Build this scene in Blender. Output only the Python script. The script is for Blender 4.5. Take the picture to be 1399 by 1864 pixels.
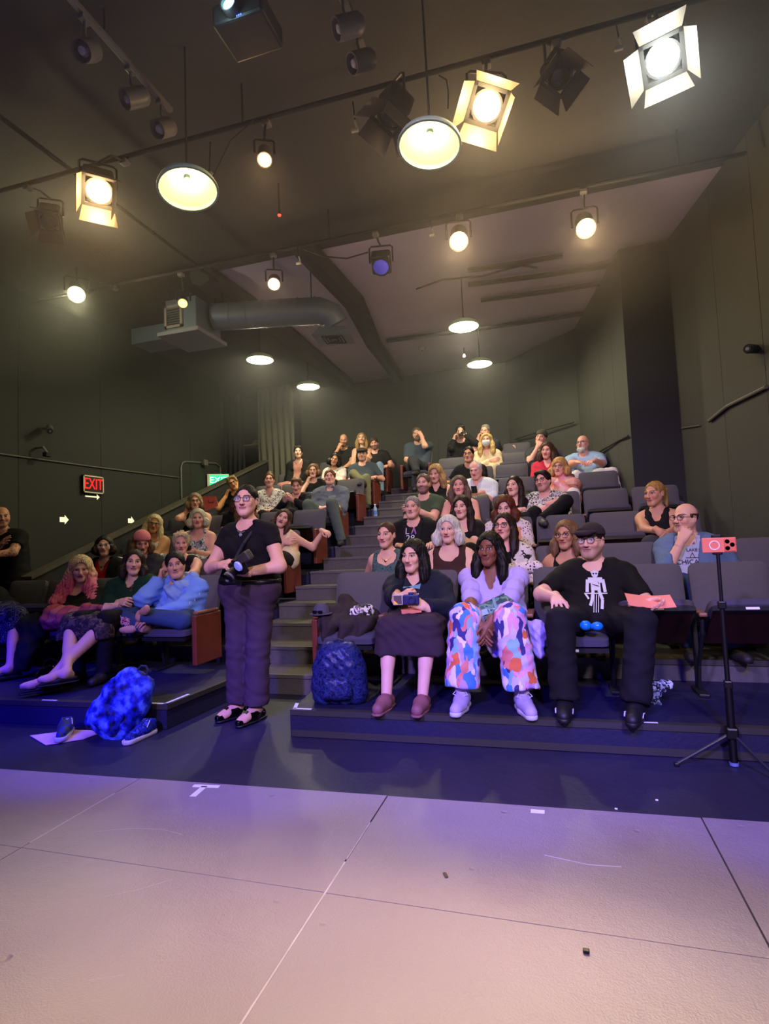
import bpy, bmesh, math, random
import numpy as np
from mathutils import Vector, Matrix, Euler
for o in list(bpy.data.objects): bpy.data.objects.remove(o)
scene = bpy.context.scene; COL = scene.collection
PI = math.pi
# ------------------------------------------------------------------ camera
F_PX, YAW, PITCH, ROLL, CAMH = 1018.32, .2912, .0581, .0428, 1.1805
_fw = Vector((-math.sin(YAW)*math.cos(PITCH), math.cos(YAW)*math.cos(PITCH), math.sin(PITCH)))
_r = Vector((math.cos(YAW), math.sin(YAW), 0)); _u = _r.cross(_fw)
_r2 = _r*math.cos(ROLL)-_u*math.sin(ROLL); _u2 = _u*math.cos(ROLL)+_r*math.sin(ROLL)
cd = bpy.data.cameras.new('camera'); cam = bpy.data.objects.new('camera', cd); COL.objects.link(cam)
cd.sensor_fit = 'HORIZONTAL'; cd.sensor_width = 36; cd.lens = 36*F_PX/1399; cd.clip_start = .05
m = Matrix((( _r2.x,_u2.x,-_fw.x,0),( _r2.y,_u2.y,-_fw.y,0),( _r2.z,_u2.z,-_fw.z,CAMH),(0,0,0,1)))
cam.matrix_world = m; scene.camera = cam
# ------------------------------------------------------------------ exposure, world
vs = scene.view_settings; vs.view_transform = 'Standard'; vs.look = 'None'; vs.gamma = 1; vs.use_curve_mapping = False
vs.exposure = 0.38
w = bpy.data.worlds.new('world'); scene.world = w; w.use_nodes = True
w.node_tree.nodes['Background'].inputs[0].default_value = (.5,.48,.55,1); w.node_tree.nodes['Background'].inputs[1].default_value = .02
scene.cycles.use_denoising = True
GLARE_HAZE = .017
scene.cycles.max_bounces = 5; scene.cycles.diffuse_bounces = 3; scene.cycles.glossy_bounces = 2
scene.cycles.sample_clamp_indirect = 4
# ------------------------------------------------------------------ area-wide lamps (stage rig behind and above the camera)
def lamp(kind, loc, col, e, aim=None, size=.1, angle=60, blend=.6):
    l = bpy.data.lights.new('lamp_light', kind); l.color = col; l.energy = e
    if kind == 'SPOT': l.spot_size = math.radians(angle); l.spot_blend = blend; l.shadow_soft_size = size
    elif kind == 'POINT': l.shadow_soft_size = size
    elif kind == 'AREA': l.size = size
    o = bpy.data.objects.new('lamp_light', l); COL.objects.link(o); o.location = loc
    if aim is not None: o.rotation_euler = (Vector(aim)-Vector(loc)).to_track_quat('-Z','Y').to_euler()
    return o
# violet wash from the stage side onto the front rows
lamp('SPOT', (-1.6,-2.6,3.9), (.52,.36,1.0), 1250, (-.9,4.3,.8), .18, 52, .8)
lamp('SPOT', (1.6,-2.4,3.9), (1.0,.80,1.0), 800, (-.4,4.6,1.0), .2, 50, .9)
# deep blue lamps onto the strip before the seats
for x_ in (-5.2,-4.0,-2.8,-1.6,-.4,.8):
    lamp('SPOT', (x_,-1.2,3.9), (.03,.012,1.0), 1100 if x_ < -2 else 800, (x_+.1,3.42,0), .12, 20, .5)
lamp('SPOT', (-4.9,-1.6,3.9), (.03,.015,1.0), 1500, (-4.6,2.2,0), .15, 34, .9)

# ================================================================== helpers
RNG = random.Random(7)
def lin(c): return tuple(pow(v,2.2) for v in c)
MATS = {}
def mat(name, col, rough=.7, metal=0, noise=0, nscale=20, emit=0, bump=0, bscale=60, spec=.5, trans=0, alpha=1, lincol=False):
    if name in MATS: return MATS[name]
    m = bpy.data.materials.new(name); m.use_nodes = True; nt = m.node_tree; b = nt.nodes['Principled BSDF']
    c = tuple(col) if lincol else lin(col)
    b.inputs['Base Color'].default_value = (*c,1); b.inputs['Roughness'].default_value = rough; b.inputs['Metallic'].default_value = metal
    b.inputs['Specular IOR Level'].default_value = spec
    if trans: b.inputs['Transmission Weight'].default_value = trans
    if alpha < 1: b.inputs['Alpha'].default_value = alpha
    if emit: b.inputs['Emission Color'].default_value = (*c,1); b.inputs['Emission Strength'].default_value = emit
    if noise or bump:
        tc = nt.nodes.new('ShaderNodeTexCoord'); n = nt.nodes.new('ShaderNodeTexNoise'); n.inputs['Scale'].default_value = nscale; n.inputs['Detail'].default_value = 5
        nt.links.new(tc.outputs['Object'], n.inputs['Vector'])
        if noise:
            r = nt.nodes.new('ShaderNodeMapRange'); r.inputs[3].default_value = 1-noise; r.inputs[4].default_value = 1+noise
            nt.links.new(n.outputs['Fac'], r.inputs[0])
            mx = nt.nodes.new('ShaderNodeMix'); mx.data_type = 'RGBA'; mx.blend_type = 'MULTIPLY'; mx.inputs[0].default_value = 1
            mx.inputs[6].default_value = (*c,1); nt.links.new(r.outputs[0], mx.inputs[7]); nt.links.new(mx.outputs[2], b.inputs['Base Color'])
        if bump:
            n2 = nt.nodes.new('ShaderNodeTexNoise'); n2.inputs['Scale'].default_value = bscale; n2.inputs['Detail'].default_value = 4
            nt.links.new(tc.outputs['Object'], n2.inputs['Vector'])
            bp = nt.nodes.new('ShaderNodeBump'); bp.inputs['Strength'].default_value = bump; bp.inputs['Distance'].default_value = .01
            nt.links.new(n2.outputs['Fac'], bp.inputs['Height']); nt.links.new(bp.outputs[0], b.inputs['Normal'])
    MATS[name] = m; return m
def pattern(name, cols, kind='blotch', scale=30, rough=.8, stops=None, stretch=(1,1,1)):
    """printed cloth: several colours laid out by a voronoi / noise / wave pattern"""
    if name in MATS: return MATS[name]
    m = bpy.data.materials.new(name); m.use_nodes = True; nt = m.node_tree; b = nt.nodes['Principled BSDF']; b.inputs['Roughness'].default_value = rough
    b.inputs['Specular IOR Level'].default_value = .2
    tc = nt.nodes.new('ShaderNodeTexCoord'); mp = nt.nodes.new('ShaderNodeMapping'); mp.inputs['Scale'].default_value = stretch
    nt.links.new(tc.outputs['Object'], mp.inputs[0])
    if kind == 'cells':
        t = nt.nodes.new('ShaderNodeTexVoronoi'); t.inputs['Scale'].default_value = scale
        n = nt.nodes.new('ShaderNodeTexNoise'); n.inputs['Scale'].default_value = scale*.6
        mx = nt.nodes.new('ShaderNodeMix'); mx.data_type = 'RGBA'; mx.blend_type = 'LINEAR_LIGHT'; mx.inputs[0].default_value = .05
        nt.links.new(mp.outputs[0], n.inputs['Vector']); nt.links.new(mp.outputs[0], mx.inputs[6]); nt.links.new(n.outputs['Color'], mx.inputs[7]); nt.links.new(mx.outputs[2], t.inputs['Vector'])
        sp = nt.nodes.new('ShaderNodeSeparateColor'); nt.links.new(t.outputs['Color'], sp.inputs[0]); out = sp.outputs[0]
    elif kind == 'dots':
        t = nt.nodes.new('ShaderNodeTexVoronoi'); t.inputs['Scale'].default_value = scale; nt.links.new(mp.outputs[0], t.inputs['Vector']); out = t.outputs['Distance']
    elif kind == 'wave':
        t = nt.nodes.new('ShaderNodeTexWave'); t.inputs['Scale'].default_value = scale; t.inputs['Distortion'].default_value = 1.5; nt.links.new(mp.outputs[0], t.inputs['Vector']); out = t.outputs['Fac']
    else:
        t = nt.nodes.new('ShaderNodeTexNoise'); t.inputs['Scale'].default_value = scale; t.inputs['Detail'].default_value = 3; nt.links.new(mp.outputs[0], t.inputs['Vector']); out = t.outputs['Fac']
    r = nt.nodes.new('ShaderNodeValToRGB'); r.color_ramp.interpolation = 'CONSTANT' if kind != 'soft' else 'LINEAR'
    k = len(cols)
    if stops is None:
        stops = [i/k for i in range(k)] if kind in ('cells','wave') else [0 if i == 0 else .35+.3*i/k for i in range(k)]
    el = r.color_ramp.elements
    while len(el) < k: el.new(.5)
    for i in range(k): el[i].position = stops[i]; el[i].color = (*lin(cols[i]),1)
    nt.links.new(out, r.inputs[0]); nt.links.new(r.outputs[0], b.inputs['Base Color'])
    MATS[name] = m; return m

class MB:
    def __init__(s): s.v = []; s.f = []
    def add(s, vs, fs):
        n = len(s.v); s.v += [tuple(v) for v in vs]; s.f += [tuple(i+n for i in f) for f in fs]; return s
    def box(s, x0,x1,y0,y1,z0,z1, M=None, ch=0):
        if ch > 0:
            return s.rbox(x0,x1,y0,y1,z0,z1,ch,M)
        vs = [Vector((x,y,z)) for x in (x0,x1) for y in (y0,y1) for z in (z0,z1)]
        if M: vs = [M@v for v in vs]
        return s.add(vs, [(0,1,3,2),(4,6,7,5),(0,4,5,1),(2,3,7,6),(0,2,6,4),(1,5,7,3)])
    def rbox(s, x0,x1,y0,y1,z0,z1,c,M=None,seg=2):
        bm = bmesh.new(); bmesh.ops.create_cube(bm, size=1)
        bmesh.ops.scale(bm, vec=(x1-x0,y1-y0,z1-z0), verts=bm.verts); bmesh.ops.translate(bm, vec=((x0+x1)/2,(y0+y1)/2,(z0+z1)/2), verts=bm.verts)
        bmesh.ops.bevel(bm, geom=bm.edges[:]+bm.verts[:], offset=c, segments=seg, affect='EDGES', profile=.5)
        bm.verts.index_update(); vs = [(M@v.co if M else v.co.copy()) for v in bm.verts]; fs = [[v.index for v in f.verts] for f in bm.faces]; bm.free()
        return s.add(vs, fs)
    def tube(s, pts, r, n=8, cap=True):
        pts = [Vector(p) for p in pts]; rs = r if isinstance(r,(list,tuple)) else [r]*len(pts)
        vs = []; fs = []; prev = None
        for i,p in enumerate(pts):
            d = (pts[min(i+1,len(pts)-1)]-pts[max(i-1,0)])
            if d.length < 1e-9: d = Vector((0,0,1))
            d.normalize()
            ref = prev if prev is not None and abs(prev.dot(d)) < .99 else (Vector((0,0,1)) if abs(d.z) < .9 else Vector((1,0,0)))
            a = (ref-d*ref.dot(d)).normalized(); b = d.cross(a); prev = a
            for k in range(n):
                t = 2*PI*k/n; vs.append(p+(a*math.cos(t)+b*math.sin(t))*rs[i])
        for i in range(len(pts)-1):
            for k in range(n): k2 = (k+1)%n; fs.append((i*n+k,i*n+k2,(i+1)*n+k2,(i+1)*n+k))
        if cap: fs.append(tuple(range(n))[::-1]); fs.append(tuple((len(pts)-1)*n+k for k in range(n)))
        return s.add(vs, fs)
    def lathe(s, prof, n=24, M=None, closed=False, caps=True):
        """prof: (radius, z) pairs, spun about z"""
        vs = []; fs = []
        for r,z in prof:
            for k in range(n):
                t = 2*PI*k/n; v = Vector((r*math.cos(t), r*math.sin(t), z)); vs.append(M@v if M else v)
        L = len(prof)
        for i in range(L-1 if not closed else L):
            j = (i+1)%L
            for k in range(n): k2 = (k+1)%n; fs.append((i*n+k,i*n+k2,j*n+k2,j*n+k))
        if not closed and caps:
            if prof[0][0] > 1e-5: fs.append(tuple(range(n))[::-1])
            if prof[-1][0] > 1e-5: fs.append(tuple((L-1)*n+k for k in range(n)))
        return s.add(vs, fs)
    def prism(s, poly, z0, z1, M=None):
        """poly (x,y) extruded z0..z1, then M"""
        n = len(poly); vs = [Vector((x,y,z0)) for x,y in poly]+[Vector((x,y,z1)) for x,y in poly]
        if M: vs = [M@v for v in vs]
        return s.add(vs, [tuple(range(n))[::-1], tuple(range(n,2*n))]+[(i,(i+1)%n,(i+1)%n+n,i+n) for i in range(n)])
    def mesh(s, name, m=None, smooth=False):
        me = bpy.data.meshes.new(name); me.from_pydata(s.v, [], s.f)
        bm = bmesh.new(); bm.from_mesh(me); bmesh.ops.recalc_face_normals(bm, faces=bm.faces); bm.to_mesh(me); bm.free()
        if m: me.materials.append(m)
        if smooth:
            me.polygons.foreach_set('use_smooth', [True]*len(me.polygons))
            try: me.set_sharp_from_angle(angle=math.radians(40))
            except Exception: pass
        return me
    def obj(s, name, m=None, parent=None, smooth=False): return link(name, s.mesh(name, m, smooth), parent)
def link(name, me, parent=None):
    o = bpy.data.objects.new(name, me); COL.objects.link(o)
    if parent: o.parent = parent
    return o
def tag(o, label=None, cat=None, group=None, kind=None):
    if label: o['label'] = label
    if cat: o['category'] = cat
    if group: o['group'] = group
    if kind: o['kind'] = kind
    return o
def thing(name, label, cat, loc=(0,0,0), rz=0, group=None):
    o = bpy.data.objects.new(name, None); o.empty_display_size = .05; COL.objects.link(o); o.location = loc; o.rotation_euler = (0,0,rz)
    return tag(o, label, cat, group)
def struct(name, mb, m, parent=None):
    o = mb.obj(name, m, parent)
    if not parent: o['kind'] = 'structure'
    return o
def aim_matrix(loc, d, up=(0,0,1)):
    """local -Z along d"""
    z = -Vector(d).normalized(); x = Vector(up).cross(z)
    if x.length < 1e-4: x = Vector((1,0,0))
    x.normalize(); y = z.cross(x)
    return Matrix(((x.x,y.x,z.x,loc[0]),(x.y,y.y,z.y,loc[1]),(x.z,y.z,z.z,loc[2]),(0,0,0,1)))
def text_obj(name, s, size, m, parent, M, depth=.002, align='CENTER'):
    cu = bpy.data.curves.new(name, 'FONT'); cu.body = s; cu.size = size; cu.extrude = depth; cu.align_x = align; cu.align_y = 'CENTER'; cu.resolution_u = 3
    o = bpy.data.objects.new(name, cu); COL.objects.link(o)
    me = o.to_mesh().copy() if False else bpy.data.meshes.new_from_object(o)
    bpy.data.objects.remove(o); me.transform(M); me.materials.clear(); me.materials.append(m)
    return link(name, me, parent)
# ================================================================== setting
M_black_bluelit = mat('black_floor_bluelit', (.145,.14,.25), .5, noise=.25, nscale=3, bump=.2, bscale=25)  # black floor, with the blue lamp reflection put into its base colour
M_plat = mat('platform_bluelit', (.135,.13,.24), .5, noise=.2, nscale=6, bump=.25, bscale=40)  # blue of the lamps mixed into the dark platform colour as well
M_step = mat('step_carpet', (.36,.345,.335), .9, noise=.25, nscale=30, bump=.4, bscale=300)
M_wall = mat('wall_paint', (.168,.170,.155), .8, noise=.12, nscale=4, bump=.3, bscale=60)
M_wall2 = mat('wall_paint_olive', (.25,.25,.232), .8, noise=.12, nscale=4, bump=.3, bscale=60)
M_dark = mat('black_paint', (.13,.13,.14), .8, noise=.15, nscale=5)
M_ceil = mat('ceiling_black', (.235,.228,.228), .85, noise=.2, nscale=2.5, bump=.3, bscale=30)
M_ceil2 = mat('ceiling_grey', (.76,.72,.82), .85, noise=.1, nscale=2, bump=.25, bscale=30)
M_trim = mat('dark_trim', (.22,.21,.20), .5)
def stage_mat():
    m = mat('stage_paint', (.565,.515,.595), .42, noise=.08, nscale=3, bump=.25, bscale=160, spec=.5); nt = m.node_tree
    b = nt.nodes['Principled BSDF']; bp = [n for n in nt.nodes if n.type == 'BUMP'][0]
    tc = [n for n in nt.nodes if n.type == 'TEX_COORD'][0]
    # dents and scuffs
    v = nt.nodes.new('ShaderNodeTexVoronoi'); v.inputs['Scale'].default_value = 4.5; nt.links.new(tc.outputs['Object'], v.inputs['Vector'])
    r = nt.nodes.new('ShaderNodeMapRange'); r.inputs[1].default_value = .02; r.inputs[2].default_value = .07; r.inputs[3].default_value = 0; r.inputs[4].default_value = 1
    nt.links.new(v.outputs['Distance'], r.inputs[0])
    b2 = nt.nodes.new('ShaderNodeBump'); b2.inputs['Strength'].default_value = .5; b2.inputs['Distance'].default_value = .01
    nt.links.new(r.outputs[0], b2.inputs['Height']); nt.links.new(bp.outputs[0], b2.inputs['Normal'])
    n = nt.nodes.new('ShaderNodeTexNoise'); n.inputs['Scale'].default_value = 1.3; n.inputs['Detail'].default_value = 6; n.inputs['Roughness'].default_value = .7; nt.links.new(tc.outputs['Object'], n.inputs['Vector'])
    b3 = nt.nodes.new('ShaderNodeBump'); b3.inputs['Strength'].default_value = .35; b3.inputs['Distance'].default_value = .04
    nt.links.new(n.outputs['Fac'], b3.inputs['Height']); nt.links.new(b2.outputs[0], b3.inputs['Normal']); nt.links.new(b3.outputs[0], b.inputs['Normal'])
    return m
M_stage = stage_mat()
struct('floor', MB().box(-7,3.2,-3.2,4.3,-.12,-.004), M_black_bluelit)
# stage sheets (painted hardboard), laid with open seams
sf = struct('floor.001', MB().box(-6.2,3.1,-3.1,2.30,-.004,.002), M_trim)
def edge_y(x): return 2.55+.045*(x+.9)
xs = [-6.12,-4.80,-3.47,-2.145,-.81,.51,1.83,3.05]
for i in range(len(xs)-1):
    a, b = xs[i]+.003, xs[i+1]-.003
    for (y0,y1) in ((-3.05,-.61),(-.60,1.8085),(1.8115,None)):
        mb = MB(); g = .0
        yy0, yy1 = (y1, y1) if y1 is not None else (edge_y(a), edge_y(b))
        mb.prism([(a,y0),(b,y0),(b,yy1),(a,yy0)], .001, .012+.0015*((i*3)%2))
        mb.obj('panel', M_stage, sf)
# worn pale paint along two of the seams, and long scuffs
M_worn = mat('worn_seam', (.74,.70,.78), .6, noise=.4, nscale=14)
for x_,y0_,y1_ in ((-.81,1.15,2.0),(-.812,2.02,2.30),(-2.146,1.85,2.32)): MB().box(x_-.0035,x_+.0035,y0_,y1_,.002,.0128).obj('seam_filler', M_worn, sf)
for k_,pts_ in enumerate((((-1.95,1.98),(-1.80,2.04),(-1.66,2.06),(-1.55,2.04)),((-1.55,1.62),(-1.46,1.68),(-1.38,1.76)),((-1.30,1.30),(-1.22,1.34)),((-.10,2.20),(.05,2.17),(.16,2.18)))):
    MB().tube([(px_,py_,.0118) for px_,py_ in pts_], .0022, 5).obj('scuff', M_worn, sf)
# flecks of debris on the stage
PL1 = .16
def plat(n): return PL1 if n == 1 else .30+.293*(n-2)
RY = lambda n: 4.25+.835*(n-1)
LY = lambda n: 4.50+.835*(n-1)
XR0, PITCH_S = -1.695, .505
XL0 = -2.89
# platforms / risers of the right block
for side,(x0,x1) in (('right',(-1.70,2.2)),('left',(-6.2,-2.86))):
    off = 0 if side == 'right' else .25
    for n in range(2,9):
        y0 = 4.25+off+.835*(n-2)+.07; y1 = 4.25+off+.835*(n-1)+.07
        if n == 8: y1 = 11.1
        z = plat(n)
        xe = x1
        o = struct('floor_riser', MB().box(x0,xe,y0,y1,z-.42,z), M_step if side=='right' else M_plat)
        MB().box(x0,xe,y0-.012,y0+.02,z-.03,z+.006).obj('trim_nosing', M_trim, o)
pr = MB(); pr.prism([(-1.66,3.27),(2.2,3.36),(2.2,4.33),(-1.78,4.33)], -.001, PL1)
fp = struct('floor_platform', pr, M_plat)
MB().prism([(-1.655,3.262),(2.2,3.352),(2.2,3.40),(-1.66,3.31)], PL1-.028, PL1+.006).obj('trim_nosing', M_trim, fp)
MB().prism([(-1.65,3.266),(2.2,3.356),(2.2,3.38),(-1.65,3.29)], .0, .04).obj('trim_kick', M_trim, fp)
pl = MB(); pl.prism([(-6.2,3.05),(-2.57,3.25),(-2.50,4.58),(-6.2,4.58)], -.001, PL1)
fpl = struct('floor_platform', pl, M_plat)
MB().prism([(-6.2,3.04),(-2.56,3.24),(-2.56,3.29),(-6.2,3.09)], PL1-.028, PL1+.006).obj('trim_nosing', M_trim, fpl)
MB().prism([(-2.60,3.24),(-2.555,3.24),(-2.49,4.45),(-2.53,4.45)], PL1-.028, PL1+.006).obj('trim_nosing', M_trim, fpl)
# aisle steps
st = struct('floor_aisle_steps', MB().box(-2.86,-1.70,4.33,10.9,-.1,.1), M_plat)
for k in range(15):
    y0 = 4.20+.4176*k; z = .15+.1475*k
    y1 = y0+.43 if k < 14 else 11.1
    s = MB().box(-2.858,-1.702,y0,y1,z-.20,z).obj('step', M_step, st)
    MB().box(-2.857,-1.703,y0-.014,y0+.018,z-.022,z+.006).obj('nosing', mat('step_nosing',(.36,.35,.33),.6), s)
# floor below left/right between the platform recess handled by floor
# ---- walls built as panelled runs
def wall_run(name, p0, p1, z0, z1, m, seams=(), thick=.12, inward=1, gap=.006, pm=None):
    p0 = Vector((*p0,0)); p1 = Vector((*p1,0)); d = (p1-p0); L = d.length; d.normalize(); nrm = Vector((-d.y,d.x,0))*inward
    M = Matrix(((d.x,nrm.x,0,p0.x),(d.y,nrm.y,0,p0.y),(0,0,1,0),(0,0,0,1)))
    w_ = struct(name, MB().box(0,L,-thick,-.012,z0,z1,M), M_dark)
    ss = [0]+list(seams)+[L]
    for a,b in zip(ss[:-1],ss[1:]): MB().box(a+gap/2,b-gap/2,-.012,0,z0,z1,M).obj('panel', pm or m, w_)
    return w_, M
ZC = 4.6
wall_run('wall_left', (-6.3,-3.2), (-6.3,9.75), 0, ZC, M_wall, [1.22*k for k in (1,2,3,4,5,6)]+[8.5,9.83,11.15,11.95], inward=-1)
# near right wall, angled
ang = .19
def rw(s): return (1.47+math.sin(ang)*s, 7.1-math.cos(ang)*s)
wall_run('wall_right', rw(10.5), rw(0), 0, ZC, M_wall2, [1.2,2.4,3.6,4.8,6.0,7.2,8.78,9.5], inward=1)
wall_run('wall_right.001', (1.60,7.1), (.94,7.1), 0, ZC, M_dark, [], inward=1)  # return face standing unlit; its shade is put into the dark colour
kx = (.52,9.6)
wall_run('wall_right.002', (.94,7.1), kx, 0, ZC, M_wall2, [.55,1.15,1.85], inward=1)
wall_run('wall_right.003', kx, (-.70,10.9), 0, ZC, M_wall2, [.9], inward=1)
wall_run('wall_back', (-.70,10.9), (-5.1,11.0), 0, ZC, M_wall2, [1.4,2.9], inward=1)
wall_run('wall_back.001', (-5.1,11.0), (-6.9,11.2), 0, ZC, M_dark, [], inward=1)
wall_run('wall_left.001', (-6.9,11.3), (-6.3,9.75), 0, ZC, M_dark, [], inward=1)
struct('wall_front', MB().box(-6.5,3.6,-3.35,-3.2,0,ZC), M_dark)
# ---- ceiling
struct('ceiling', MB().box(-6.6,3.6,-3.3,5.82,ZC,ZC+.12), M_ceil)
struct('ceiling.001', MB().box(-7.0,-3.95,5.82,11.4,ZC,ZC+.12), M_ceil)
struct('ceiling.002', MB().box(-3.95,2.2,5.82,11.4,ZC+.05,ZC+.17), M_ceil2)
bmx = struct('ceiling_beam', MB().tube([(-2.50,5.6,4.55),(-2.47,7.2,4.57),(-2.7,8.8,4.55),(-2.85,10.9,4.56)], [.14,.15,.13,.12], 10), M_ceil)
struct('ceiling_beam.001', MB().tube([(-3.9,5.7,4.55),(-3.85,7.6,4.56),(-3.95,10.9,4.55)], [.16,.17,.14], 8), M_ceil)
for i,(x0,y0,x1,y1) in enumerate(((-.9,7.35,1.0,7.5),(-.8,7.9,1.1,8.0),(-2.5,8.9,1.0,9.0),(-.85,6.95,.3,7.0))):
    struct('ceiling_beam.%03d'%(i+2), MB().tube([(x0,y0,4.60),((x0+x1)/2,(y0+y1)/2,4.585),(x1,y1,4.60)], .035, 6), M_ceil)
# parapet along the left block
par = MB(); 
def pz(y): return .92+.37*(y-4.6)
par.add([(-5.56,4.75,0),(-5.46,4.75,0),(-5.46,4.75,pz(4.75)),(-5.56,4.75,pz(4.75)),(-5.56,10.1,0),(-5.46,10.1,0),(-5.46,10.1,pz(10.1)),(-5.56,10.1,pz(10.1))],
        [(0,1,2,3),(7,6,5,4),(0,4,5,1),(1,5,6,2),(2,6,7,3),(3,7,4,0)])
pp = struct('wall_parapet', par, M_dark)
cp = MB(); 
for dz0,dz1,xa,xb in ((0,.035,-5.59,-5.43),): 
    cp.add([(xa,4.72,pz(4.72)+dz0),(xb,4.72,pz(4.72)+dz0),(xb,4.72,pz(4.72)+dz1),(xa,4.72,pz(4.72)+dz1),(xa,10.12,pz(10.12)+dz0),(xb,10.12,pz(10.12)+dz0),(xb,10.12,pz(10.12)+dz1),(xa,10.12,pz(10.12)+dz1)],
        [(0,1,2,3),(7,6,5,4),(0,4,5,1),(1,5,6,2),(2,6,7,3),(3,7,4,0)])
cp.obj('trim_cap', mat('worn_rail', (.33,.32,.28), .45, noise=.5, nscale=25), pp)
# lower left stair rail visible at frame left
# curtain column and booth
def curtain(name, x0, x1, y, z0, z1, m, label, amp=.03, n=6, seed=1):
    r = random.Random(seed); N = n*8; R = 14; vs = []; fs = []
    for j in range(R+1):
        t = j/R; z = z1+(z0-z1)*t
        for i in range(N+1):
            u = i/N; x = x0+(x1-x0)*u + .05*(t)*(u-.2); yy = y+amp*(.5+.5*t)*math.sin(u*n*2*PI+.8*math.sin(3*t+seed))+.01*math.sin(9*t+5*u)
            vs.append((x,yy,z))
    for j in range(R):
        for i in range(N): a = j*(N+1)+i; fs.append((a,a+1,a+N+2,a+N+1))
    mb = MB(); mb.add(vs, fs); o = mb.obj(name, m, None, True)
    md = o.modifiers.new('s','SOLIDIFY'); md.thickness = .008
    return tag(o, label, 'curtain')
curtain('curtain', -5.78, -4.98, 10.35, 2.30, 4.55, mat('curtain_grey', (.38,.38,.33), .95, noise=.15, nscale=60), 'tall grey drape hanging beside the booth at the top of the left seats')
curtain('curtain', -6.62, -5.98, 10.1, 2.2, 4.4, mat('curtain_black', (.12,.12,.13), .95), 'black gathered curtain hanging behind the green exit sign', seed=4)
sh = thing('shelf', 'pale narrow booth shelf beside the grey drape', 'shelf', (-6.2,10.62,3.40))
MB().box(-.42,.40,-.13,.2,0,.03).obj('board', mat('shelf_wood', (.50,.45,.33), .6), sh)
for x in (-.30,.30): MB().box(x-.012,x+.012,-.08,.30,-.16,0).obj('bracket', M_dark, sh)
b = MB(); b.lathe([(0,.10),(.05,.095),(.09,.06),(.115,.0),(.0,.0)], 16, Matrix.Translation((-5.95,10.6,3.431))); o = b.obj('cap', mat('khaki_cloth', (.5,.47,.33), .9), None, True); tag(o,'khaki cap lying on the booth shelf','hat')
for (x,z0,z1,lb) in ((-6.38,2.75,3.12,'upright blue LED strip under the booth shelf'),(-5.84,2.68,3.05,'upright blue LED strip at the edge of the grey drape')):
    o = thing('light_strip', lb, 'light', (x,10.50,z0))
    MB().box(-.012,.012,0,.01,0,z1-z0).obj('diffuser', mat('blue_led', (.35,.35,1), emit=6), o); MB().box(-.016,.016,.01,.02,-.01,z1-z0+.01).obj('channel', M_dark, o)
    MB().box(-.006,.006,.02,.51,.02,.03).obj('bracket', M_dark, o)
# conduits
M_cond = mat('painted_conduit', (.36,.36,.33), .5, spec=.6)
def conduit(label, pts, r=.012, m=None, name='conduit', cat='pipe'):
    return tag(MB().tube(pts, r, 8).obj(name, m or M_cond, None, True), label, cat)
conduit('painted conduit running level along the left wall above the red exit sign', [(-6.285,4.9,2.46),(-6.285,6.6,2.48),(-6.285,8.4,2.52)], .010)
conduit('bent grey conduit arching on the left wall by the green exit sign', [(-6.28,8.45,1.9),(-6.28,8.45,2.72),(-6.28,8.5,2.80),(-6.28,8.6,2.83),(-6.28,9.55,2.92),(-6.28,9.68,2.86),(-6.28,9.7,2.5)], .016)
_ = tag(MB().rbox(-6.262,-6.20,9.05,9.17,2.82,2.93,.008).obj('junction_box', M_cond), 'grey junction box on the bent conduit by the green exit sign', 'junction box')
def rwp(s,z,off=.02): x,y = rw(s); return (x-math.cos(ang)*off, y-math.sin(ang)*off, z)
conduit('sloping grey pipe along the right wall below the wall camera', [rwp(.72,2.30),rwp(1.1,2.36),rwp(1.75,2.365)], .018)
conduit('thin dark conduit low on the right wall beside the dark corner', [rwp(.05,2.36,.015),rwp(.5,2.30,.015)], .008)
conduit('dark conduit on the lit wall panel right of the man in light blue', [(.93-.02,7.12,2.34),(.86,7.5,2.36),(.74,8.1,2.36),(.62,8.8,2.36)], .012, M_dark)
conduit('thin dark conduit across the angled wall behind the man in the dark cap', [(.42,9.62,3.05),(-.08,10.10,3.05),(-.58,10.68,3.05)], .012, M_dark)
# cctv cameras
def cctv(label, loc, d, m):
    o = thing('security_camera', label, 'security camera', loc)
    M = aim_matrix((0,0,0), d)
    b = MB(); b.tube([M@Vector((0,0,.09)),M@Vector((0,0,-.09))], [.038,.04], 14).obj('body', m, o, True)
    MB().tube([M@Vector((0,0,-.085)),M@Vector((0,0,-.11))], [.032,.03], 14).obj('lens_hood', M_dark, o)
    MB().tube([M@Vector((0,0,-.108)),M@Vector((0,0,-.113))], [.016,.015], 12).obj('lens', mat('lens_glass', (.5,.5,.52), .15), o)
    return o
c1 = cctv('dark security camera on the right wall at the edge of the picture', (1.72,5.44,2.72), (-.5,-.7,-.15), M_dark)
MB().tube([(0,0,0),(.09,.02,0)], .012).obj('bracket', M_dark, c1)
c2 = cctv('small grey security camera high on the left wall', (-6.16,5.63,2.86), (.6,-.5,-.4), mat('cctv_grey', (.35,.35,.34), .4))
MB().tube([(0,0,0),(-.12,0,.02)], .014).obj('bracket', M_cond, c2)
c3 = thing('wall_fixture', 'dark knuckle bracket fixed on the left wall under the security camera', 'bracket', (-6.26,5.55,2.58))
MB().tube([(-.03,0,.03),(.08,0,.03),(.10,.04,-.04)], .016).obj('arm', M_cond, c3); MB().rbox(.06,.13,.0,.08,-.09,-.03,.01).obj('head', M_dark, c3)
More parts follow.
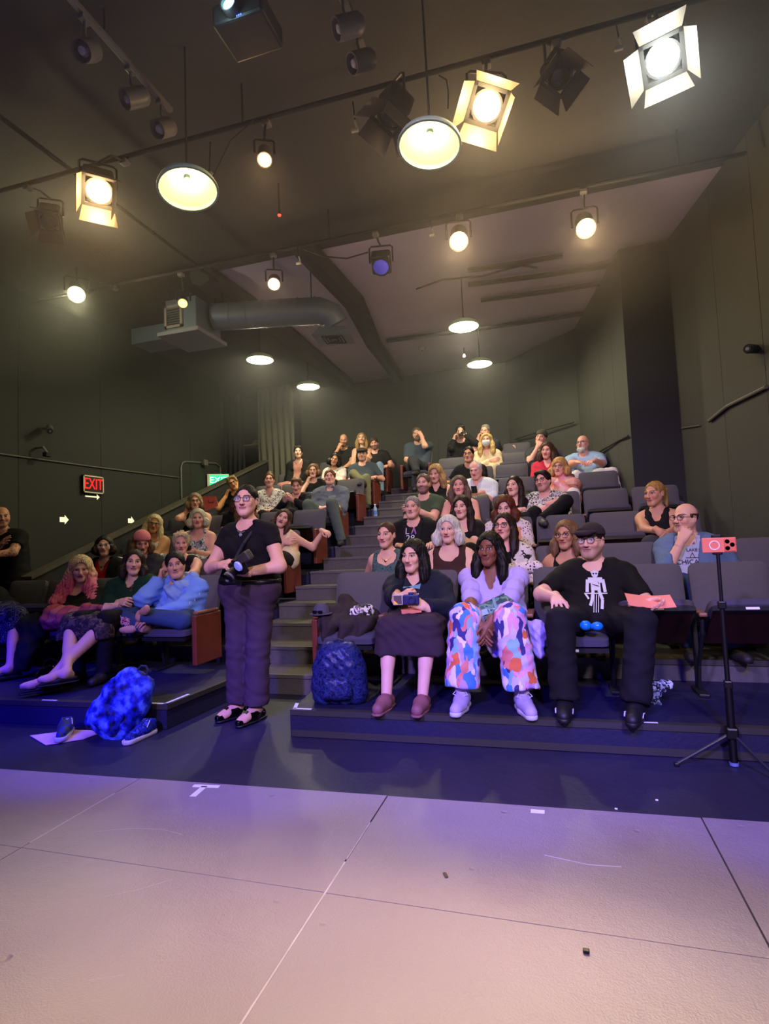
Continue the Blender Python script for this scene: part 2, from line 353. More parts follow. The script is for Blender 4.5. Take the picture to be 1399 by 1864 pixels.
# exit signs
M_red = mat('exit_red', (.95,.12,.14), emit=1.0); M_cream = mat('sign_cream', (.85,.83,.72), .6)
ex = thing('exit_sign', 'red EXIT sign with cream frame on the left wall', 'exit sign', (-6.285,6.44,2.215))
W2,H2 = .185,.125
MB().box(0,.03,-W2,W2,-H2,H2).obj('housing', mat('sign_black', (.12,.02,.03), .5), ex)
fr = MB(); t_ = .018
for (a,b,c,d) in ((-W2,W2,H2-t_,H2),(-W2,W2,-H2,-H2+t_),(-W2,-W2+t_,-H2,H2),(W2-t_,W2,-H2,H2)): fr.box(.028,.036,a,b,c,d)
fr.obj('frame', M_cream, ex)
Mt = Matrix(((0,0,1,.031),(1,0,0,0),(0,1,0,-.0),(0,0,0,1)))
text_obj('lettering', 'EXIT', .195, M_red, ex, Mt@Matrix.Diagonal((.86,1.15,1,1)), .003)
def arrow_poly(L, h, hw, hl): return [(-L/2,-h/2),(L/2-hl,-h/2),(L/2-hl,-hw),(L/2,0),(L/2-hl,hw),(L/2-hl,h/2),(-L/2,h/2)]
M_glow = mat('glow_arrow', (.93,.92,.75), emit=.75)
def wall_arrow(label, y, z, L, h, hw, hl):
    mb = MB(); mb.prism(arrow_poly(L,h,hw,hl), 0, .004, Matrix(((0,0,1,-6.298),(1,0,0,y),(0,1,0,z),(0,0,0,1))))
    return tag(mb.obj('arrow_sticker', M_glow), label, 'arrow sign')
wall_arrow('thin cream arrow under the red EXIT sign', 6.46, 2.045, .26, .018, .04, .05)
wall_arrow('stubby cream arrow sticker on the left wall under the red EXIT sign', 5.97, 1.70, .14, .065, .062, .06)
wall_arrow('cream arrow sticker on the left wall above the stair parapet', 7.22, 1.72, .13, .07, .065, .06)
gx = thing('exit_sign', 'green lit EXIT sign behind the stair parapet', 'exit sign', (-6.10,9.33,2.55))
Rg = Matrix.Rotation(math.radians(35),4,'Z')
MB().box(-.20,.20,0,.05,-.12,.12,Rg).obj('housing', M_cream, gx)
MB().box(-.155,.19,-.006,.0,-.10,.10,Rg).obj('face', mat('exit_green', (.12,.9,.45), emit=1.6), gx)
text_obj('lettering', 'EXIT', .17, mat('exit_pale', (.75,1,.85), emit=1.6), gx, Rg@Matrix(((1,0,0,.015),(0,0,-1,-.008),(0,1,0,0),(0,0,0,1))), .002)
MB().box(-.19,-.10,.02,.05,-.02,.02).obj('bracket', M_dark, gx)
# tape marks
M_tape = mat('white_tape', (.93,.93,.97), .5)
def tape(label, polys, z, name='tape_mark'):
    mb = MB()
    for p in polys: mb.prism(p, z, z+.0012)
    return tag(mb.obj(name, M_tape), label, 'tape')
tape('white T shaped tape mark at the stage edge', [[(-1.800,2.455),(-1.66,2.47),(-1.665,2.497),(-1.805,2.482)],[(-1.745,2.36),(-1.712,2.363),(-1.725,2.475),(-1.755,2.472)]], .0135)
tape('short white tape mark on the stage edge right of centre', [[(-.162,2.515),(-.105,2.518),(-.105,2.550),(-.162,2.547)]], .0135)
tape('white L shaped tape on the corner of the right platform', [[(-1.645,3.275),(-1.52,3.278),(-1.52,3.300),(-1.645,3.297)],[(-1.645,3.28),(-1.62,3.28),(-1.66,3.40),(-1.685,3.40)]], PL1+.0065)
tape('white L shaped tape on the corner of the left platform', [[(-2.70,3.245),(-2.575,3.25),(-2.575,3.272),(-2.70,3.267)],[(-2.60,3.25),(-2.575,3.25),(-2.565,3.50),(-2.59,3.50)]], PL1+.0065)
tape('short white tape on the left platform under the polka skirt', [[(-3.60,3.20),(-3.47,3.205),(-3.47,3.222),(-3.60,3.217)]], PL1+.0065)
tape('short white tape at the platform edge by the black sneaker', [[(.375,3.325),(.475,3.328),(.475,3.343),(.375,3.340)]], PL1+.0065)
# small debris on the stage
for (x,y,s,lb,c) in ((.02,1.72,.009,'small dark pebble on the pale stage floor',(.1,.1,.12)),):
    mb = MB(); mb.rbox(-s,s,-s*.8,s*.8,0,s,s*.3,Matrix.Translation((x,y,.0135))); tag(mb.obj('pebble', mat('pebble',c,.4)), lb, 'debris')
mb = MB(); mb.prism([(.125,1.30),(.16,1.29),(.172,1.31),(.155,1.325),(.13,1.32)], .0135,.0145); tag(mb.obj('paint_fleck', mat('fleck',(.85,.82,.72),.6)), 'pale chipped fleck on the stage floor near the lower right', 'debris')
mb = MB(); mb.rbox(0,.012,0,.03,0,.002,.0008,Matrix.Translation((-.43,1.98,.0135))@Matrix.Rotation(.5,4,'Z')); tag(mb.obj('splinter', mat('splinter',(.25,.22,.2),.6)), 'small dark splinter on the stage floor', 'debris')
for (x,y,lb) in ((.37,2.78,'white speck of litter on the dark floor by the tripod'),(.19,2.66,'white crumb of litter on the dark floor near the stage edge')):
    mb = MB(); mb.rbox(-.006,.006,-.005,.005,0,.004,.0015,Matrix.Translation((x,y,-.004))); tag(mb.obj('litter', M_tape), lb, 'litter')

# thin scattering volume, added mostly to copy lens glare round the lamps
hzb = MB(); hzb.prism([(-6.26,-3.15),(3.34,-3.15),(1.42,7.04),(.89,7.12),(.46,9.58),(-.76,10.82),(-4.9,10.9),(-4.9,9.7),(-6.26,9.7)], 2.6, 4.59); hz = hzb.obj('glare_haze', None); hz['kind'] = 'stuff'
hm_ = bpy.data.materials.new('glare_haze'); hm_.use_nodes = True; nt = hm_.node_tree; nt.nodes.clear()
ou = nt.nodes.new('ShaderNodeOutputMaterial'); vo = nt.nodes.new('ShaderNodeVolumeScatter'); vo.inputs['Density'].default_value = GLARE_HAZE; vo.inputs['Anisotropy'].default_value = .35
nt.links.new(vo.outputs[0], ou.inputs['Volume']); hz.data.materials.append(hm_); hz.display_type = 'WIRE'
tag(hz, 'thin added volume imitating lens glare in front of the stage lamps', 'glare_haze')
# ================================================================== theatre seats
M_uph = mat('seat_fabric', (.345,.335,.35), .95, noise=.10, nscale=60, bump=.35, bscale=500, spec=.2)
M_pan = mat('seat_fabric_dark', (.29,.28,.33), .95, noise=.10, nscale=60, bump=.35, bscale=500, spec=.2)
M_wood = mat('red_brown_wood', (.42,.20,.14), .4, noise=.3, nscale=9, spec=.5)
M_arm = mat('arm_wood', (.50,.33,.24), .4, noise=.2, nscale=14)
M_iron = mat('black_iron', (.14,.14,.15), .45, metal=.3)
M_ply = mat('seat_ply', (.22,.12,.10), .4, noise=.2, nscale=10)
def cushion(w, h, t, c, bulge=.02, top_r=.05, nx=10, nz=8):
    """padded panel in x-z plane, front towards -y, rounded corners"""
    vs = []; fs = []
    def pt(u, v):
        x = (u-.5)*w; z = v*h
        # round the upper corners
        dx = abs(x)-(w/2-top_r); dz = z-(h-top_r)
        if dx > 0 and dz > 0:
            L = math.hypot(dx,dz)
            mx = max(dx,dz); s = mx/L if L > 1e-9 else 1
            x = math.copysign(w/2-top_r+dx*s, x); z = h-top_r+dz*s
        e = (1-(2*u-1)**8)*(1-(2*v-1)**8)
        return x, z, e
    for side in (-1,1):
        for j in range(nz+1):
            for i in range(nx+1):
                # cosine spacing packs vertices at the rim
                u = .5-.5*math.cos(PI*i/nx); v = .5-.5*math.cos(PI*j/nz); x,z,e = pt(u,v)
                k = (t/2)*(.45+.55*e)+ (bulge*math.sin(PI*u)*math.sin(PI*v) if side < 0 else 0)
                vs.append((x, side*k, z))
    W_ = nx+1; N = W_*(nz+1)
    for s in (0,1):
        for j in range(nz):
            for i in range(nx):
                a = s*N+j*W_+i; q = (a,a+1,a+W_+1,a+W_); fs.append(q if s == 0 else q[::-1])
    for i in range(nx): fs.append((i+1,i,N+i,N+i+1)); a = nz*W_+i; fs.append((a,a+1,N+a+1,N+a))
    for j in range(nz): a = j*W_; fs.append((a,a+W_,N+a+W_,N+a)); a = j*W_+nx; fs.append((a+W_,a,N+a,N+a+W_))
    return vs, fs
def mk(vs, fs, M): 
    b = MB(); b.add([M@Vector(v) for v in vs], fs); return b
SW = .465
Rb = Matrix.Translation((0,-.135,.40))@Matrix.Rotation(-.26,4,'X')
SM = {}
cv, cf = cushion(SW,.42,.085,0,.022,.045)
SM['backrest'] = mk(cv,cf,Rb).mesh('backrest', M_uph, True)
SM['back_shell'] = MB().rbox(-.22,.22,.045,.060,-.02,.36,.006,Rb).mesh('back_shell', M_iron)
pv, pf = cushion(SW-.03,.43,.085,0,.018,.05)
Rp = Matrix.Translation((0,-.15,.365))@Matrix.Rotation(PI/2+.05,4,'X')
def panM(up):
    # pan as x-z panel: its padded face (-y) turns upwards; folded pans rest tipped up
    t = math.radians(38) if up else -.04
    c_, s_ = math.cos(t), math.sin(t)
    return Matrix.Translation((0,-.13,.33 if up else .375))@Matrix(((1,0,0,0),(0,-s_,-c_,0),(0,-c_,s_,0),(0,0,0,1)))
for up in (0,1):
    Mx = panM(up)
    SM['seat%d'%up] = mk(pv,pf,Mx).mesh('seat_cushion', M_pan, True)
    SM['board%d'%up] = MB().rbox(-.20,.20,.040,.056,.02,.40,.005,Mx).mesh('seat_board', M_ply)
    SM['lip%d'%up] = MB().box(-.21,.21,.030,.058,.395,.428,Mx).mesh('seat_edge', M_iron)
    SM['tab%d'%up] = MB().box(-.035,.035,.036,.052,.428,.4305,Mx).mesh('number_plate', M_tape)
def arm_mesh():
    b = MB(); b.rbox(-.024,.024,-.47,-.16,.505,.53,.009); return b.mesh('armrest', M_arm)
SM['armrest'] = arm_mesh()
def standard_mesh():
    b = MB(); b.box(-.012,.012,-.22,-.17,.02,.53); b.box(-.012,.012,-.42,-.17,.47,.505)
    b.tube([(0,-.42,.49),(0,-.40,.40),(0,-.26,.18),(0,-.22,.03)], .013, 6); b.rbox(-.03,.03,-.36,-.12,0,.022,.006); return b.mesh('standard', M_iron)
SM['standard'] = standard_mesh()
def endp_mesh():
    b = MB(); b.rbox(-.022,.022,-.49,-.12,.09,.50,.008)
    return b.mesh('end_panel', M_wood)
SM['end_panel'] = endp_mesh()
SEATS = {}
def seat(x, y, z, up, label, endL=False, endR=False, tab=False, extra_arm=False, group=None):
    o = thing('theatre_seat', label, 'theatre seat', (x,y,z), 0, group)
    L = [('backrest','backrest'),('back_shell','back_shell'),('seat_cushion','seat%d'%up),('seat_board','board%d'%up),('seat_edge','lip%d'%up)]
    for n_,k_ in L: link(n_, SM[k_], o)
    if tab: link('number_plate', SM['tab%d'%up], o)
    for sx,doit,end in ((-PITCH_S/2,True,endL),(PITCH_S/2,endR or extra_arm,endR)):
        if not doit: continue
        a = link('armrest', SM['armrest'], o); a.location.x = sx
        if end:
            e = link('end_panel', SM['end_panel'], o); e.location.x = sx
        else:
            e = link('standard', SM['standard'], o); e.location.x = sx
    return o
# ================================================================== lighting rig
M_can = mat('lamp_black', (.16,.155,.15), .5, metal=.2)
M_cang = mat('lamp_grey', (.42,.41,.42), .45)
M_pipe = mat('pipe_dark', (.15,.145,.145), .85)
def emis(name, col, e): return mat(name, col, emit=e)
def pipe(label, pts, r=.018): return tag(MB().tube(pts, r, 10).obj('lighting_pipe', M_pipe, None, True), label, 'lighting pipe')
PZ = 4.28
pipe('front lighting pipe crossing above the stage edge', [(-5.9,3.42,PZ),(2.0,3.544,PZ)])
pipe('second lighting pipe crossing above the front row', [(-5.9,5.12,PZ),(1.70,5.16,PZ)])
pipe('dark pipe running from front to back over the left platform', [(-3.6,1.2,PZ+.06),(-3.6,5.6,PZ+.06)])
for x in (-5.2,-2.0,1.2):
    for y in (3.49,5.14):
        tag(MB().tube([(x,y,PZ),(x,y,ZC)], .008, 6).obj('hanger_rod', M_pipe), 'thin rod hanging the %s lighting pipe %s' % ('front' if y<4 else 'second', {-5.2:'near the left wall',-2.0:'at its middle',1.2:'towards the right wall'}[x]), 'rod', 'ceiling hanger rods')
def lampbody(o, M, r, L, mtl, back=.6):
    MB().lathe([(r*.55,L),(r*.8,L*.93),(r,L*.75),(r,.02),(r*1.08,.02),(r*1.08,-.012),(r*.93,-.012),(r*.93,.01),(0,.01)], 20, M).obj('housing', mtl, o, True)
def yoke(o, loc, M, r, top, pz, mtl=None):
    """fork bracket + clamp up to the pipe"""
    mtl = mtl or M_can
    c = M@Vector((0,0,.10)); xx = (M@Vector((1,0,.10))-c).normalized(); xx.z = 0
    if xx.length < .1: xx = Vector((1,0,0))
    xx.normalize(); up = Vector((0,0,1)); R = r*1.15
    t = c+up*(top)
    MB().tube([c-xx*R, c-xx*R+up*(top*.9), t-xx*R*.8, t, t+xx*R*.8, c+xx*R+up*(top*.9), c+xx*R], .009, 6).obj('yoke', mtl, o)
    X = loc[0]+t.x; py = (3.42+.14*(X+5.9)/8.9) if loc[1] < 4.2 else (5.12+.04*(X+5.9)/7.65)
    q = Vector((t.x,py-loc[1],pz-loc[2]))
    MB().tube([t, Vector((t.x,(t.y+q.y)/2,max(t.z+.01,q.z-.08))), Vector((q.x,q.y,q.z-.03))], .010, 6).obj('stem', mtl, o)
    MB().rbox(q.x-.03,q.x+.03,q.y-.030,q.y+.030,q.z-.06,q.z-.022,.008).obj('clamp', M_cang, o)
def stage_lamp(name, label, loc, aim, r, L, col, emit, watt, doors=None, pz=PZ, mtl=None, angle=42, cat='stage light', glow_fill=15, tilt=0):
    o = thing(name, label, cat, loc)
    d = Vector(aim)-Vector(loc); M = aim_matrix((0,0,0), d)
    if tilt: M = M@Matrix.Rotation(tilt,4,'Z')
    lampbody(o, M, r, L, mtl or M_can)
    if name == 'fresnel_light': MB().rbox(-r*1.15,r*1.15,-r*1.15,r*1.15,.03,L*.8,.02,M).obj('casing', mtl or M_can, o)
    lm = emis('lens_%s_%d' % ('_'.join('%02d'%int(c*99) for c in col), int(emit)), col, emit) if emit else (mat('lens_off_glow', (.30,.28,.75), .2, emit=.25) if col[2] > .5 else mat('lens_dark', (.10,.10,.12), .15))  # switched-off violet lens is given a weak glow of its own
    MB().lathe([(r*.93,-.004),(r*.7,-.016),(r*.35,-.024),(0,-.027)], 24, M).obj('lens', lm, o, True)
    if doors:
        w = r*1.25
        fl = MB().box(-w,w,-w,w,.0,.012,M)
        g = MB()
        for (xa,xb,ya,yb) in ((-w,w,r*1.0,w),(-w,w,-w,-r*1.0),(-w,-r*1.0,-w,w),(r*1.0,w,-w,w)): g.box(xa,xb,ya,yb,-.016,.0,M)
        g.obj('gel_frame', mtl or M_can, o)
        for k in range(4):
            R = M@Matrix.Rotation(k*PI/2,4,'Z')@Matrix.Translation((0,w,-.012))@Matrix.Rotation(doors[k],4,'X')
            dm = MB(); D = r*1.6; dm.add([R@Vector(v) for v in ((-w*.95,0,0),(w*.95,0,0),(w*1.15,0,-D),(-w*1.15,0,-D),(-w*.95,.004,0),(w*.95,.004,0),(w*1.15,.004,-D),(-w*1.15,.004,-D))],
                 [(0,1,2,3),(7,6,5,4),(0,4,5,1),(1,5,6,2),(2,6,7,3),(3,7,4,0)])
            dm.obj('barn_door', mat('barn_door',(.34,.30,.25),.5), o)
    yoke(o, loc, M, r*1.2, r*2.0, pz)
    if watt:
        p = Vector(loc)+d.normalized()*.05
        s = lamp('SPOT', p, tuple(col), watt, (aim[0], .35 if loc[1] < 4.2 else -.1, 0), .06, angle if loc[1] < 4.2 else 36, .5)
    if glow_fill:
        p = Vector(loc)+d.normalized()*.10+Vector((0,0,.0))
        lamp('POINT', p, tuple(col), glow_fill*1.1, None, .05)  # extra point lamp added by the fixture to brighten the ceiling like glare
    return o
WARM = (1,.62,.28); WARM2 = (1,.72,.42)
A_ = (0,.2,.6)
stage_lamp('fresnel_light','fresnel with open barn doors glowing amber at the far left',(-2.98,3.15,3.80),(-.6,.9,0),.088,.26,(1,.66,.30),30,215,(.25,-.25,.5,.25), glow_fill=17)
stage_lamp('fresnel_light','amber fresnel with tilted barn doors beside the front pendant',(-.24,3.36,3.84),(-.3,.8,0),.090,.26,(1,.70,.34),30,190,(.6,.1,.4,.5), glow_fill=15, tilt=.5)
stage_lamp('fresnel_light','white fresnel with barn doors high at the right',(.73,3.30,3.80),(.5,.9,0),.088,.26,(.93,1,.95),30,150,(.9,.35,.25,.6), glow_fill=11, tilt=-.15)
stage_lamp('spotlight','round amber spotlight above the middle of the front row',(-.67,4.95,3.90),(-.2,.9,0),.080,.34,(1,.70,.36),34,240, glow_fill=25)
stage_lamp('spotlight','round amber spotlight nearest the dark wall recess',(.43,5.15,3.90),(.4,.9,0),.080,.34,(1,.68,.34),34,240, glow_fill=25)
stage_lamp('spotlight','yellow-white spotlight over the stair parapet at the left wall',(-4.58,4.52,3.90),(-1.0,.8,0),.080,.34,(1,.93,.55),34,180, glow_fill=20)
stage_lamp('small_spotlight','small amber can light to the right of the front left pendant',(-1.78,3.39,3.90),(-.6,1.0,0),.050,.18,(1,.62,.30),16,40, glow_fill=3)
stage_lamp('small_spotlight','small peach can light hanging under the left ceiling bay',(-2.60,5.07,3.90),(-.8,1.0,0),.062,.2,(1,.72,.48),14,40, glow_fill=4)
stage_lamp('small_spotlight','small round amber lamp in front of the air grille',(-3.72,5.10,3.90),(-1.6,1.4,.2),.052,.12,(1,.74,.40),2.4,10, glow_fill=1)
stage_lamp('fresnel_light','unlit fresnel with a violet lens hanging in front of the grey ceiling',(-1.50,5.25,3.96),(-.9,2.2,0),.085,.22,(.3,.28,.7),0,0,None, glow_fill=0)
stage_lamp('fresnel_light','dark unlit barn door fresnel left of the tilted amber fresnel',(-.87,3.42,3.98),(-2.0,2.6,0),.08,.22,(.1,.1,.1),0,0,(.9,.3,.8,.5), glow_fill=0, tilt=.3)
stage_lamp('fresnel_light','dark unlit fresnel between the tilted amber fresnel and the white one',(.20,3.50,4.02),(.6,1.4,0),.07,.2,(.1,.1,.1),0,0,(.6,.3,.5,.5), glow_fill=0, tilt=.6)
stage_lamp('fresnel_light','dark unlit lamp hanging below the far left fresnel',(-3.95,3.62,4.05),(-2.4,1.4,0),.07,.2,(.1,.1,.1),0,0,(.6,.3,.5,.5), glow_fill=0)
# pendants
M_enam = mat('white_enamel', (.72,.83,.68), .35)
M_enout = mat('dark_enamel', (.28,.30,.27), .4)
def pendant(label, x, y, z, r, watt, tilt=(0,0)):
    o = thing('pendant_lamp', label, 'pendant lamp', (x,y,z)); o.rotation_euler = (tilt[0],tilt[1],0)
    t = .004
    MB().lathe([(r,0),(r*.97,r*.16),(r*.80,r*.30),(r*.42,r*.46),(r*.16,r*.55),(0,r*.56),(0,r*.545),(r*.15,r*.53),(r*.41,r*.44),(r*.78,r*.28),(r*.95,r*.14),(r-.006,.0)], 32, closed=True).obj('shade', M_enam, o, True)
    MB().lathe([(r+.004,-.004),(r+.004,.008),(r-.010,.008),(r-.010,-.004)], 32, closed=True).obj('rim', M_enam, o, True)
    MB().lathe([(0,-.010),(.022,-.005),(.032,.02),(.030,.045),(.018,.07),(0,.08)], 16, Matrix.Translation((0,0,.0))).obj('bulb', emis('bulb_warm',(1,.93,.66),14), o, True)
    MB().lathe([(0,.08),(.022,.08),(.022,r*.62),(0,r*.64)], 12).obj('socket', M_enout, o, True)
    h = (ZC+(.05 if (y > 5.82 and x > -3.95) else 0)-z)
    if abs(tilt[0])+abs(tilt[1]) < .01: MB().tube([(0,0,r*.6),(0,0,h)], .008, 6).obj('rod', M_pipe, o)
    else:
        Ri = Euler((tilt[0],tilt[1],0)).to_matrix().inverted(); MB().tube([(0,0,r*.6), Ri@Vector((0,0,h))], .007, 6).obj('rod', M_pipe, o)
    l = lamp('POINT', (x,y,z+.035), (1,.90,.60), watt, None, .05)
    return o
pendant('wide enamel pendant lamp at the front left beside the far left fresnel', -2.2,3.10,3.60,.195,6,(-.10,-.14))
pendant('wide enamel pendant lamp in front of the tilted amber fresnel', -.58,3.20,3.56,.190,6,(-.12,.06))
pendant('pendant lamp over the third row of the right block', -.97,7.20,3.98,.20,170)
pendant('rearmost pendant lamp over the right block', -.97,8.85,3.98,.20,170)
pendant('pendant lamp over the left block below the silver duct', -4.0,7.28,3.98,.20,170)
pendant('rearmost pendant lamp over the left block', -3.94,8.85,3.98,.20,170)
# track lights
def track(label, x, y0, y1, z):
    o = thing('light_track', label, 'light track', (x,y0,z)); MB().rbox(-.018,.018,0,y1-y0,-.018,.018,.004).obj('rail', M_cang, o)
    for y in (.15,(y1-y0)*.6): MB().tube([(0,y,.018),(0,y,ZC-z)], .006, 6).obj('hanger', M_pipe, o)
    return o
track('grey light track running above the front left pendant', -2.50, 1.75, 3.34, 4.42)
track('grey light track at the top middle of the picture', -1.0, 2.1, 3.45, 4.42)
def trackhead(label, x, y, z, d, zt=4.40, r=.062):
    o = thing('track_light', label, 'track light', (x,y,z)); M = aim_matrix((0,0,0), d)
    MB().lathe([(r*.7,.12),(r*.95,.10),(r,.06),(r,-.05),(r*.9,-.05),(r*.85,.02),(0,.02)], 20, M).obj('housing', M_cang, o, True)
    MB().lathe([(0,-.045),(.022,-.040),(.034,-.015),(.030,.01),(0,.02)], 16, M).obj('bulb', mat('bulb_off', (.72,.73,.80), .25), o, True)
    MB().tube([M@Vector((0,0,.06)),(0,0,.10),(0,0,zt-z-.01)], .009, 6).obj('stem', M_cang, o)
    MB().rbox(-.022,.022,-.035,.035,zt-z-.03,zt-z+.0,.006).obj('adapter', M_cang, o)
for (lb,x,y,z,d) in (('front track light of the three on the left track',-2.50,2.55,4.19,(.1,-.8,-.75)),('middle track light of the three on the left track',-2.50,2.93,4.19,(-.5,-.7,-.6)),('rear track light of the three on the left track',-2.50,3.23,4.20,(-.2,-.8,-.7)),
    ('upper grey track light on the middle track',-1.0,2.93,4.20,(-.85,-.5,-.45)),('lower grey track light on the middle track',-1.0,3.18,4.20,(-.7,-.6,-.55))): trackhead(lb,x,y,z,d)
# projector
o = thing('projector','black ceiling projector with a cyan lens at the top of the picture','projector',(-1.44,2.60,4.0))
MB().rbox(-.15,.15,-.12,.13,-.02,.10,.015).obj('body', M_can, o)
MB().lathe([(.045,0),(.045,.05),(.038,.05),(.038,.03),(0,.03)], 18, Matrix.Translation((-.02,-.12,.03))@Matrix.Rotation(PI/2,4,'X')).obj('lens_barrel', M_dark, o)
MB().lathe([(0,.038),(.036,.034)], 18, Matrix.Translation((-.02,-.12,.03))@Matrix.Rotation(PI/2,4,'X')).obj('lens', emis('cyan_lens',(.55,.97,1),14), o)
for i in range(3): MB().box(.0+.012*i,.006+.012*i,-.123,-.12,-.012,-.005).obj('indicator', emis('blue_ind',(.2,.3,1),6), o)
MB().tube([(0,0,.1),(0,0,.6)], .02, 8).obj('mount', M_pipe, o)
lamp('POINT', (-1.47,2.40,3.98), (.5,.9,1), 1.2, None, .03)
# small rigging bits
o = thing('cable_connector','silver cable connector hanging beside the front left pendant','cable connector',(-2.33,3.55,4.0))
MB().rbox(-.03,.03,-.02,.02,-.04,.04,.008).obj('body', mat('silver', (.75,.75,.75), .3, metal=.6), o)
MB().tube([(0,0,.04),(.03,-.02,.26)], .006, 6).obj('cable', M_can, o); MB().tube([(.03,0,0),(.25,-.10,.16),(.45,-.12,.24)], .005, 6).obj('cable', M_can, o)
M_clip = mat('pale_clip', (.78,.78,.70), .4)
def clip(label,x,y,z):
    o = thing('rigging_clip', label, 'clip', (x,y,z)); MB().tube([(-.01,0,PZ-z-.02),(.0,0,.05)], .005, 6).obj('cord', M_can, o)
    MB().tube([(0,0,.06),(.015,0,.0)], .006, 6).obj('bar', M_clip, o); MB().rbox(-.03,.02,-.01,.01,-.022,.0,.004).obj('jaw', M_clip, o)
clip('small pale clip dangling left of the dark unlit fresnel', -1.15,3.53,4.06)
clip('pale clip hanging over the second pipe near the peach can light', -2.33,5.11,4.10)
clip('tiny pale clip hanging above the middle amber spotlight', -.94,5.13,4.12)
clip('grey clip hanging on the front pipe behind the white fresnel', .55,3.52,4.12)
o = thing('smoke_detector','round white smoke detector on the rear grey ceiling','smoke detector',(-2.05,9.6,ZC+.05)); MB().lathe([(0,-.05),(.05,-.045),(.07,-.02),(.07,0)], 18).obj('cap', mat('off_white',(.75,.73,.78),.5), o, True); MB().lathe([(0,-.06),(.01,-.058),(.012,-.05)],8).obj('sensor', M_dark, o)
o = thing('indicator_light','tiny red indicator light on the dark front ceiling','light',(-2.28,4.6,4.30)); MB().lathe([(0,-.018),(.014,-.01),(.016,0),(0,.0)],10).obj('lens', emis('red_ind',(1,.15,.1),8), o); MB().tube([(0,0,0),(0,0,.3)],.01,6).obj('stem', M_can, o)
o = thing('ceiling_bulb','small bright bulb at the rear of the grey ceiling','bulb',(-1.35,9.9,4.50)); MB().lathe([(0,-.03),(.02,-.02),(.024,0),(.012,.03),(0,.03)],12).obj('globe', emis('bulb_small',(1,.9,.8),10), o, True); MB().tube([(0,0,.03),(0,0,.15)],.008,6).obj('stem', M_can, o)
# cables under the grey ceiling
M_cable = mat('cable_black',(.16,.15,.15),.5)
def cable(label, pts, r=.008): return tag(MB().tube(pts, r, 6).obj('cable', M_cable, None, True), label, 'cable')
cable('black cable sagging from the second pipe to the violet lens fresnel', [(-2.3,5.16,PZ-.02),(-2.1,5.2,4.16),(-1.85,5.22,4.10),(-1.62,5.22,4.12)])
cable('thin cable looping down from the front pipe left of the tilted amber fresnel', [(-.55,3.52,PZ-.02),(-.50,3.50,4.20),(-.49,3.49,4.10),(-.50,3.50,4.0)], .005)
cable('slack cable clipped along the grey ceiling by the rear lamps', [(-1.6,7.3,ZC+.04),(-1.2,7.15,ZC+.035),(-.7,7.25,ZC+.035),(-.2,7.15,ZC+.035),(.0,7.3,ZC+.04)], .012)
# air duct
M_duct = mat('silver_duct', (.40,.45,.51), .45, metal=.35, noise=.1, nscale=12)
M_plate = mat('diffuser_plate', (.50,.50,.55), .5, noise=.08, nscale=90)
du = thing('air_duct','silver round air duct with an elbow under the grey ceiling','air duct',(-3.915,6.0,4.12))
pts = [(0,0,0),(.5,.12,.0),(1.0,.24,.0),(1.30,.31,-.01),(1.42,.37,-.06),(1.46,.42,-.16)]
MB().tube(pts, .165, 20).obj('pipe', M_duct, du, True)
for k in range(7):
    p = Vector((0,0,0)).lerp(Vector((1.25,.30,0)), k/6); d = Vector((1.25,.3,0)).normalized()
    MB().tube([p-d*.008,p+d*.008], .170, 20).obj('seam', M_duct, du, True)
MB().add([( 1.29,.28,-.22),(1.61,.36,-.22),(1.56,.62,-.22),(1.24,.54,-.22),(1.22,.20,-.34),(1.68,.30,-.34),(1.62,.70,-.34),(1.16,.60,-.34)],[(0,1,2,3),(4,5,6,7),(0,4,5,1),(1,5,6,2),(2,6,7,3),(3,7,4,0)]).obj('diffuser_box', M_duct, du)
g = MB()
for k in range(3): s = .17-.05*k; g.lathe([(s,-.35),(s,-.342),(s-.012,-.342),(s-.012,-.35)],4,Matrix.Translation((1.42,.45,0))@Matrix.Rotation(PI/4+.2,4,'Z')@Matrix.Diagonal((1.15,1,1,1)),closed=True)
g.obj('diffuser_grille', M_dark, du)
for x in (.1,1.2): MB().tube([(x,.24*x,.16),(x,.24*x,.50)], .008, 6).obj('hanger', M_pipe, du)
pl_ = thing('air_plenum','grey air plenum with a square filter plate left of the silver duct','air plenum',(-4.18,5.92,3.85))
MB().rbox(-.29,.29,-.31,.31,-.03,.02,.006).obj('filter_plate', M_plate, pl_)
MB().rbox(-.20,.235,-.26,.26,.02,.42,.01).obj('box', M_duct, pl_)
MB().rbox(-.80,-.20,-.16,.20,.0,.20,.01).obj('side_box', M_duct, pl_)
gr = MB()
for (a,b,c,d) in ((-.20,.05,.06,.09),(-.20,.05,.31,.34),(-.20,-.17,.06,.34),(.02,.05,.06,.34)): gr.box(a,b,-.285,-.26,c,d)
gr.obj('grille_frame', mat('grille_pale',(.55,.52,.50),.5), pl_)
for k in range(7): MB().box(-.17,.02,-.275,-.262,.10+.03*k,.115+.03*k).obj('slat', M_dark, pl_)
for x,y in ((-.2,-.2),(.2,.2)): MB().tube([(x,y,.4),(x,y,.73)], .008, 6).obj('hanger', M_pipe, pl_)
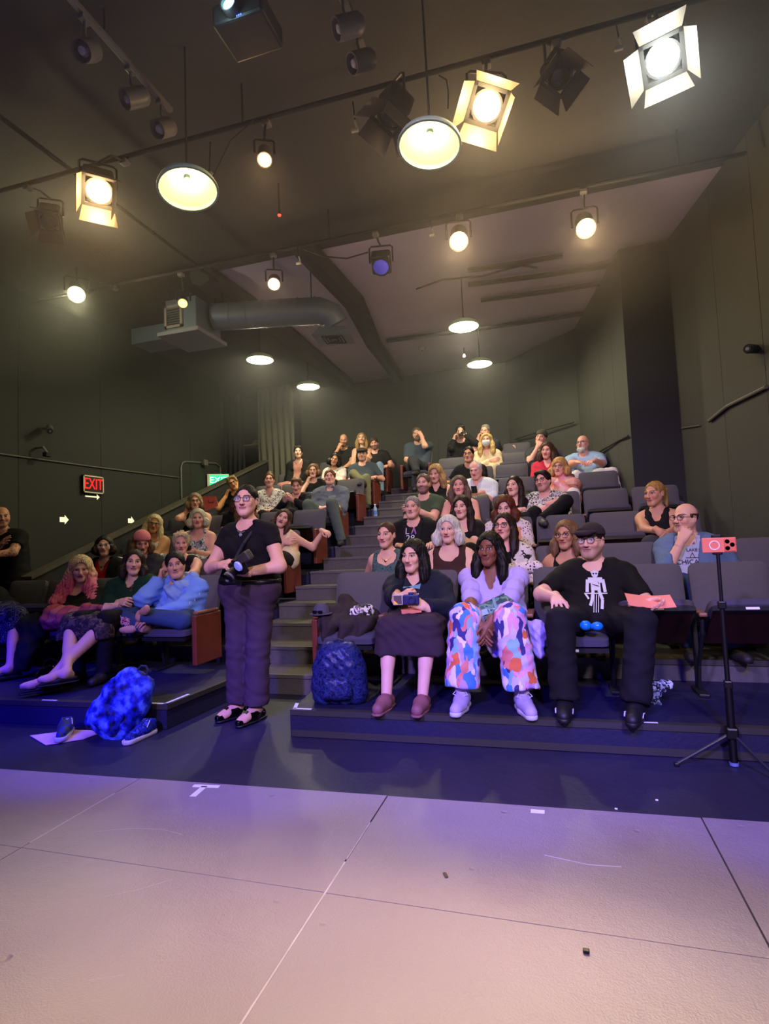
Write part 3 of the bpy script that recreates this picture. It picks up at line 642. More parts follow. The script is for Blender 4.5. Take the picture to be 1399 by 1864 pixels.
# ================================================================== smooth bodies: distance fields turned into quads
class Fld:
    def __init__(s, lo, hi, res):
        s.res = res; s.ax = [np.arange(lo[i], hi[i]+res, res, dtype=np.float32) for i in range(3)]
        s.F = np.full([len(a) for a in s.ax], 1.0, np.float32)
    def sub(s, lo, hi):
        sl = []
        for i in range(3):
            a = int(max(0, math.floor((lo[i]-s.ax[i][0])/s.res))); b = int(min(len(s.ax[i]), math.ceil((hi[i]-s.ax[i][0])/s.res)+1))
            if b <= a: return None
            sl.append(slice(a,b))
        return tuple(sl)
    def grid(s, sl): return s.ax[0][sl[0]][:,None,None], s.ax[1][sl[1]][None,:,None], s.ax[2][sl[2]][None,None,:]
    def _mix(s, sl, d, k, neg):
        F = s.F[sl]
        if neg: s.F[sl] = np.maximum(F, -d) if k <= 0 else -smin(-F, d, k)
        else: s.F[sl] = smin(F, d, k)
    def cap(s, a, b, ra, rb=None, k=.02, clip=None, neg=False, wob=None):
        rb = ra if rb is None else rb; m_ = max(ra,rb)+k+2*s.res
        a = np.array(a,float); b = np.array(b,float)
        sl = s.sub(np.minimum(a,b)-m_, np.maximum(a,b)+m_)
        if sl is None: return s
        x,y,z = s.grid(sl); d = b-a; L2 = float(d@d)+1e-12; L = math.sqrt(L2)
        px,py,pz = x-a[0],y-a[1],z-a[2]
        t = (px*d[0]+py*d[1]+pz*d[2])/L2; tc = np.clip(t,0,1)
        dist = np.sqrt((px-tc*d[0])**2+(py-tc*d[1])**2+(pz-tc*d[2])**2)-(ra+(rb-ra)*tc)
        if clip: dist = np.maximum(dist, np.maximum((t-clip[1])*L, (clip[0]-t)*L))
        s._mix(sl, dist, k, neg); return s
    def ell(s, c, r, k=.02, neg=False):
        m_ = max(r)+k+2*s.res; c = np.array(c,float)
        sl = s.sub(c-m_, c+m_)
        if sl is None: return s
        x,y,z = s.grid(sl); X,Y,Z = (x-c[0])/r[0],(y-c[1])/r[1],(z-c[2])/r[2]
        k0 = np.sqrt(X*X+Y*Y+Z*Z)+1e-6; k1 = np.sqrt((X/r[0])**2+(Y/r[1])**2+(Z/r[2])**2)+1e-6
        s._mix(sl, k0*(k0-1)/k1, k, neg); return s
    def cut(s, n, c):
        """keep n.p < c"""
        x,y,z = s.grid((slice(None),)*3); s.F = np.maximum(s.F, n[0]*x+n[1]*y+n[2]*z-c).astype(np.float32); return s
    def fn(s, f): x,y,z = s.grid((slice(None),)*3); s.F = np.asarray(f(s.F,x,y,z), np.float32); return s
    def mesh(s): return snet(s.F, s.ax)
def smin(a, b, k):
    if k <= 0: return np.minimum(a,b)
    h = np.clip(.5+.5*(b-a)/k, 0, 1); return b*(1-h)+a*h-k*h*(1-h)
def snet(F, ax):
    F[0]=F[-1]=1; F[:,0]=F[:,-1]=1; F[:,:,0]=F[:,:,-1]=1
    I = F < 0; c = I[:-1,:-1,:-1].astype(np.int8)
    for dx in (0,1):
        for dy in (0,1):
            for dz in (0,1):
                if dx+dy+dz: c = c+I[dx:I.shape[0]-1+dx, dy:I.shape[1]-1+dy, dz:I.shape[2]-1+dz]
    act = (c > 0)&(c < 8); ii,jj,kk = np.nonzero(act); n = len(ii)
    if n == 0: return np.zeros((0,3)), np.zeros((0,4),int)
    idx = np.full(act.shape, -1, np.int32); idx[ii,jj,kk] = np.arange(n)
    P = np.zeros((n,3)); cnt = np.zeros(n)
    co = [(0,0,0),(1,0,0),(0,1,0),(1,1,0),(0,0,1),(1,0,1),(0,1,1),(1,1,1)]
    V = [F[ii+a,jj+b,kk+c_] for a,b,c_ in co]
    for p,q in ((0,1),(2,3),(4,5),(6,7),(0,2),(1,3),(4,6),(5,7),(0,4),(1,5),(2,6),(3,7)):
        f0,f1 = V[p],V[q]; mk_ = (f0 < 0) != (f1 < 0); t = np.where(mk_, f0/np.where(mk_, f0-f1, 1), 0)
        for d in range(3): P[:,d] += np.where(mk_, co[p][d]+(co[q][d]-co[p][d])*t, 0)
        cnt += mk_
    P /= cnt[:,None]; res = ax[0][1]-ax[0][0]
    W = np.stack([ax[0][0]+(ii+P[:,0])*res, ax[1][0]+(jj+P[:,1])*res, ax[2][0]+(kk+P[:,2])*res],1)
    Q = []
    for d in range(3):
        sl0 = [slice(1,-1)]*3; sl0[d] = slice(0,-1); sl1 = [slice(1,-1)]*3; sl1[d] = slice(1,None)
        A = I[tuple(sl0)]; B = I[tuple(sl1)]
        if A.shape != B.shape:
            mn = [min(a,b) for a,b in zip(A.shape,B.shape)]; A = A[:mn[0],:mn[1],:mn[2]]; B = B[:mn[0],:mn[1],:mn[2]]
        e = np.nonzero(A != B); s_ = A[e]
        base = [e[0]+1,e[1]+1,e[2]+1]; base[d] = e[d]
        o1,o2 = [(1,2),(2,0),(0,1)][d]
        def at(u,v):
            q = [b.copy() for b in base]; q[o1] = q[o1]-u; q[o2] = q[o2]-v; return idx[q[0],q[1],q[2]]
        q = np.stack([at(1,1),at(0,1),at(0,0),at(1,0)],1)
        q[~s_] = q[~s_][:,::-1]; Q.append(q)
    Q = np.concatenate(Q); return W, Q[(Q >= 0).all(1)]
def fastmesh(name, V, Q, mats, smooth=True, hp=None):
    me = bpy.data.meshes.new(name); me.vertices.add(len(V)); me.vertices.foreach_set('co', np.ascontiguousarray(V,np.float32).ravel())
    me.loops.add(len(Q)*4); me.loops.foreach_set('vertex_index', np.ascontiguousarray(Q,np.int32).ravel())
    me.polygons.add(len(Q)); me.polygons.foreach_set('loop_start', np.arange(0,len(Q)*4,4,dtype=np.int32))
    try: me.polygons.foreach_set('loop_total', np.full(len(Q),4,np.int32))
    except Exception: pass
    me.polygons.foreach_set('use_smooth', [smooth]*len(Q))
    if hp is not None:
        a = me.attributes.new('hp','FLOAT_VECTOR','POINT'); a.data.foreach_set('vector', np.ascontiguousarray(hp,np.float32).ravel())
    me.update(); me.validate()
    for m_ in mats: me.materials.append(m_)
    return me
def joinm(parts):
    V = []; Q = []; H = []; n = 0
    for v,q,h in parts:
        V.append(v); Q.append(q+n); H.append(h if h is not None else np.full((len(v),3),9.0)); n += len(v)
    return np.concatenate(V), np.concatenate(Q), np.concatenate(H)
# ------------------------------------------------------------------ heads
HC = {}
HRES = (.0043,.0064,.0086)
def head_mesh(kind, lod):
    if (kind,lod) in HC: return HC[kind,lod]
    f = Fld((-.11,-.15,-.17),(.11,.13,.14), HRES[lod]); fem = kind[0] == 'f'; heavy = kind.endswith('w')
    j = .046 if fem else .054; j += .008 if heavy else 0
    f.ell((0,.014,.032),(.073,.092,.084),.01)
    f.ell((0,-.030,-.045),(j+.006,.058,.066),.05)
    f.cap((-.016 if not fem else -.009,-.071,-.097),(.016 if not fem else .009,-.071,-.097),.019 if not fem else .016,None,.03)            # chin
    for s in (-1,1):
        f.cap((s*(.052 if not fem else .046),.0,-.040),(s*(.025 if not fem else .018),-.06,-.088),.018 if not fem else .014,None,.03)        # jaw line
        f.ell((s*.040,-.066,-.022),(.020,.018,.020),.025)                                        # cheek
        f.ell((s*.031,-.105,.006),(.020,.022,.014),.012,True)                                    # eye socket
        f.ell((s*.031,-.0745,.006),(.0135,.0135,.0115),.004)                                     # eyeball with lids
        f.cap((s*.012,-.0905,.024),(s*.046,-.082,.026),.0075,.006,.014)                          # brow ridge
        f.ell((s*.0745,.012,-.004),(.0075,.019,.031),.006); f.ell((s*.082,.006,.0),(.006,.010,.018),.004,True)   # ears
        f.ell((s*.011,-.102,-.033),(.0085,.010,.0075),.006)                                      # nostril wings
    f.cap((0,-.090,.018),(0,-.107,-.024),.0085,.0105,.014); f.ell((0,-.108,-.028),(.0110,.0105,.0095),.010)
    f.cap((-.017,-.0875,-.0515),(.017,-.0875,-.0515),.0065,None,.008)                            # upper lip
    f.cap((-.013,-.0865,-.0625),(.013,-.0865,-.0625),.0078,None,.008)                            # lower lip
    f.cap((-.022,-.100,-.0572),(.022,-.100,-.0572),.0052,None,.004,neg=True)
    f.cap((0,.022,-.03),(0,.032,-.165),.044 if fem else .056,None,.03)
    f.cut((0,0,-1),.160)
    V,Q = f.mesh(); HC[kind,lod] = (V,Q); return HC[kind,lod]
HANDC = {}
def hand_mesh(curl, lod, spread=0):
    key = (round(curl,1), lod, spread)
    if key in HANDC: return HANDC[key]
    f = Fld((-.06,-.075,-.115),(.20,.10,.05), (.0046,.0068,.0090)[lod])
    f.cap((-.055,0,0),(.0,0,0),.0265,.0255,.02); f.cap((-.055,.008,0),(.02,.010,0),.022,None,.02)
    Y0 = (.032,.0110,-.0105,-.031); LN = (.070,.078,.072,.057); R0 = (.0092,.0095,.0090,.0078)
    if lod: R0 = tuple(r+.0009*lod for r in R0)
    for i in range(4):
        kn = np.array([.088-.004*abs(i-1), Y0[i], .002]); f.cap((.008,Y0[i]*.55,0), kn, .017,.0125,.014)
        a = math.radians(6)+curl*.85; p = kn; sp = (1.5-i)*(.09+spread*.10); d = lambda a: np.array([math.cos(a)*math.cos(sp), math.cos(a)*math.sin(sp), -math.sin(a)])
        for fr,da,rr in ((.45,curl*1.25,1),(.31,curl*.85,.93),(.24,0,.85)):
            q = p+d(a)*LN[i]*fr; f.cap(p,q,R0[i]*rr,R0[i]*rr*.94,.0025 if p is not kn else .006); p = q; a += da
    c = curl
    p0 = np.array([.018,.026,-.008]); p1 = p0+np.array([.034,.026-.012*c,-.010-.010*c]); p2 = p1+np.array([.030,.012-.022*c,-.006-.012*c]); p3 = p2+np.array([.022,.002-.020*c,-.004-.008*c])
    f.cap(p0,p1,.0165,.012,.012); f.cap(p1,p2,.0115,.0105,.004); f.cap(p2,p3,.0103,.0088,.003)
    V,Q = f.mesh(); HANDC[key] = (V,Q); return HANDC[key]
def frame(dx, dz):
    """rotation whose columns are x = fingers, z = back of hand"""
    x = np.array(dx,float); x /= np.linalg.norm(x); z = np.array(dz,float); z -= x*(z@x)
    if np.linalg.norm(z) < 1e-3: z = np.array([0,0,1.])-x*x[2]
    z /= np.linalg.norm(z); y = np.cross(z,x); return np.stack([x,y,z],1)
def rotm(yaw, pitch, roll):
    return np.array(Euler((0,0,yaw)).to_matrix()@Euler((pitch,0,0)).to_matrix()@Euler((0,roll,0)).to_matrix())
# ------------------------------------------------------------------ hair
HAIRC = {}
def hair_mesh(style, L, vol, lod, seed=0):
    key = (style,L,vol,lod,seed)
    if key in HAIRC: return HAIRC[key]
    res = (.0068,.0095,.0125)[lod]; lo = -max(.13,L+.05)
    f = Fld((-.24,-.19,lo),(.24,.21,.20), res); v = vol
    curly = style in ('curly','longcurly'); long_ = style in ('long','longcurly','bob','wavy','dreads')
    f.ell((0,.016,.036),(.0785+v,.098+v,.086+v),.01)
    if style in ('short','crop','receding','fringe_bald','pixie','side','updo','pony','tousled','back'):
        g = {'crop':.0,'short':-.012,'side':-.012,'receding':-.01,'fringe_bald':-.03,'pixie':-.035,'tousled':-.03,'updo':-.035,'pony':-.035,'back':-.035}[style]
        f.cut((0,-.50,-1),.012-g)
        if style == 'back': f.ell((0,.115,-.02),(.045,.035,.045),.015)
        if style in ('updo','pony','pixie','side','back'): f.ell((0,.085,-.02),(.055,.03,.05),.03)
        if style in ('pixie','side','tousled'): f.cap((-.050,-.058,.092),(.055,-.060,.090),.020,.022,.03); f.cap((.045,-.062,.07),(.066,-.045,.02),.016,.010,.02)
        if style == 'tousled':
            r = random.Random(seed)
            for _ in range(16):
                a = r.uniform(0,2*PI); e = r.uniform(.5,1.4); p = np.array([math.cos(a)*math.cos(e)*.08, .01+math.sin(a)*math.cos(e)*.09, .04+math.sin(e)*.085]); f.cap(p*.9,p*1.15+np.array([0,0,.006]),.016,.006,.01)
        if style == 'updo': f.ell((0,.045,.125),(.048,.045,.038),.015); f.cap((0,.10,.03),(0,.06,.12),.03,.03,.02)
        if style == 'pony': f.cap((0,.09,.05),(.0,.15,.03),.022,.03,.015); f.cap((0,.15,.03),(.02,.15,-.12),.03,.014,.02)
    if long_:
        B = -L; w_ = .012+v; sp_ = .075 if v >= .03 else 0
        for s in (-1,1):
            f.cap((s*.068,.012,.045),(s*(.086+v*.5),-.004,-.06),.022+v*.6,.024+v,.03)
            f.cap((s*(.083+v*.5),-.006,-.06),(s*(.088+v+sp_*.5),-.028-sp_*.9,B*.72),.024+v,.026+v,.03)
            f.cap((s*(.088+v),-.028-sp_*.7,B*.45),(s*(.080+v+sp_),-.055-sp_*1.5,B),.026+v,.010 if style != 'bob' else .02,.03)
            f.cap((s*.060,.055,-.02),(s*(.075+v),.045,B*.9),.034+v*.6,.030+v*.7,.03)
            f.cap((s*.03,.08,.0),(s*.05,.075,B*.95),.036,.030+v*.5,.04)
        f.cap((0,.085,.0),(0,.08,B*.95),.036,.03,.04)
        if style == 'dreads': f.cut((0,0,-1),L)
    if style in ('curly',):
        for a in range(0,360,24):
            A = math.radians(a)
            for z_,r_ in ((.06,.085),(.0,.10),(-.05,.09)):
                y_ = .03+math.sin(A)*r_; f.ell((math.cos(A)*r_, y_, z_),(.04,.04,.04),.02)
    # opening for the face
    up = {'fringe':.0}.get(style, 0)
    fy = -.105
    if style in ('receding',): f.ell((0,-.075,.085),(.058,.075,.06),.01,True)
    if style == 'fringe_bald': f.cut((0,0,1),.034); f.ell((0,-.07,.05),(.075,.09,.07),.01,True)
    if style != 'dummy':
        top = .078 if style in ('pixie','side','tousled') and seed % 2 == 0 else .070
        if seed == 9: top = .045                      # fringe over the brow
        f.ell((0,fy+.008,-.035),(.0735,.080+max(0,v-.02),.045+top+max(0,v-.02)),.008,True)
        f.ell((0,fy-.005,-.11),(.064,.074,.09),.01,True)
        f.cap((0,-.06,-.10),(0,-.05,-.5),.048 if v < .03 else .036,.040 if v < .03 else .01,.01,neg=True)
    amp = .0050 if curly else .0036 if style == 'wavy' else .0028
    def strands(F,x,y,z):
        ph = np.arctan2(x, y-.01+1e-4)
        if curly: return F+amp*1.6*np.sin(95*x+seed)*np.sin(88*y+1.3)*np.sin(80*z)+amp*.6*np.sin(160*z+ph*6)
        return F+amp*np.sin(ph*34+5*np.sin(14*z+seed))+amp*.6*np.sin(ph*71+z*25+seed)+(amp*.8*np.sin(48*z+4*ph) if style == 'wavy' else 0)
    f.fn(strands)
    V,Q = f.mesh(); HAIRC[key] = (V,Q); return HAIRC[key]
def beard_mesh(lod, L=.03):
    key = ('beard',lod,L)
    if key in HAIRC: return HAIRC[key]
    f = Fld((-.09,-.15,-.20),(.09,.04,.02), (.0045,.0062,.008)[lod])
    f.cap((-.025,-.075,-.100),(.025,-.075,-.100),.024+L*.25,None,.02); f.cap((0,-.08,-.10),(0,-.085,-.10-L),.024,.012,.02)
    for s in (-1,1):
        f.cap((s*.060,-.005,-.04),(s*.034,-.060,-.090),.014,.020,.02); f.cap((s*.0,-.100,-.0435),(s*.026,-.090,-.060),.0065,.006,.01)
    f.ell((0,-.108,-.057),(.022,.022,.0085),.004,True)
    f.fn(lambda F,x,y,z: F+.0015*np.sin(160*x)*np.sin(150*z+y*60))
    V,Q = f.mesh(); HAIRC[key] = (V,Q); return HAIRC[key]
# ------------------------------------------------------------------ skin shader with drawn features
def node(nt, op, a, b=None, c=None):
    n = nt.nodes.new('ShaderNodeMath'); n.operation = op
    for i,v in enumerate((a,b,c)):
        if v is None: continue
        if isinstance(v,(int,float)): n.inputs[i].default_value = v
        else: nt.links.new(v, n.inputs[i])
    return n.outputs[0]
def mixc(nt, fac, a, b):
    n = nt.nodes.new('ShaderNodeMix'); n.data_type = 'RGBA'
    if isinstance(fac,(int,float)): n.inputs[0].default_value = fac
    else: nt.links.new(fac, n.inputs[0])
    for i,v in ((6,a),(7,b)):
        if isinstance(v,tuple): n.inputs[i].default_value = (*v,1)
        else: nt.links.new(v, n.inputs[i])
    return n.outputs[2]
def skin_mat(tone, brow=(.18,.12,.09), lip=(.68,.36,.34), iris=(.15,.10,.07), stub=0, stubc=(.25,.2,.17), tat=0):
    m = bpy.data.materials.new('skin'); m.use_nodes = True; nt = m.node_tree; b = nt.nodes['Principled BSDF']
    b.inputs['Roughness'].default_value = .52; b.inputs['Specular IOR Level'].default_value = .35
    at = nt.nodes.new('ShaderNodeAttribute'); at.attribute_name = 'hp'; sp = nt.nodes.new('ShaderNodeSeparateXYZ'); nt.links.new(at.outputs['Vector'], sp.inputs[0])
    X,Y,Z = sp.outputs; ax = node(nt,'ABSOLUTE',X); N = lambda *a: node(nt,*a)
    front = N('LESS_THAN',Y,-.045); T = lin(tone)
    nz = nt.nodes.new('ShaderNodeTexNoise'); nz.inputs['Scale'].default_value = 25; tc = nt.nodes.new('ShaderNodeTexCoord'); nt.links.new(tc.outputs['Object'], nz.inputs['Vector'])
    col = mixc(nt, N('MULTIPLY',nz.outputs['Fac'],.5), T, (min(1,T[0]*1.08),T[1]*.78,T[2]*.74))
    def ell_(cx,cz,rx,rz): 
        return N('ADD', N('POWER',N('DIVIDE',N('SUBTRACT',ax,cx),rx),2.0), N('POWER',N('DIVIDE',N('SUBTRACT',Z,cz),rz),2.0))
    def soft(e, w): # 1 inside
        n = nt.nodes.new('ShaderNodeMapRange'); n.inputs[1].default_value = 1-w; n.inputs[2].default_value = 1+w; n.inputs[3].default_value = 1; n.inputs[4].default_value = 0; nt.links.new(e, n.inputs[0]); return n.outputs[0]
    A = lambda a: N('MULTIPLY',a,front)
    col = mixc(nt, A(N('MULTIPLY',soft(ell_(.043,-.030,.024,.020),.8),.35)), col, (min(1,T[0]*1.02),T[1]*.62,T[2]*.58))
    if stub:
        yb = N('LESS_THAN',Y,.015)
        s1 = soft(N('DIVIDE',N('ADD',Z,.20),.165),.05)            # below z=-.035
        s2 = soft(ell_(0,-.074,.046,.042),.25); s3 = soft(ell_(.018,-.042,.024,.0075),.3)
        jaw = N('MULTIPLY',s1,N('MULTIPLY',yb,N('GREATER_THAN',Z,-.135))); ring = N('MAXIMUM',N('MULTIPLY',jaw,1.0),s3)
        col = mixc(nt, N('MULTIPLY',ring,stub), col, lin(stubc))
    col = mixc(nt, A(soft(ell_(.031,.006,.0185,.0115),.5)), col, (T[0]*.80,T[1]*.70,T[2]*.70))
    col = mixc(nt, A(soft(ell_(.031,.0066,.0155,.0074),.12)), col, lin((.16,.11,.10)))
    col = mixc(nt, A(soft(ell_(.031,.0052,.0140,.0055),.15)), col, (.55,.52,.50))
    col = mixc(nt, A(soft(ell_(.031,.0058,.0062,.0062),.15)), col, lin(iris))
    col = mixc(nt, A(soft(ell_(.031,.0058,.0028,.0028),.15)), col, (.005,.005,.005))
    bz = N('SUBTRACT',Z,N('SUBTRACT',.0285,N('MULTIPLY',N('POWER',N('SUBTRACT',ax,.032),2.0),9.0)))
    be = N('ADD',N('POWER',N('DIVIDE',bz,.0048),2.0),N('POWER',N('DIVIDE',N('SUBTRACT',ax,.032),.0205),4.0))
    col = mixc(nt, A(N('MULTIPLY',soft(be,.3),.85)), col, lin(brow))
    col = mixc(nt, A(soft(ell_(0,-.0572,.0245,.0115),.18)), col, lin(lip))
    col = mixc(nt, A(soft(ell_(0,-.0568,.0235,.0016),.3)), col, lin((.22,.09,.08)))
    col = mixc(nt, A(soft(ell_(.0075,-.0385,.0042,.0026),.3)), col, lin((.18,.08,.07)))
    if tat:
        tn = nt.nodes.new('ShaderNodeTexVoronoi'); tn.inputs['Scale'].default_value = 38; nt.links.new(tc.outputs['Object'], tn.inputs['Vector'])
        col = mixc(nt, N('MULTIPLY',N('GREATER_THAN',X,5.0),N('MULTIPLY',N('LESS_THAN',tn.outputs['Distance'],.42),tat)), col, lin((.24,.24,.26)))
    nt.links.new(col, b.inputs['Base Color']); b.inputs['Subsurface Weight'].default_value = 0
    return m
def hair_mat(name, c1, c2=None, grad=None):
    if name in MATS: return MATS[name]
    m = bpy.data.materials.new(name); m.use_nodes = True; nt = m.node_tree; b = nt.nodes['Principled BSDF']; b.inputs['Roughness'].default_value = .55; b.inputs['Specular IOR Level'].default_value = .3
    tc = nt.nodes.new('ShaderNodeTexCoord'); mp = nt.nodes.new('ShaderNodeMapping'); mp.inputs['Scale'].default_value = (130,130,9); nt.links.new(tc.outputs['Object'], mp.inputs[0])
    n = nt.nodes.new('ShaderNodeTexNoise'); n.inputs['Scale'].default_value = 1; n.inputs['Detail'].default_value = 3; nt.links.new(mp.outputs[0], n.inputs['Vector'])
    r = nt.nodes.new('ShaderNodeMapRange'); r.inputs[1].default_value = .35; r.inputs[2].default_value = .65; nt.links.new(n.outputs['Fac'], r.inputs[0])
    a = lin(c1); d = lin(c2) if c2 and not grad else tuple(v*.45 for v in a)
    col = mixc(nt, r.outputs[0], d, a)
    if grad:
        sp = nt.nodes.new('ShaderNodeSeparateXYZ'); nt.links.new(tc.outputs['Object'], sp.inputs[0]); g = nt.nodes.new('ShaderNodeMapRange'); g.inputs[1].default_value = grad[0]; g.inputs[2].default_value = grad[1]; nt.links.new(sp.outputs[2], g.inputs[0])
        k = lin(c2); col2 = mixc(nt, r.outputs[0], tuple(v*.6 for v in k), k); col = mixc(nt, g.outputs[0], col2, col)
    nt.links.new(col, b.inputs['Base Color'])
    bp = nt.nodes.new('ShaderNodeBump'); bp.inputs['Strength'].default_value = .5; bp.inputs['Distance'].default_value = .004; nt.links.new(n.outputs['Fac'], bp.inputs['Height']); nt.links.new(bp.outputs[0], b.inputs['Normal'])
    MATS[name] = m; return m
# ------------------------------------------------------------------ eyeglasses
GL = {}
def glasses_meshes(shape):
    if shape in GL: return GL[shape]
    rim = MB(); lens = MB(); a,b = (.0235,.0175) if shape != 'round' else (.0215,.0205); e = .62 if shape != 'round' else 1.0
    for s in (-1,1):
        pts = []
        for k in range(21):
            t = 2*PI*k/20; c,d = math.cos(t),math.sin(t); pts.append((s*.0325+a*math.copysign(abs(c)**e,c), -.103-.000*abs(c), .004+b*math.copysign(abs(d)**e,d)))
        rim.tube(pts, .0022 if shape != 'wire' else .0011, 5)
        rim.tube([(s*.0325+s*a,-.102,.010),(s*.074,-.088,.012),(s*.082,-.03,.010),(s*.080,.012,.006),(s*.078,.03,-.012)], .0018, 5)
    rim.tube([(-.0115,-.103,.008),(0,-.106,.011),(.0115,-.103,.008)], .0018, 5)
    GL[shape] = rim; return rim
# ================================================================== people
LOOK = np.array([-2.8,-.5,1.25])
BRES = (.0108,.0160,.021)
SRES = (.0125,.0190,.025)
TRES = (.0125,.0200,.026)
M_frame_blk = mat('frame_black', (.10,.09,.10), .3); M_frame_wire = mat('frame_metal', (.45,.40,.33), .25, metal=.8)
M_lens = mat('spectacle_lens', (.9,.92,.95), .05, alpha=.10)
def ik(S, W, L1, L2, pole):
    S = np.array(S,float); W = np.array(W,float); d = W-S; D = np.linalg.norm(d)
    if D > (L1+L2)*.995: k = D/((L1+L2)*.995); L1 *= k; L2 *= k
    u = d/D; a = (L1*L1-L2*L2+D*D)/(2*D); h = math.sqrt(max(0,L1*L1-a*a)); p = np.array(pole,float); p -= u*(u@p); p /= np.linalg.norm(p)+1e-9
    return S+u*a+p*h
def arms(pose, H, N, sgn):
    """wrist, finger direction, back-of-hand direction, curl, elbow pole for one arm (sgn -1 = image left)"""
    s = sgn
    P = {
     'lap':    ((H[0]*.5+s*.075,-.50,.565),(-s*.8,-.55,-.10),(0,-.35,1),.55,(s*.6,.5,-.7)),
     'laphi':  ((H[0]*.5+s*.075,-.46,.61),(-s*.85,-.45,-.05),(0,-.5,1),.5,(s*.6,.5,-.7)),
     'knee':   ((s*.15,-.58,.615),(s*.05,-.92,-.25),(0,-.2,1),.3,(s*.7,.6,-.5)),
     'clasp':  ((s*.055,-.62,.60),(-s*.55,-.6,-.55),(s*.6,-.5,.5),.25,(s*.8,.5,-.4)),
     'chin':   ((H[0]+s*.075,H[1]-.075,H[2]-.185),(-s*.30,.12,.9),(s*.55,-.75,.1),.75,(s*.40,-.6,-1)),
     'mouth':  ((H[0]+s*.060,H[1]-.135,H[2]-.170),(-s*.45,.05,.85),(s*.2,-.95,.2),.95,(s*.40,-.5,-1)),
     'temple': ((H[0]+s*.125,H[1]-.045,H[2]-.145),(-s*.22,.10,.95),(s*.9,-.35,0),.7,(s*.30,-.45,-1.0)),
     'brow':   ((H[0]+s*.105,H[1]-.10,H[2]-.060),(-s*.5,.25,.8),(s*.5,-.8,.3),.45,(s*.35,-.5,-1)),
     'cross':  ((-s*.075,-.42,.66 if s < 0 else .70),(-s*.95,-.05,.12),(0,-1,.25),.25,(s*.9,.1,-.8)),
     'phone':  ((s*.055,-.50,.70),(-s*.55,-.55,.45),(s*.4,-.5,-.7),.7,(s*.8,.4,-.7)),
     'cam':    ((s*.095,-.48,.80),(-s*.75,-.5,.25),(s*.3,-.8,.5),.7,(s*.9,.3,-.7)),
     'camface':((H[0]+s*.10,H[1]-.17,H[2]-.09),(-s*.75,-.2,.6),(s*.4,-.8,.3),.75,(s*.9,.0,-.9)),
     'arm':    ((s*.29,-.42,.575),(s*.0,-1,-.05),(0,0,1),.35,(s*.5,.6,-.6)),
     'over':   ((s*.42,-.02,.78),(s*.8,-.5,-.25),(0,-.2,1),.45,(s*.2,.6,-.9)),
     'fwd':    ((s*.10,-.70,.68),(-s*.6,-.7,-.2),(0,-.3,1),.4,(s*.8,.3,-.6)),
     'down':   ((s*.27,-.20,.42),(0,-.3,-1),(s*1,0,0),.3,(s*.3,.6,-.2)),
     'palm':   ((s*.25,-.56,.61),(s*.35,-.93,.0),(s*.15,0,-1),.35,(s*.6,.5,-.6)),
    }
    return P[pose]
PEOPLE = {}
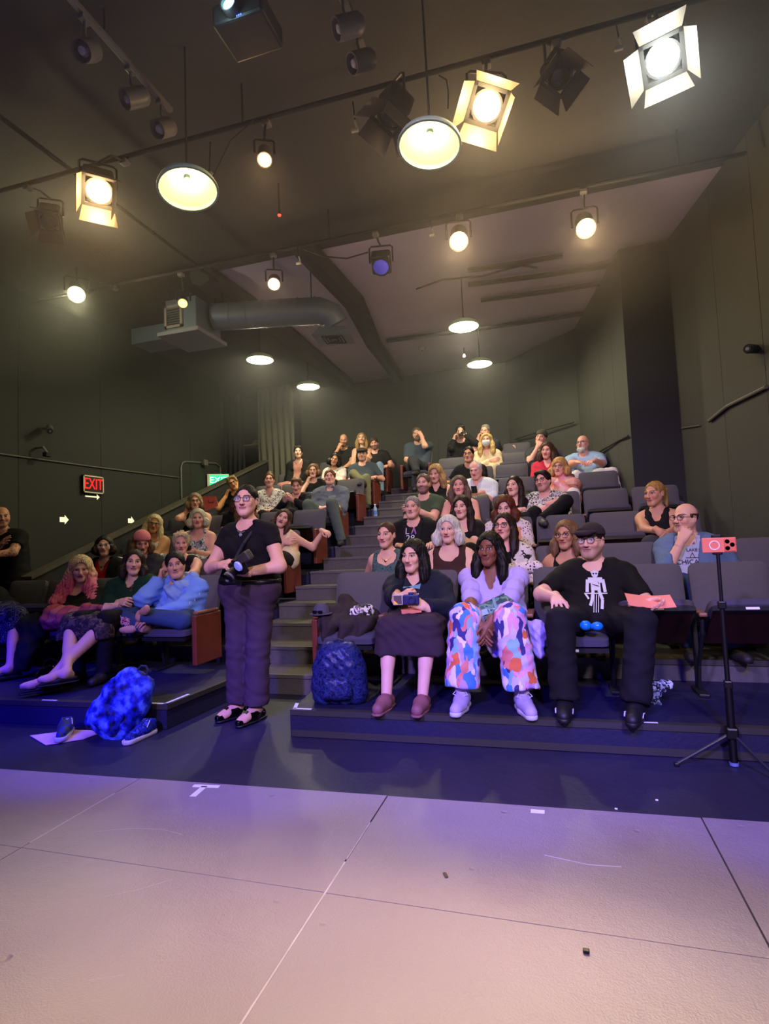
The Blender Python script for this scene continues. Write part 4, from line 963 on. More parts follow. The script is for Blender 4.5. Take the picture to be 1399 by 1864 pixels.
def person(key, label, root, head, sex='f', lod=1, kind=None, tone=(.84,.66,.56), b=1.0, look=None, yaw=None, pitch=0., roll=0.,
           hair=('long',.25,.01,0), hairc=('brown',(.25,.17,.12)), brow=None, lip=None, stub=0, beard=None, pa='lap', pb='lap', hs=1.0,
           top=None, over=None, bottom=None, shoes=None, glasses=None, hat=None, extra=None, legs=None, yawb=None, A=None, B=None, stand=False, tat=0, group=None, seatdz=0, pel=None, sy=None, feet=True):
    X,Y,Z = root; o = thing('person', label, 'person', root, 0, group); PEOPLE[key] = o
    H = np.array([head[0]-X, head[1]-Y, head[2]-Z]); fem = sex == 'f'; kind = kind or sex
    yc = math.atan2(-head[0], head[1])          # bearing of the stage front seen from this head
    if yaw is not None: yaw = yaw*.75+yc
    if yaw is None:
        T = (LOOK if look is None else np.array(look))-np.array(head); yaw = math.atan2(T[0], -T[1])*.9
    R = rotm(yaw, -pitch, roll)
    if sy is None: sy = yaw*.45
    ca, sa = math.cos(sy), math.sin(sy); axv = np.array([ca,sa,0]); fwd = np.array([sa,-ca,0])
    N = H+R@np.array([0,.030,-.10])+np.array([0,.01,-.085]) 
    P = np.array(pel if pel is not None else (H[0]*.25,-.30,.46+seatdz)); sw = (.160 if fem else .180)*b
    Sa = N-axv*sw+np.array([0,.0,-.045]); Sb = N+axv*sw+np.array([0,.0,-.045])
    hw = .085*b; arm = 1.0
    # legs
    if legs is None: legs = (((-.13,-.70,.50),(-.13,-.74,.085)),((.13,-.70,.50),(.14,-.74,.085)))
    hips = [P+np.array([-hw,0,-.01]),P+np.array([hw,0,-.01])]
    KA = [[np.array(k,float)+np.array([0,0,0]) for k in l] for l in legs]
    spec = [A or arms(pa,H,N,-1), B or arms(pb,H,N,1)]; SH = [Sa,Sb]; EL = []; WR = []
    for i in (0,1):
        W = np.array(spec[i][0],float); EL.append(ik(SH[i],W,.27,.245,spec[i][4])); WR.append(W)
    up = (N-P)/np.linalg.norm(N-P); bend = np.array([0,.075 if not stand else .02,.0])
    def sp(t): q = P*(1-t)+N*t+bend*4*t*(1-t); return q
    def lat(t): a = sy*t; return np.array([math.cos(a),math.sin(a),0])
    # width / radius profile along the spine
    if fem: prof = [(0,.092,.122),(.22,.075,.118),(.45,.062,.108),(.66,.072,.108),(.84,.088,.085),(.95,.085,.050)]
    else: prof = [(0,.082,.118),(.22,.078,.118),(.45,.080,.116),(.66,.090,.115),(.84,.105,.092),(.95,.100,.052)]
    def torso(f, inf, t0=0, k=.05, bust=1):
        for t,hl,r in prof:
            if t < t0: continue
            c = sp(t); L = lat(t); f.cap(c-L*hl*b, c+L*hl*b, r*(.55+.45*b)+inf, None, k)
        f.cap(SH[0]*.90+N*.10+np.array([0,0,.0]), SH[1]*.90+N*.10, .048*(.6+.4*b)+inf, None, .045)
        if fem and bust:
            for s in (-1,1): f.ell(sp(.68)+lat(.68)*s*.068*b+np.array([sa,-ca,0])*.078, (.066*b+inf*.6,.062+inf*.6,.060+inf*.6), .04)
        if b > 1.1 and not stand: f.ell(sp(.30)+fwd*.05, (.13*b,.12*b,.12), .06)
    def armp(f, inf, t1, k=.03, puff=0, wr=0):
        """sleeves or bare arms up to t1 (0..1 upper arm, 1..2 forearm)"""
        for i in (0,1):
            S,E,W = SH[i],EL[i],WR[i]; ar = (1 if fem else 1.10)*(.5+.5*b); g = inf
            u1 = min(1,t1); f.cap(S,E,.054*ar+g,.042*ar+g,k,clip=(-1,u1 if u1 < 1 else 2))
            if puff: f.ell(S+(E-S)*.12+np.array([0,0,.02]), (.070+puff,.070+puff,.075+puff), .03); f.ell(S*.45+E*.55,(.056+puff*.6,)*3,.03)
            if t1 > 1: f.cap(E,W,.043*ar+g,.028*ar+g*.9+wr,k,clip=(-1,(t1-1)))
    lo = np.minimum.reduce([P-.26,N-.26,*[e-.12 for e in EL],*[w-.10 for w in WR],*[s_-.14 for s_ in SH]]); hi = np.maximum.reduce([P+.26,N+.20,*[e+.12 for e in EL],*[w+.10 for w in WR],*[s_+.14 for s_ in SH],H+np.array([.05,.05,.0])])
    llo = np.minimum.reduce([P-.25,*[k-.13 for l in KA for k in l]]); lhi = np.maximum.reduce([P+.25,*[k+.13 for l in KA for k in l]])
    res = BRES[lod]
    # ---- skin body
    if shoes is None and key != 'hoodie': shoes = ('clog', mat('shoe_dark',(.15,.14,.15),.6), MATS.get('sole_black') or mat('sole_black',(.10,.10,.11),.5))
    blo = np.minimum(lo,llo-np.array([0,.16,.06])); bhi = np.maximum(hi,lhi); bare = stand or key == 'hoodie' or not (bottom and bottom['kind'] in ('pants','wide')); f = Fld(blo,bhi,SRES[lod])
    torso(f,0); armp(f,0,2.5)
    nb = H+R@np.array([0,.026,-.09]); f.cap(N+np.array([0,.01,-.03]),nb,.053 if fem else .064,.044 if fem else .054,.05)
    for s in (0,1): f.cap(N+np.array([0,.01,.02]), SH[s]*.8+N*.2, .040, .040, .05)   # trapezius
    for i in (0,1):
        h,(K,An) = hips[i],KA[i][:2]; f.cap(h,K if bare else h*.8+K*.2,.084*(.5+.5*b),.055 if bare else .075,.04)
        if bare: f.cap(K,An,.054,.034,.03); f.cap(K*.75+An*.25+np.array([0,.018,0]),K*.45+An*.55,.046*(.5+.5*b),.034,.03)
        if not bare and feet and shoes and shoes[0] == 'flat' or key == 'hoodie': f.cap(K*.3+An*.7,An,.036,.034,.03)
        if feet and shoes and shoes[0] in ('sandal','flat') or (feet and key == 'hoodie'):
            tv = np.array([(.03 if i else -.03),-.17,-.045]) if len(legs[i]) < 3 else np.array(legs[i][2],float)-An
            f.cap(An+np.array([0,.03,-.03]),An+np.array([0,-.02,-.02]),.035,None,.02); f.cap(An,An+tv,.032,.022,.02); f.cap(An+tv*.6+np.array([.015,0,-.012]),An+tv*.85+np.array([.02,0,-.012]),.028,.020,.015); f.cap(An+tv*.6+np.array([-.015,0,-.012]),An+tv*.85+np.array([-.02,0,-.012]),.026,.020,.015)
    parts = [(*f.mesh(),None)]
    V,Q = head_mesh(kind,lod); parts.append(((V*hs)@R.T+H, Q, V))
    for i in (0,1):
        _,dx,dz,cu = spec[i][:4]; V,Q = hand_mesh(cu,lod, 1 if len(spec[i]) > 5 else 0); V = V.copy()
        G = frame(dx,dz); flip = (i == 0)
        # thumbs point towards the body midline
        V2 = V*(.94 if fem else 1.02); Q2 = Q
        thumb = G[:,1]; want = -1 if i == 1 else 1
        # right hand (image left) seen palm down has its thumb towards +x
        if len(spec[i]) > 6: mir = spec[i][6]
        else: mir = (i == 1)
        base = np.cross(G[:,2],G[:,0])
        if not mir: V2 = V2*np.array([1,1,1]); 
        else: V2 = V2*np.array([1,-1,1]); Q2 = Q[:,::-1]
        parts.append((V2@G.T+WR[i], Q2, None))
    V,Q,Hp = joinm(parts)
    me = fastmesh('person_body', V, Q, [skin_mat(tone, brow or tuple(c*.75 for c in hairc[1]), lip or ((.70,.38,.36) if fem else (.66,.44,.40)), stub=stub, tat=tat)], True, Hp)
    bo = link('body', me, o)
    def child(nm, f_, m_, wr=0.004, lf=34):
        if wr:
            rr = random.Random(sum(map(ord,key))); a1,a2,a3 = (rr.uniform(0,6) for _ in range(3))
            f_.fn(lambda F,x,y,z: F+wr*np.sin(lf*x+a1+9*np.sin(11*z+a2))*np.sin(lf*.8*z+a3+7*np.sin(9*x))+wr*.5*np.sin(lf*2.1*(z+.5*x)+a2)*np.sin(lf*1.3*y+a1))
        V_,Q_ = f_.mesh()
        if len(V_) == 0: return None
        return link(nm, fastmesh(nm, V_, Q_, [m_]), o)
    # ---- bottoms
    if bottom:
        bk = bottom['kind']; inf = bottom.get('inf',.014); ext = np.array([.08,.06,.0])
        f = Fld(llo-ext,lhi+ext,TRES[lod])
        f.cap(P-lat(0)*.085*b,P+lat(0)*.085*b,.122*(.55+.45*b)+inf,None,.04)
        if stand: f.cap(sp(.25)-lat(0)*.07*b,sp(.25)+lat(0)*.07*b,.116*(.55+.45*b)+inf,None,.04)
        if bk in ('pants','wide','shorts'):
            fl = .035 if bk == 'wide' else bottom.get('flare',.004)
            for i in (0,1):
                h,(K,An) = hips[i],KA[i][:2]; f.cap(h,K,.086*(.5+.5*b)+inf,.058+inf+fl*.3,.03)
                if bk != 'shorts': f.cap(K,An,.058+inf+fl*.3,.042+inf+fl,.02,clip=(-1,bottom.get('len',1.02)))
        if bk == 'skirt':
            (Ka,Kb) = KA[0][0],KA[1][0]; n = 6
            for j in range(n+1):
                t = j/n; f.cap(hips[0]*(1-t)+Ka*t, hips[1]*(1-t)+Kb*t, (.10*(.5+.5*b))*(1-t)+.066*t+inf,None,.03)
            dn = np.array([0,-.02,-bottom.get('drop',.12)])
            for j in range(4): t = j/3; f.cap(Ka+dn*t+np.array([-.02*t,0,0]),Kb+dn*t+np.array([.02*t,0,0]),.064+inf,None,.02)
            f.cut((0,0,-1),-(Ka+dn)[2])
        if stand: f.cut((0,0,1),bottom.get('top',.965))
        child('trousers' if bk in ('pants','wide') else bk if bk != 'shorts' else 'shorts', f, bottom['mat'], bottom.get('wr',.0035), 26)
    # ---- tops
    def garment(g, nm, base_inf):
        kind_ = g['kind']; inf = g.get('inf',base_inf); f = Fld(lo-np.array([.05,.05,.02]),hi+np.array([.05,.05,0]),res)
        torso(f,inf); 
        sl = {'tee':.62,'long':1.95,'elbow':1.12,'cap':.30,'sleeveless':0,'tank':0,'threeq':1.5}[kind_]
        if g.get('sl'): sl = g['sl']
        if sl: armp(f,inf*.9,sl,.03,g.get('puff',0),g.get('wr2',0.004))
        for s in (0,1): f.cap(N+np.array([0,.01,.0]), SH[s]*.75+N*.25, .045+inf*.6, .045+inf*.6, .04)
        if kind_ in ('sleeveless','tank'):
            w_ = .145*b if kind_ == 'sleeveless' else .110*b; c = N
            x0 = c[0]
            def strap(F,x,y,z):
                u = (x-c[0])*ca+(y-c[1])*sa; d = np.abs(u)-(w_+np.maximum(0,(c[2]-.13-z))*.9); return np.maximum(F,d)
            f.fn(strap)
        nk = g.get('neck','crew'); c = N+fwd*.055
        f.cap(N+np.array([0,.02,-.01]),nb+np.array([0,.0,.03]),.056 if fem else .064,.058 if fem else .066,0,neg=True)
        if nk == 'v': f.cap(c+np.array([0,0,.05]),c+fwd*.045+np.array([0,0,-g.get('vd',.10)]),.060,.012,.01,neg=True)
        elif nk == 'scoop': f.ell(c+fwd*.02+np.array([0,0,-.01]),(.090,.080,.078),.01,neg=True)
        elif nk == 'wide': f.ell(c+np.array([0,.02,.02]),(.16,.12,.085),.01,neg=True)
        elif nk == 'crew': f.ell(c+np.array([0,.02,.012]),(.070,.070,.045),.01,neg=True)
        elif nk == 'high': f.cap(N,nb+np.array([0,0,.01]),.066 if fem else .074,.066,.02)
        elif nk == 'open':
            wo = g.get('w',.055)
            def opn(F,x,y,z):
                u = (x-c[0])*ca+(y-c[1])*sa; v = (x-c[0])*sa-(y-c[1])*ca; d = np.maximum(np.abs(u)-(wo+np.maximum(0,z-c[2]+.15)*.10), .0-v-.02); return np.maximum(F,-d)
            f.fn(opn)
        if g.get('collar'): 
            for s in (-1,1): f.cap(N+axv*s*.055+np.array([0,.03,.045]),N+fwd*.085+axv*s*.045+np.array([0,0,-.015]),.012,.012,.008)
        if stand: f.cut((0,0,-1),-g.get('hem',.0))
        if g.get('cutz'): f.cut((0,0,1),N[2]-g['cutz'])
        return child(nm, f, g['mat'], g.get('wr',.0035), g.get('lf',30))
    if top: garment(top, top.get('name','shirt'), .013)
    if over: garment(over, over.get('name','jacket'), .026)
    # ---- hair
    hm = hair_mat(*hairc)
    def onhead(nm, VQ, m_, sc=hs):
        V_,Q_ = VQ; return link(nm, fastmesh(nm, (V_*sc)@R.T+H, Q_, [m_]), o)
    if hair: onhead('hair', hair_mesh(*hair[:3],lod,hair[3] if len(hair) > 3 else 0), hm)
    if beard: onhead('beard', beard_mesh(lod,beard[0]), hair_mat(*beard[1]))
    M4 = Matrix([[*R[0],H[0]],[*R[1],H[1]],[*R[2],H[2]],[0,0,0,1]])@Matrix.Scale(hs,4)
    def onhead_mb(nm, mb, m_, smooth=True):
        me = mb.mesh(nm, m_, smooth); me.transform(M4); return link(nm, me, o)
    if glasses:
        gm = glasses_meshes(glasses[0]); c2 = MB(); c2.v = list(gm.v); c2.f = list(gm.f)
        g_ = onhead_mb('glasses', c2, glasses[1] if len(glasses) > 1 else M_frame_blk)
        if lod == 0:
            for s in (-1,1):
                l_ = MB(); l_.lathe([(.021,0),(.021,.001)],16,Matrix.Translation((s*.0325,-.1035,.004))@Matrix.Rotation(PI/2,4,'X')); q = onhead_mb('lens', l_, M_lens); q.parent = g_
    if hat:
        hk, hm_ = hat
        f = Fld((-.13,-.22,-.04),(.13,.16,.17),(.005,.007,.008)[lod])
        if hk in ('cap','newsboy'):
            f.ell((0,.012,.050),(.088,.106,.080),.01); f.cut((0,-.05,-1),-.042)
            if hk == 'newsboy': f.ell((0,-.01,.075),(.102,.118,.045),.02)
            f.cap((-.035,-.11,.052),(.035,-.11,.052),.038,None,.005,clip=None)
            f.fn(lambda F,x,y,z: np.maximum(F, np.where(y < -.098, np.maximum(z-.064-.25*(y+.098)*-1*0, .050-z), -1)))
            f.cap((-.045,-.10,.056),(.045,-.10,.056),.010,None,.008); f.cap((-.04,-.15,.050),(.04,-.15,.050),.007,None,.03); f.cap((-.02,-.165,.049),(.02,-.165,.049),.006,None,.03)
            for u_ in np.linspace(-.05,.05,6): f.cap((u_,-.09,.055),(u_*.8,-.165+abs(u_)*.5,.049),.006,None,.012)
        else:   # beanie / head scarf
            f.ell((0,.016,.045),(.090,.110,.092),.01); f.cut((0,-.30,-1),-.022)
        V_,Q_ = f.mesh(); onhead('hat', (V_,Q_), hm_)
    J = dict(H=H,N=N,R=R,SH=SH,EL=EL,WR=WR,P=P,KA=KA,o=o,fwd=fwd,axv=axv,sp=sp,child=child,onhead_mb=onhead_mb,onhead=onhead,res=res,lod=lod,spec=spec)
    if extra: extra(J)
    if shoes: 
        for i in (0,1): shoe(shoes, J, i, legs)
    return J
def shoe(kind, J, i, legs):
    An = J['KA'][i][1]; t = np.array(legs[i][2],float) if legs and len(legs[i]) > 2 else An+np.array([(.03 if i else -.03),-.17,-.045])
    d = t-An; d[2] = 0; d /= np.linalg.norm(d)+1e-9; n = np.array([-d[1],d[0],0]); z0 = An[2]-.085; sole = z0+.0
    c = np.array([An[0],An[1],z0]); k,m1,m2 = kind[0],kind[1],kind[2]
    pt = lambda a,bb,z: c+d*a+n*bb+np.array([0,0,z])
    f = Fld(c-.24,c+np.array([.24,.24,.20]),.0066 if J['lod'] == 0 and kind[1] is not MATS.get('shoe_dark') else .016)
    if k in ('sneaker','skate'):
        f.cap(pt(-.045,0,.050),pt(.03,0,.055),.040,.040,.02); f.cap(pt(.02,0,.050),pt(.15,0,.036),.044,.034,.03); f.cap(pt(.08,.012,.03),pt(.165,.0,.030),.036,.030,.02); f.cap(pt(-.03,0,.07),pt(-.01,0,.125),.042,.046,.02)
        f.cut((0,0,-1),-(sole+.022))
    elif k == 'clog':
        f.cap(pt(-.04,0,.035),pt(.05,0,.045),.036,.042,.02); f.cap(pt(.05,0,.042),pt(.155,0,.034),.046,.036,.03); f.cut((0,0,-1),-(sole+.012)); f.cap(pt(-.05,0,.115),pt(.01,0,.120),.030,.034,.01,neg=True); f.cap(pt(-.03,0,.05),pt(.0,0,.085),.038,.030,.02)
    elif k == 'flat':
        f.cap(pt(-.045,0,.035),pt(.05,0,.035),.036,.042,.02); f.cap(pt(.05,0,.045),pt(.18,0,.030),.050,.024,.02); f.cut((0,0,-1),-(sole+.006)); f.cap(pt(-.04,0,.100),pt(.060,0,.090),.036,.036,.01,neg=True)
    else:
        f.cap(pt(-.05,0,.03),pt(.05,0,.03),.032,.036,.02); f.cap(pt(.05,0,.03),pt(.165,0,.018),.036,.012,.02); f.cut((0,0,-1),-(sole+.006)); f.cap(pt(-.06,0,.068),pt(.10,0,.062),.030,.034,.01,neg=True)
    s = J['child']('shoe', f, m1, 0)
    g = Fld(c-.24,c+np.array([.24,.24,.10]),.0066 if J['lod'] == 0 and kind[1] is not MATS.get('shoe_dark') else .016)
    g.cap(pt(-.05,0,.014),pt(.06,0,.014),.040,.042,.02); g.cap(pt(.05,0,.014),pt(.165,0,.014),.047,.036,.02); g.cut((0,0,1),sole+(.028 if k in ('sneaker','skate') else .016)); g.cut((0,0,-1),-(sole+.001))
    V_,Q_ = g.mesh(); so = link('sole', fastmesh('sole',V_,Q_,[m2]), s)
    if k == 'sneaker':
        l_ = MB()
        for a in (.035,.06,.085,.11): l_.tube([pt(a,-.028,.078-.22*(a-.03)),pt(a+.008,0,.093-.24*(a-.03)),pt(a,.028,.078-.22*(a-.03))],.0032,5)
        for q in (-1,1): l_.tube([pt(.035,0,.098),pt(.03,q*.03,.112),pt(.045,q*.045,.095),pt(.05,q*.02,.088)],.003,5)
        link('laces', l_.mesh('laces', kind[3], True), s)
    if k == 'skate':
        l_ = MB()
        for q in (-1,1): l_.tube([pt(.00,q*.043,.05),pt(.04,q*.046,.040),pt(.08,q*.047,.050),pt(.11,q*.045,.035)],.004,5)
        link('stripe', l_.mesh('stripe', kind[3], True), s)
        tb = MB(); tb.box(-.022,.022,-.003,.003,-.018,.018, Matrix.Translation(pt(.045,0,.125))@Matrix.Rotation(math.atan2(d[0],-d[1])*1,4,'Z')@Matrix.Rotation(-.5,4,'X')); link('tongue_label', tb.mesh('tongue_label', mat('tongue_pink',(.85,.70,.72),.6)), s)
    if k == 'flat':
        bk = MB(); bk.box(-.020,.020,-.004,.004,-.012,.012, Matrix.Translation(pt(.115,0,.082))@Matrix.Rotation(math.atan2(d[0],-d[1]),4,'Z')@Matrix.Rotation(-1.0,4,'X')); link('buckle', bk.mesh('buckle', mat('silver_buckle',(.85,.85,.88),.15,metal=1)), s)
        rv = MB()
        for a in (.02,.05,.08,.0,-.03):
            for q in (-1,1): rv.box(-.005,.005,-.005,.005,-.004,.004, Matrix.Translation(pt(a,q*.036,.050)))
        link('studs', rv.mesh('studs', MATS['silver_buckle']), s)
# ------------------------------------------------------------------ the cast
def cl(name, c, rough=.85, noise=.12, ns=40, bump=.25): return mat('cloth_'+name, c, rough, noise=noise, nscale=ns, bump=bump, bscale=420, spec=.25)
BLK = cl('black',(.085,.08,.09)); BLK2 = cl('soft_black',(.12,.115,.125)); NAVY = cl('navy',(.115,.13,.20)); CHAR = cl('charcoal',(.22,.22,.24)); DENIM = cl('denim',(.20,.27,.42),ns=80,noise=.2); LDEN = cl('light_denim',(.50,.60,.70)); KHA = cl('khaki',(.46,.45,.34))
GREY = cl('grey_tee',(.40,.43,.46)); WHITE = cl('white',(.86,.84,.80)); CREAM = cl('cream',(.85,.78,.62)); BROWN = cl('brown',(.26,.17,.16)); TEAL = pattern('cloth_teal_print',[(.20,.27,.27),(.33,.42,.41),(.25,.33,.32)],'blotch',70)
LILAC = cl('lilac',(.72,.66,.92),noise=.06); GREEN = cl('forest_green',(.10,.22,.17)); OLIVE = cl('olive_green',(.27,.33,.24)); RED = cl('red',(.62,.10,.14)); ROSE = cl('rose',(.75,.18,.27)); SKY = cl('sky_blue',(.62,.74,.86)); BLUE = cl('hoodie_blue',(.42,.57,.94),noise=.25,ns=6); SCARF = cl('scarf_blue',(.50,.62,.86)); DKT = cl('dark_trousers',(.26,.20,.25)); CHAMB = cl('chambray',(.36,.44,.56),noise=.2,ns=60)
FLO1 = pattern('cloth_black_white_floral',[(.82,.80,.76),(.10,.10,.12),(.55,.55,.55),(.85,.84,.80)],'cells',55); FLO2 = pattern('cloth_grey_leaf',[(.80,.80,.78),(.28,.30,.34),(.62,.64,.66)],'cells',48)
FLO3 = pattern('cloth_white_dots',[(.25,.2,.25),(.83,.78,.78)],'dots',42,stops=[0,.28]); SPOT = pattern('cloth_leopard',[(.15,.13,.12),(.78,.74,.66)],'dots',60,stops=[0,.34]); STR = pattern('cloth_blue_leaf_stripe',[(.84,.86,.88),(.45,.55,.62),(.86,.88,.9)],'wave',16,stretch=(1,.3,.5))
GEO = pattern('cloth_bright_geometric',[(.80,.74,.95),(.30,.52,.90),(.86,.50,.50),(.72,.60,.95),(.93,.86,.96),(.26,.24,.50),(.88,.44,.30),(.55,.72,.95),(.88,.62,.82)],'cells',25,stretch=(1,1,.5))
POLKA = pattern('cloth_navy_bandana',[(.62,.62,.78),(.10,.10,.24),(.55,.55,.74),(.08,.08,.20)],'dots',34,stops=[0,.10,.46,.50]); GRAPH = pattern('cloth_graphic_tee',[(.80,.80,.86),(.70,.20,.22),(.45,.62,.72),(.15,.15,.2),(.85,.84,.88)],'cells',9,stretch=(.5,1,2.2)); PINKST = pattern('cloth_pink_orange',[(.88,.56,.42),(.90,.60,.64),(.92,.76,.70)],'blotch',9); CORAL = pattern('cloth_coral_wrap',[(.70,.32,.34),(.62,.26,.30),(.74,.40,.38)],'wave',9,stretch=(.2,.2,3)); BROC = pattern('cloth_bronze_brocade',[(.26,.22,.20),(.40,.34,.28),(.18,.16,.17)],'cells',40)
LT=(.85,.67,.57); PK=(.87,.66,.58); TN=(.76,.57,.45); DK=(.50,.33,.25); MD=(.68,.49,.38); PL=(.88,.71,.62)
HBK=('hair_black',(.075,.06,.06)); HDB=('hair_dark_brown',(.17,.11,.08)); HBR=('hair_brown',(.30,.20,.14)); HLB=('hair_light_brown',(.47,.34,.22)); HBL=('hair_blond',(.80,.66,.40)); HPB=('hair_pale_blond',(.88,.80,.60)); HGR=('hair_grey',(.56,.54,.50)); HWH=('hair_white',(.86,.85,.80)); HAU=('hair_auburn',(.38,.19,.12)); HSP=('hair_salt_pepper',(.42,.40,.38)); HGB=('hair_grey_brown',(.42,.35,.28))
HPK=('hair_pink_fade',(.92,.82,.62),(.90,.42,.58),(.80,.93))
CAST = []
def R_(n, x, z, key, label, dy=0, **k): CAST.append(('R',n,x,z,key,label,dy,k))
def L_(n, x, z, key, label, dy=0, **k): CAST.append(('L',n,x,z,key,label,dy,k))
T = lambda kind,m_,neck='crew',**k: dict(kind=kind,mat=m_,neck=neck,**k)
PT = lambda m_,kind='pants',**k: dict(kind=kind,mat=m_,**k)
SOLE_W = mat('sole_white',(.80,.78,.86),.5); SOLE_B = mat('sole_black',(.10,.10,.11),.5); LACE = mat('lace_white',(.85,.83,.92),.6); SN_L = mat('sneaker_lilac',(.70,.64,.84),.6,noise=.12,nscale=40); SN_B = mat('sneaker_black',(.10,.10,.12),.55); CLOG = mat('clog_rose',(.52,.33,.34),.65,noise=.1); PAT = mat('patent_black',(.04,.04,.05),.12)
# ---- accessories attached through the joints
def pendant_necklace(J, m_=None, z=-.065, big=.010):
    N = J['N']; f = J['fwd']; a = J['axv']; b = MB(); r = [N+a*(.062*math.cos(t))+f*(.02+.075*math.sin(t))+np.array([0,0,.035-.075*math.sin(t)]) for t in np.linspace(0,PI,13)]
    b.tube([tuple(q) for q in r], .0016, 5); q = N+f*.100+np.array([0,0,z+.02]); b.lathe([(0,-.004),(big,-.002),(big,.002),(0,.004)],12,Matrix.Translation(tuple(q))@Matrix.Rotation(PI/2,4,'X')); link('necklace', b.mesh('necklace', m_ or mat('gold',(.85,.68,.35),.25,metal=1), True), J['o'])
def hoops(J):
    for s in (-1,1):
        b = MB(); b.lathe([(.013,-.0015),(.016,-.0015),(.016,.0015),(.013,.0015)],14,Matrix.Translation((s*.080,.005,-.052))@Matrix.Rotation(PI/2,4,'Y'),closed=True); J['onhead_mb']('earring', b, mat('gold',(.85,.68,.35),.25,metal=1))
def bracelet(J, i, m_, t=.82, r=.031, w=.010):
    E,W = J['EL'][i],J['WR'][i]; d = (W-E); c = E+d*t; u = d/np.linalg.norm(d); b = MB(); b.tube([tuple(c-u*w),tuple(c+u*w)], r, 14); link('watch' if w > .008 else 'bracelet', b.mesh('band', m_, True), J['o'])
def belt(J, m_):
    c = J['sp'](.12); f = Fld(c-.25,c+.25,J['res']); f.cap(c-np.array([.085,0,0]),c+np.array([.085,0,0]),.152,None,0); f.cut((0,0,1),c[2]+.020); f.cut((0,0,-1),-(c[2]-.014)); V_,Q_ = f.mesh(); b = link('belt', fastmesh('belt',V_,Q_,[m_]), J['o'])
    k = MB(); k.rbox(c[0]-.022,c[0]+.022,c[1]-.160,c[1]-.150,c[2]-.016,c[2]+.020,.003); k.obj('buckle', mat('silver_buckle',(.85,.85,.88),.15,metal=1), b)
def puffs(J, m_):
    """gathered puff sleeves: ribbed rings round each shoulder"""
    for i in (0,1):
        S,E = J['SH'][i],J['EL'][i]; f = Fld(np.minimum(S,E)-.13,np.maximum(S,E)+.13,J['res']*.8); sx = -1 if i == 0 else 1
        f.ell(S+np.array([sx*.012,0,.022]),(.080,.080,.080),.02); f.ell(S*.62+E*.38,(.074,.072,.078),.04); f.ell(S*.30+E*.70,(.070,.068,.062),.03); f.cap(S*.2+E*.8,S*.08+E*.92,.052,.048,.02)
        d = (E-S)/np.linalg.norm(E-S)
        def rb(F,x,y,z):
            t = (x-S[0])*d[0]+(y-S[1])*d[1]+(z-S[2])*d[2]; a = np.arctan2(y-S[1],x-S[0]); w_ = np.clip((.10-t)/.06,0,1); return F+w_*.0042*np.sin(t*230+np.sin(a*5+2)*1.5)+(1-w_)*.0025*np.sin(a*16+t*20)
        f.fn(rb); V_,Q_ = f.mesh(); link('puff_sleeve', fastmesh('puff_sleeve',V_,Q_,[m_]), J['o'])
def shawl(J, m_, nm='scarf', r=.045, drop=.10, seed=1):
    N = J['N']; f = Fld(N-np.array([.26,.26,.34]),N+np.array([.26,.20,.14]),J['res']*.85); fw,a = J['fwd'],J['axv']
    P = [N-a*.10+np.array([0,.04,.05]), N-a*.09+fw*.05+np.array([0,0,-.01]), N+fw*.11+np.array([0,0,-.06]), N+a*.09+fw*.06+np.array([0,0,.0]), N+a*.11+np.array([0,.04,.06]), N-fw*.06+np.array([0,.03,.07]), N-a*.10+np.array([0,.04,.05])]
    for p,q in zip(P[:-1],P[1:]): f.cap(p,q,r,None,.04)
    f.cap(P[2],P[2]+np.array([.02,-.01,-drop]),r*1.1,r*.8,.05); f.cap(N+a*.03+fw*.10,N+a*.04+fw*.12+np.array([0,0,-drop*1.5]),r*.8,r*.6,.05)
    f.fn(lambda F,x,y,z: F+.007*np.sin(60*z+30*x+seed)+.004*np.sin(90*(x+z)+y*40)); V_,Q_ = f.mesh(); link(nm, fastmesh(nm,V_,Q_,[m_]), J['o'])
def shirt_print(J, draw, nm, m_, z=.0, dy=.0, s=1.0):
    """flat print following the chest: quads projected onto the torso front"""
    sp = J['sp']; c = sp(.66); mb = MB(); draw(mb)
    b = .085+.115*J.get('b',1)
    out = []
    for v in mb.v:
        u,w_ = v[0]*s,v[1]*s; d = v[2]; p = c+J['axv']*u+np.array([0,0,w_+z]); 
        yy = J['front'](p[0],p[2]); out.append((p[0],yy-.004-d+dy,p[2]))
    mb.v = out; link(nm, mb.mesh(nm, m_), J['o'])
def front_of(me_obj):
    co = np.empty(len(me_obj.data.vertices)*3,np.float32); me_obj.data.vertices.foreach_get('co',co); co = co.reshape(-1,3)
    def fr(x,z):
        d = (co[:,0]-x)**2+(co[:,2]-z)**2; k = d < .018**2
        return float(co[k,1].min()) if k.any() else float(co[np.argmin(d),1])
    return fr
def poly_grid(mb, poly, h=.006, n=0):
    mb.prism(poly,0,.001)
def seg(mb, a, b, w, n=4):
    """thick stroke, subdivided so that it can follow cloth"""
    a = Vector(a); b = Vector(b); d = (b-a); L = d.length; d.normalize(); q = Vector((-d.y,d.x))*w/2
    for i in range(n):
        p0 = a+d*L*i/n; p1 = a+d*L*(i+1)/n; mb.add([(p0.x+q.x,p0.y+q.y,0),(p0.x-q.x,p0.y-q.y,0),(p1.x-q.x,p1.y-q.y,0),(p1.x+q.x,p1.y+q.y,0)],[(0,1,2,3)])
def disc(mb, c, rx, ry, n=14):
    mb.add([(c[0],c[1],0)]+[(c[0]+rx*math.cos(2*PI*k/n),c[1]+ry*math.sin(2*PI*k/n),0) for k in range(n)],[(0,1+k,1+(k+1)%n) for k in range(n)])
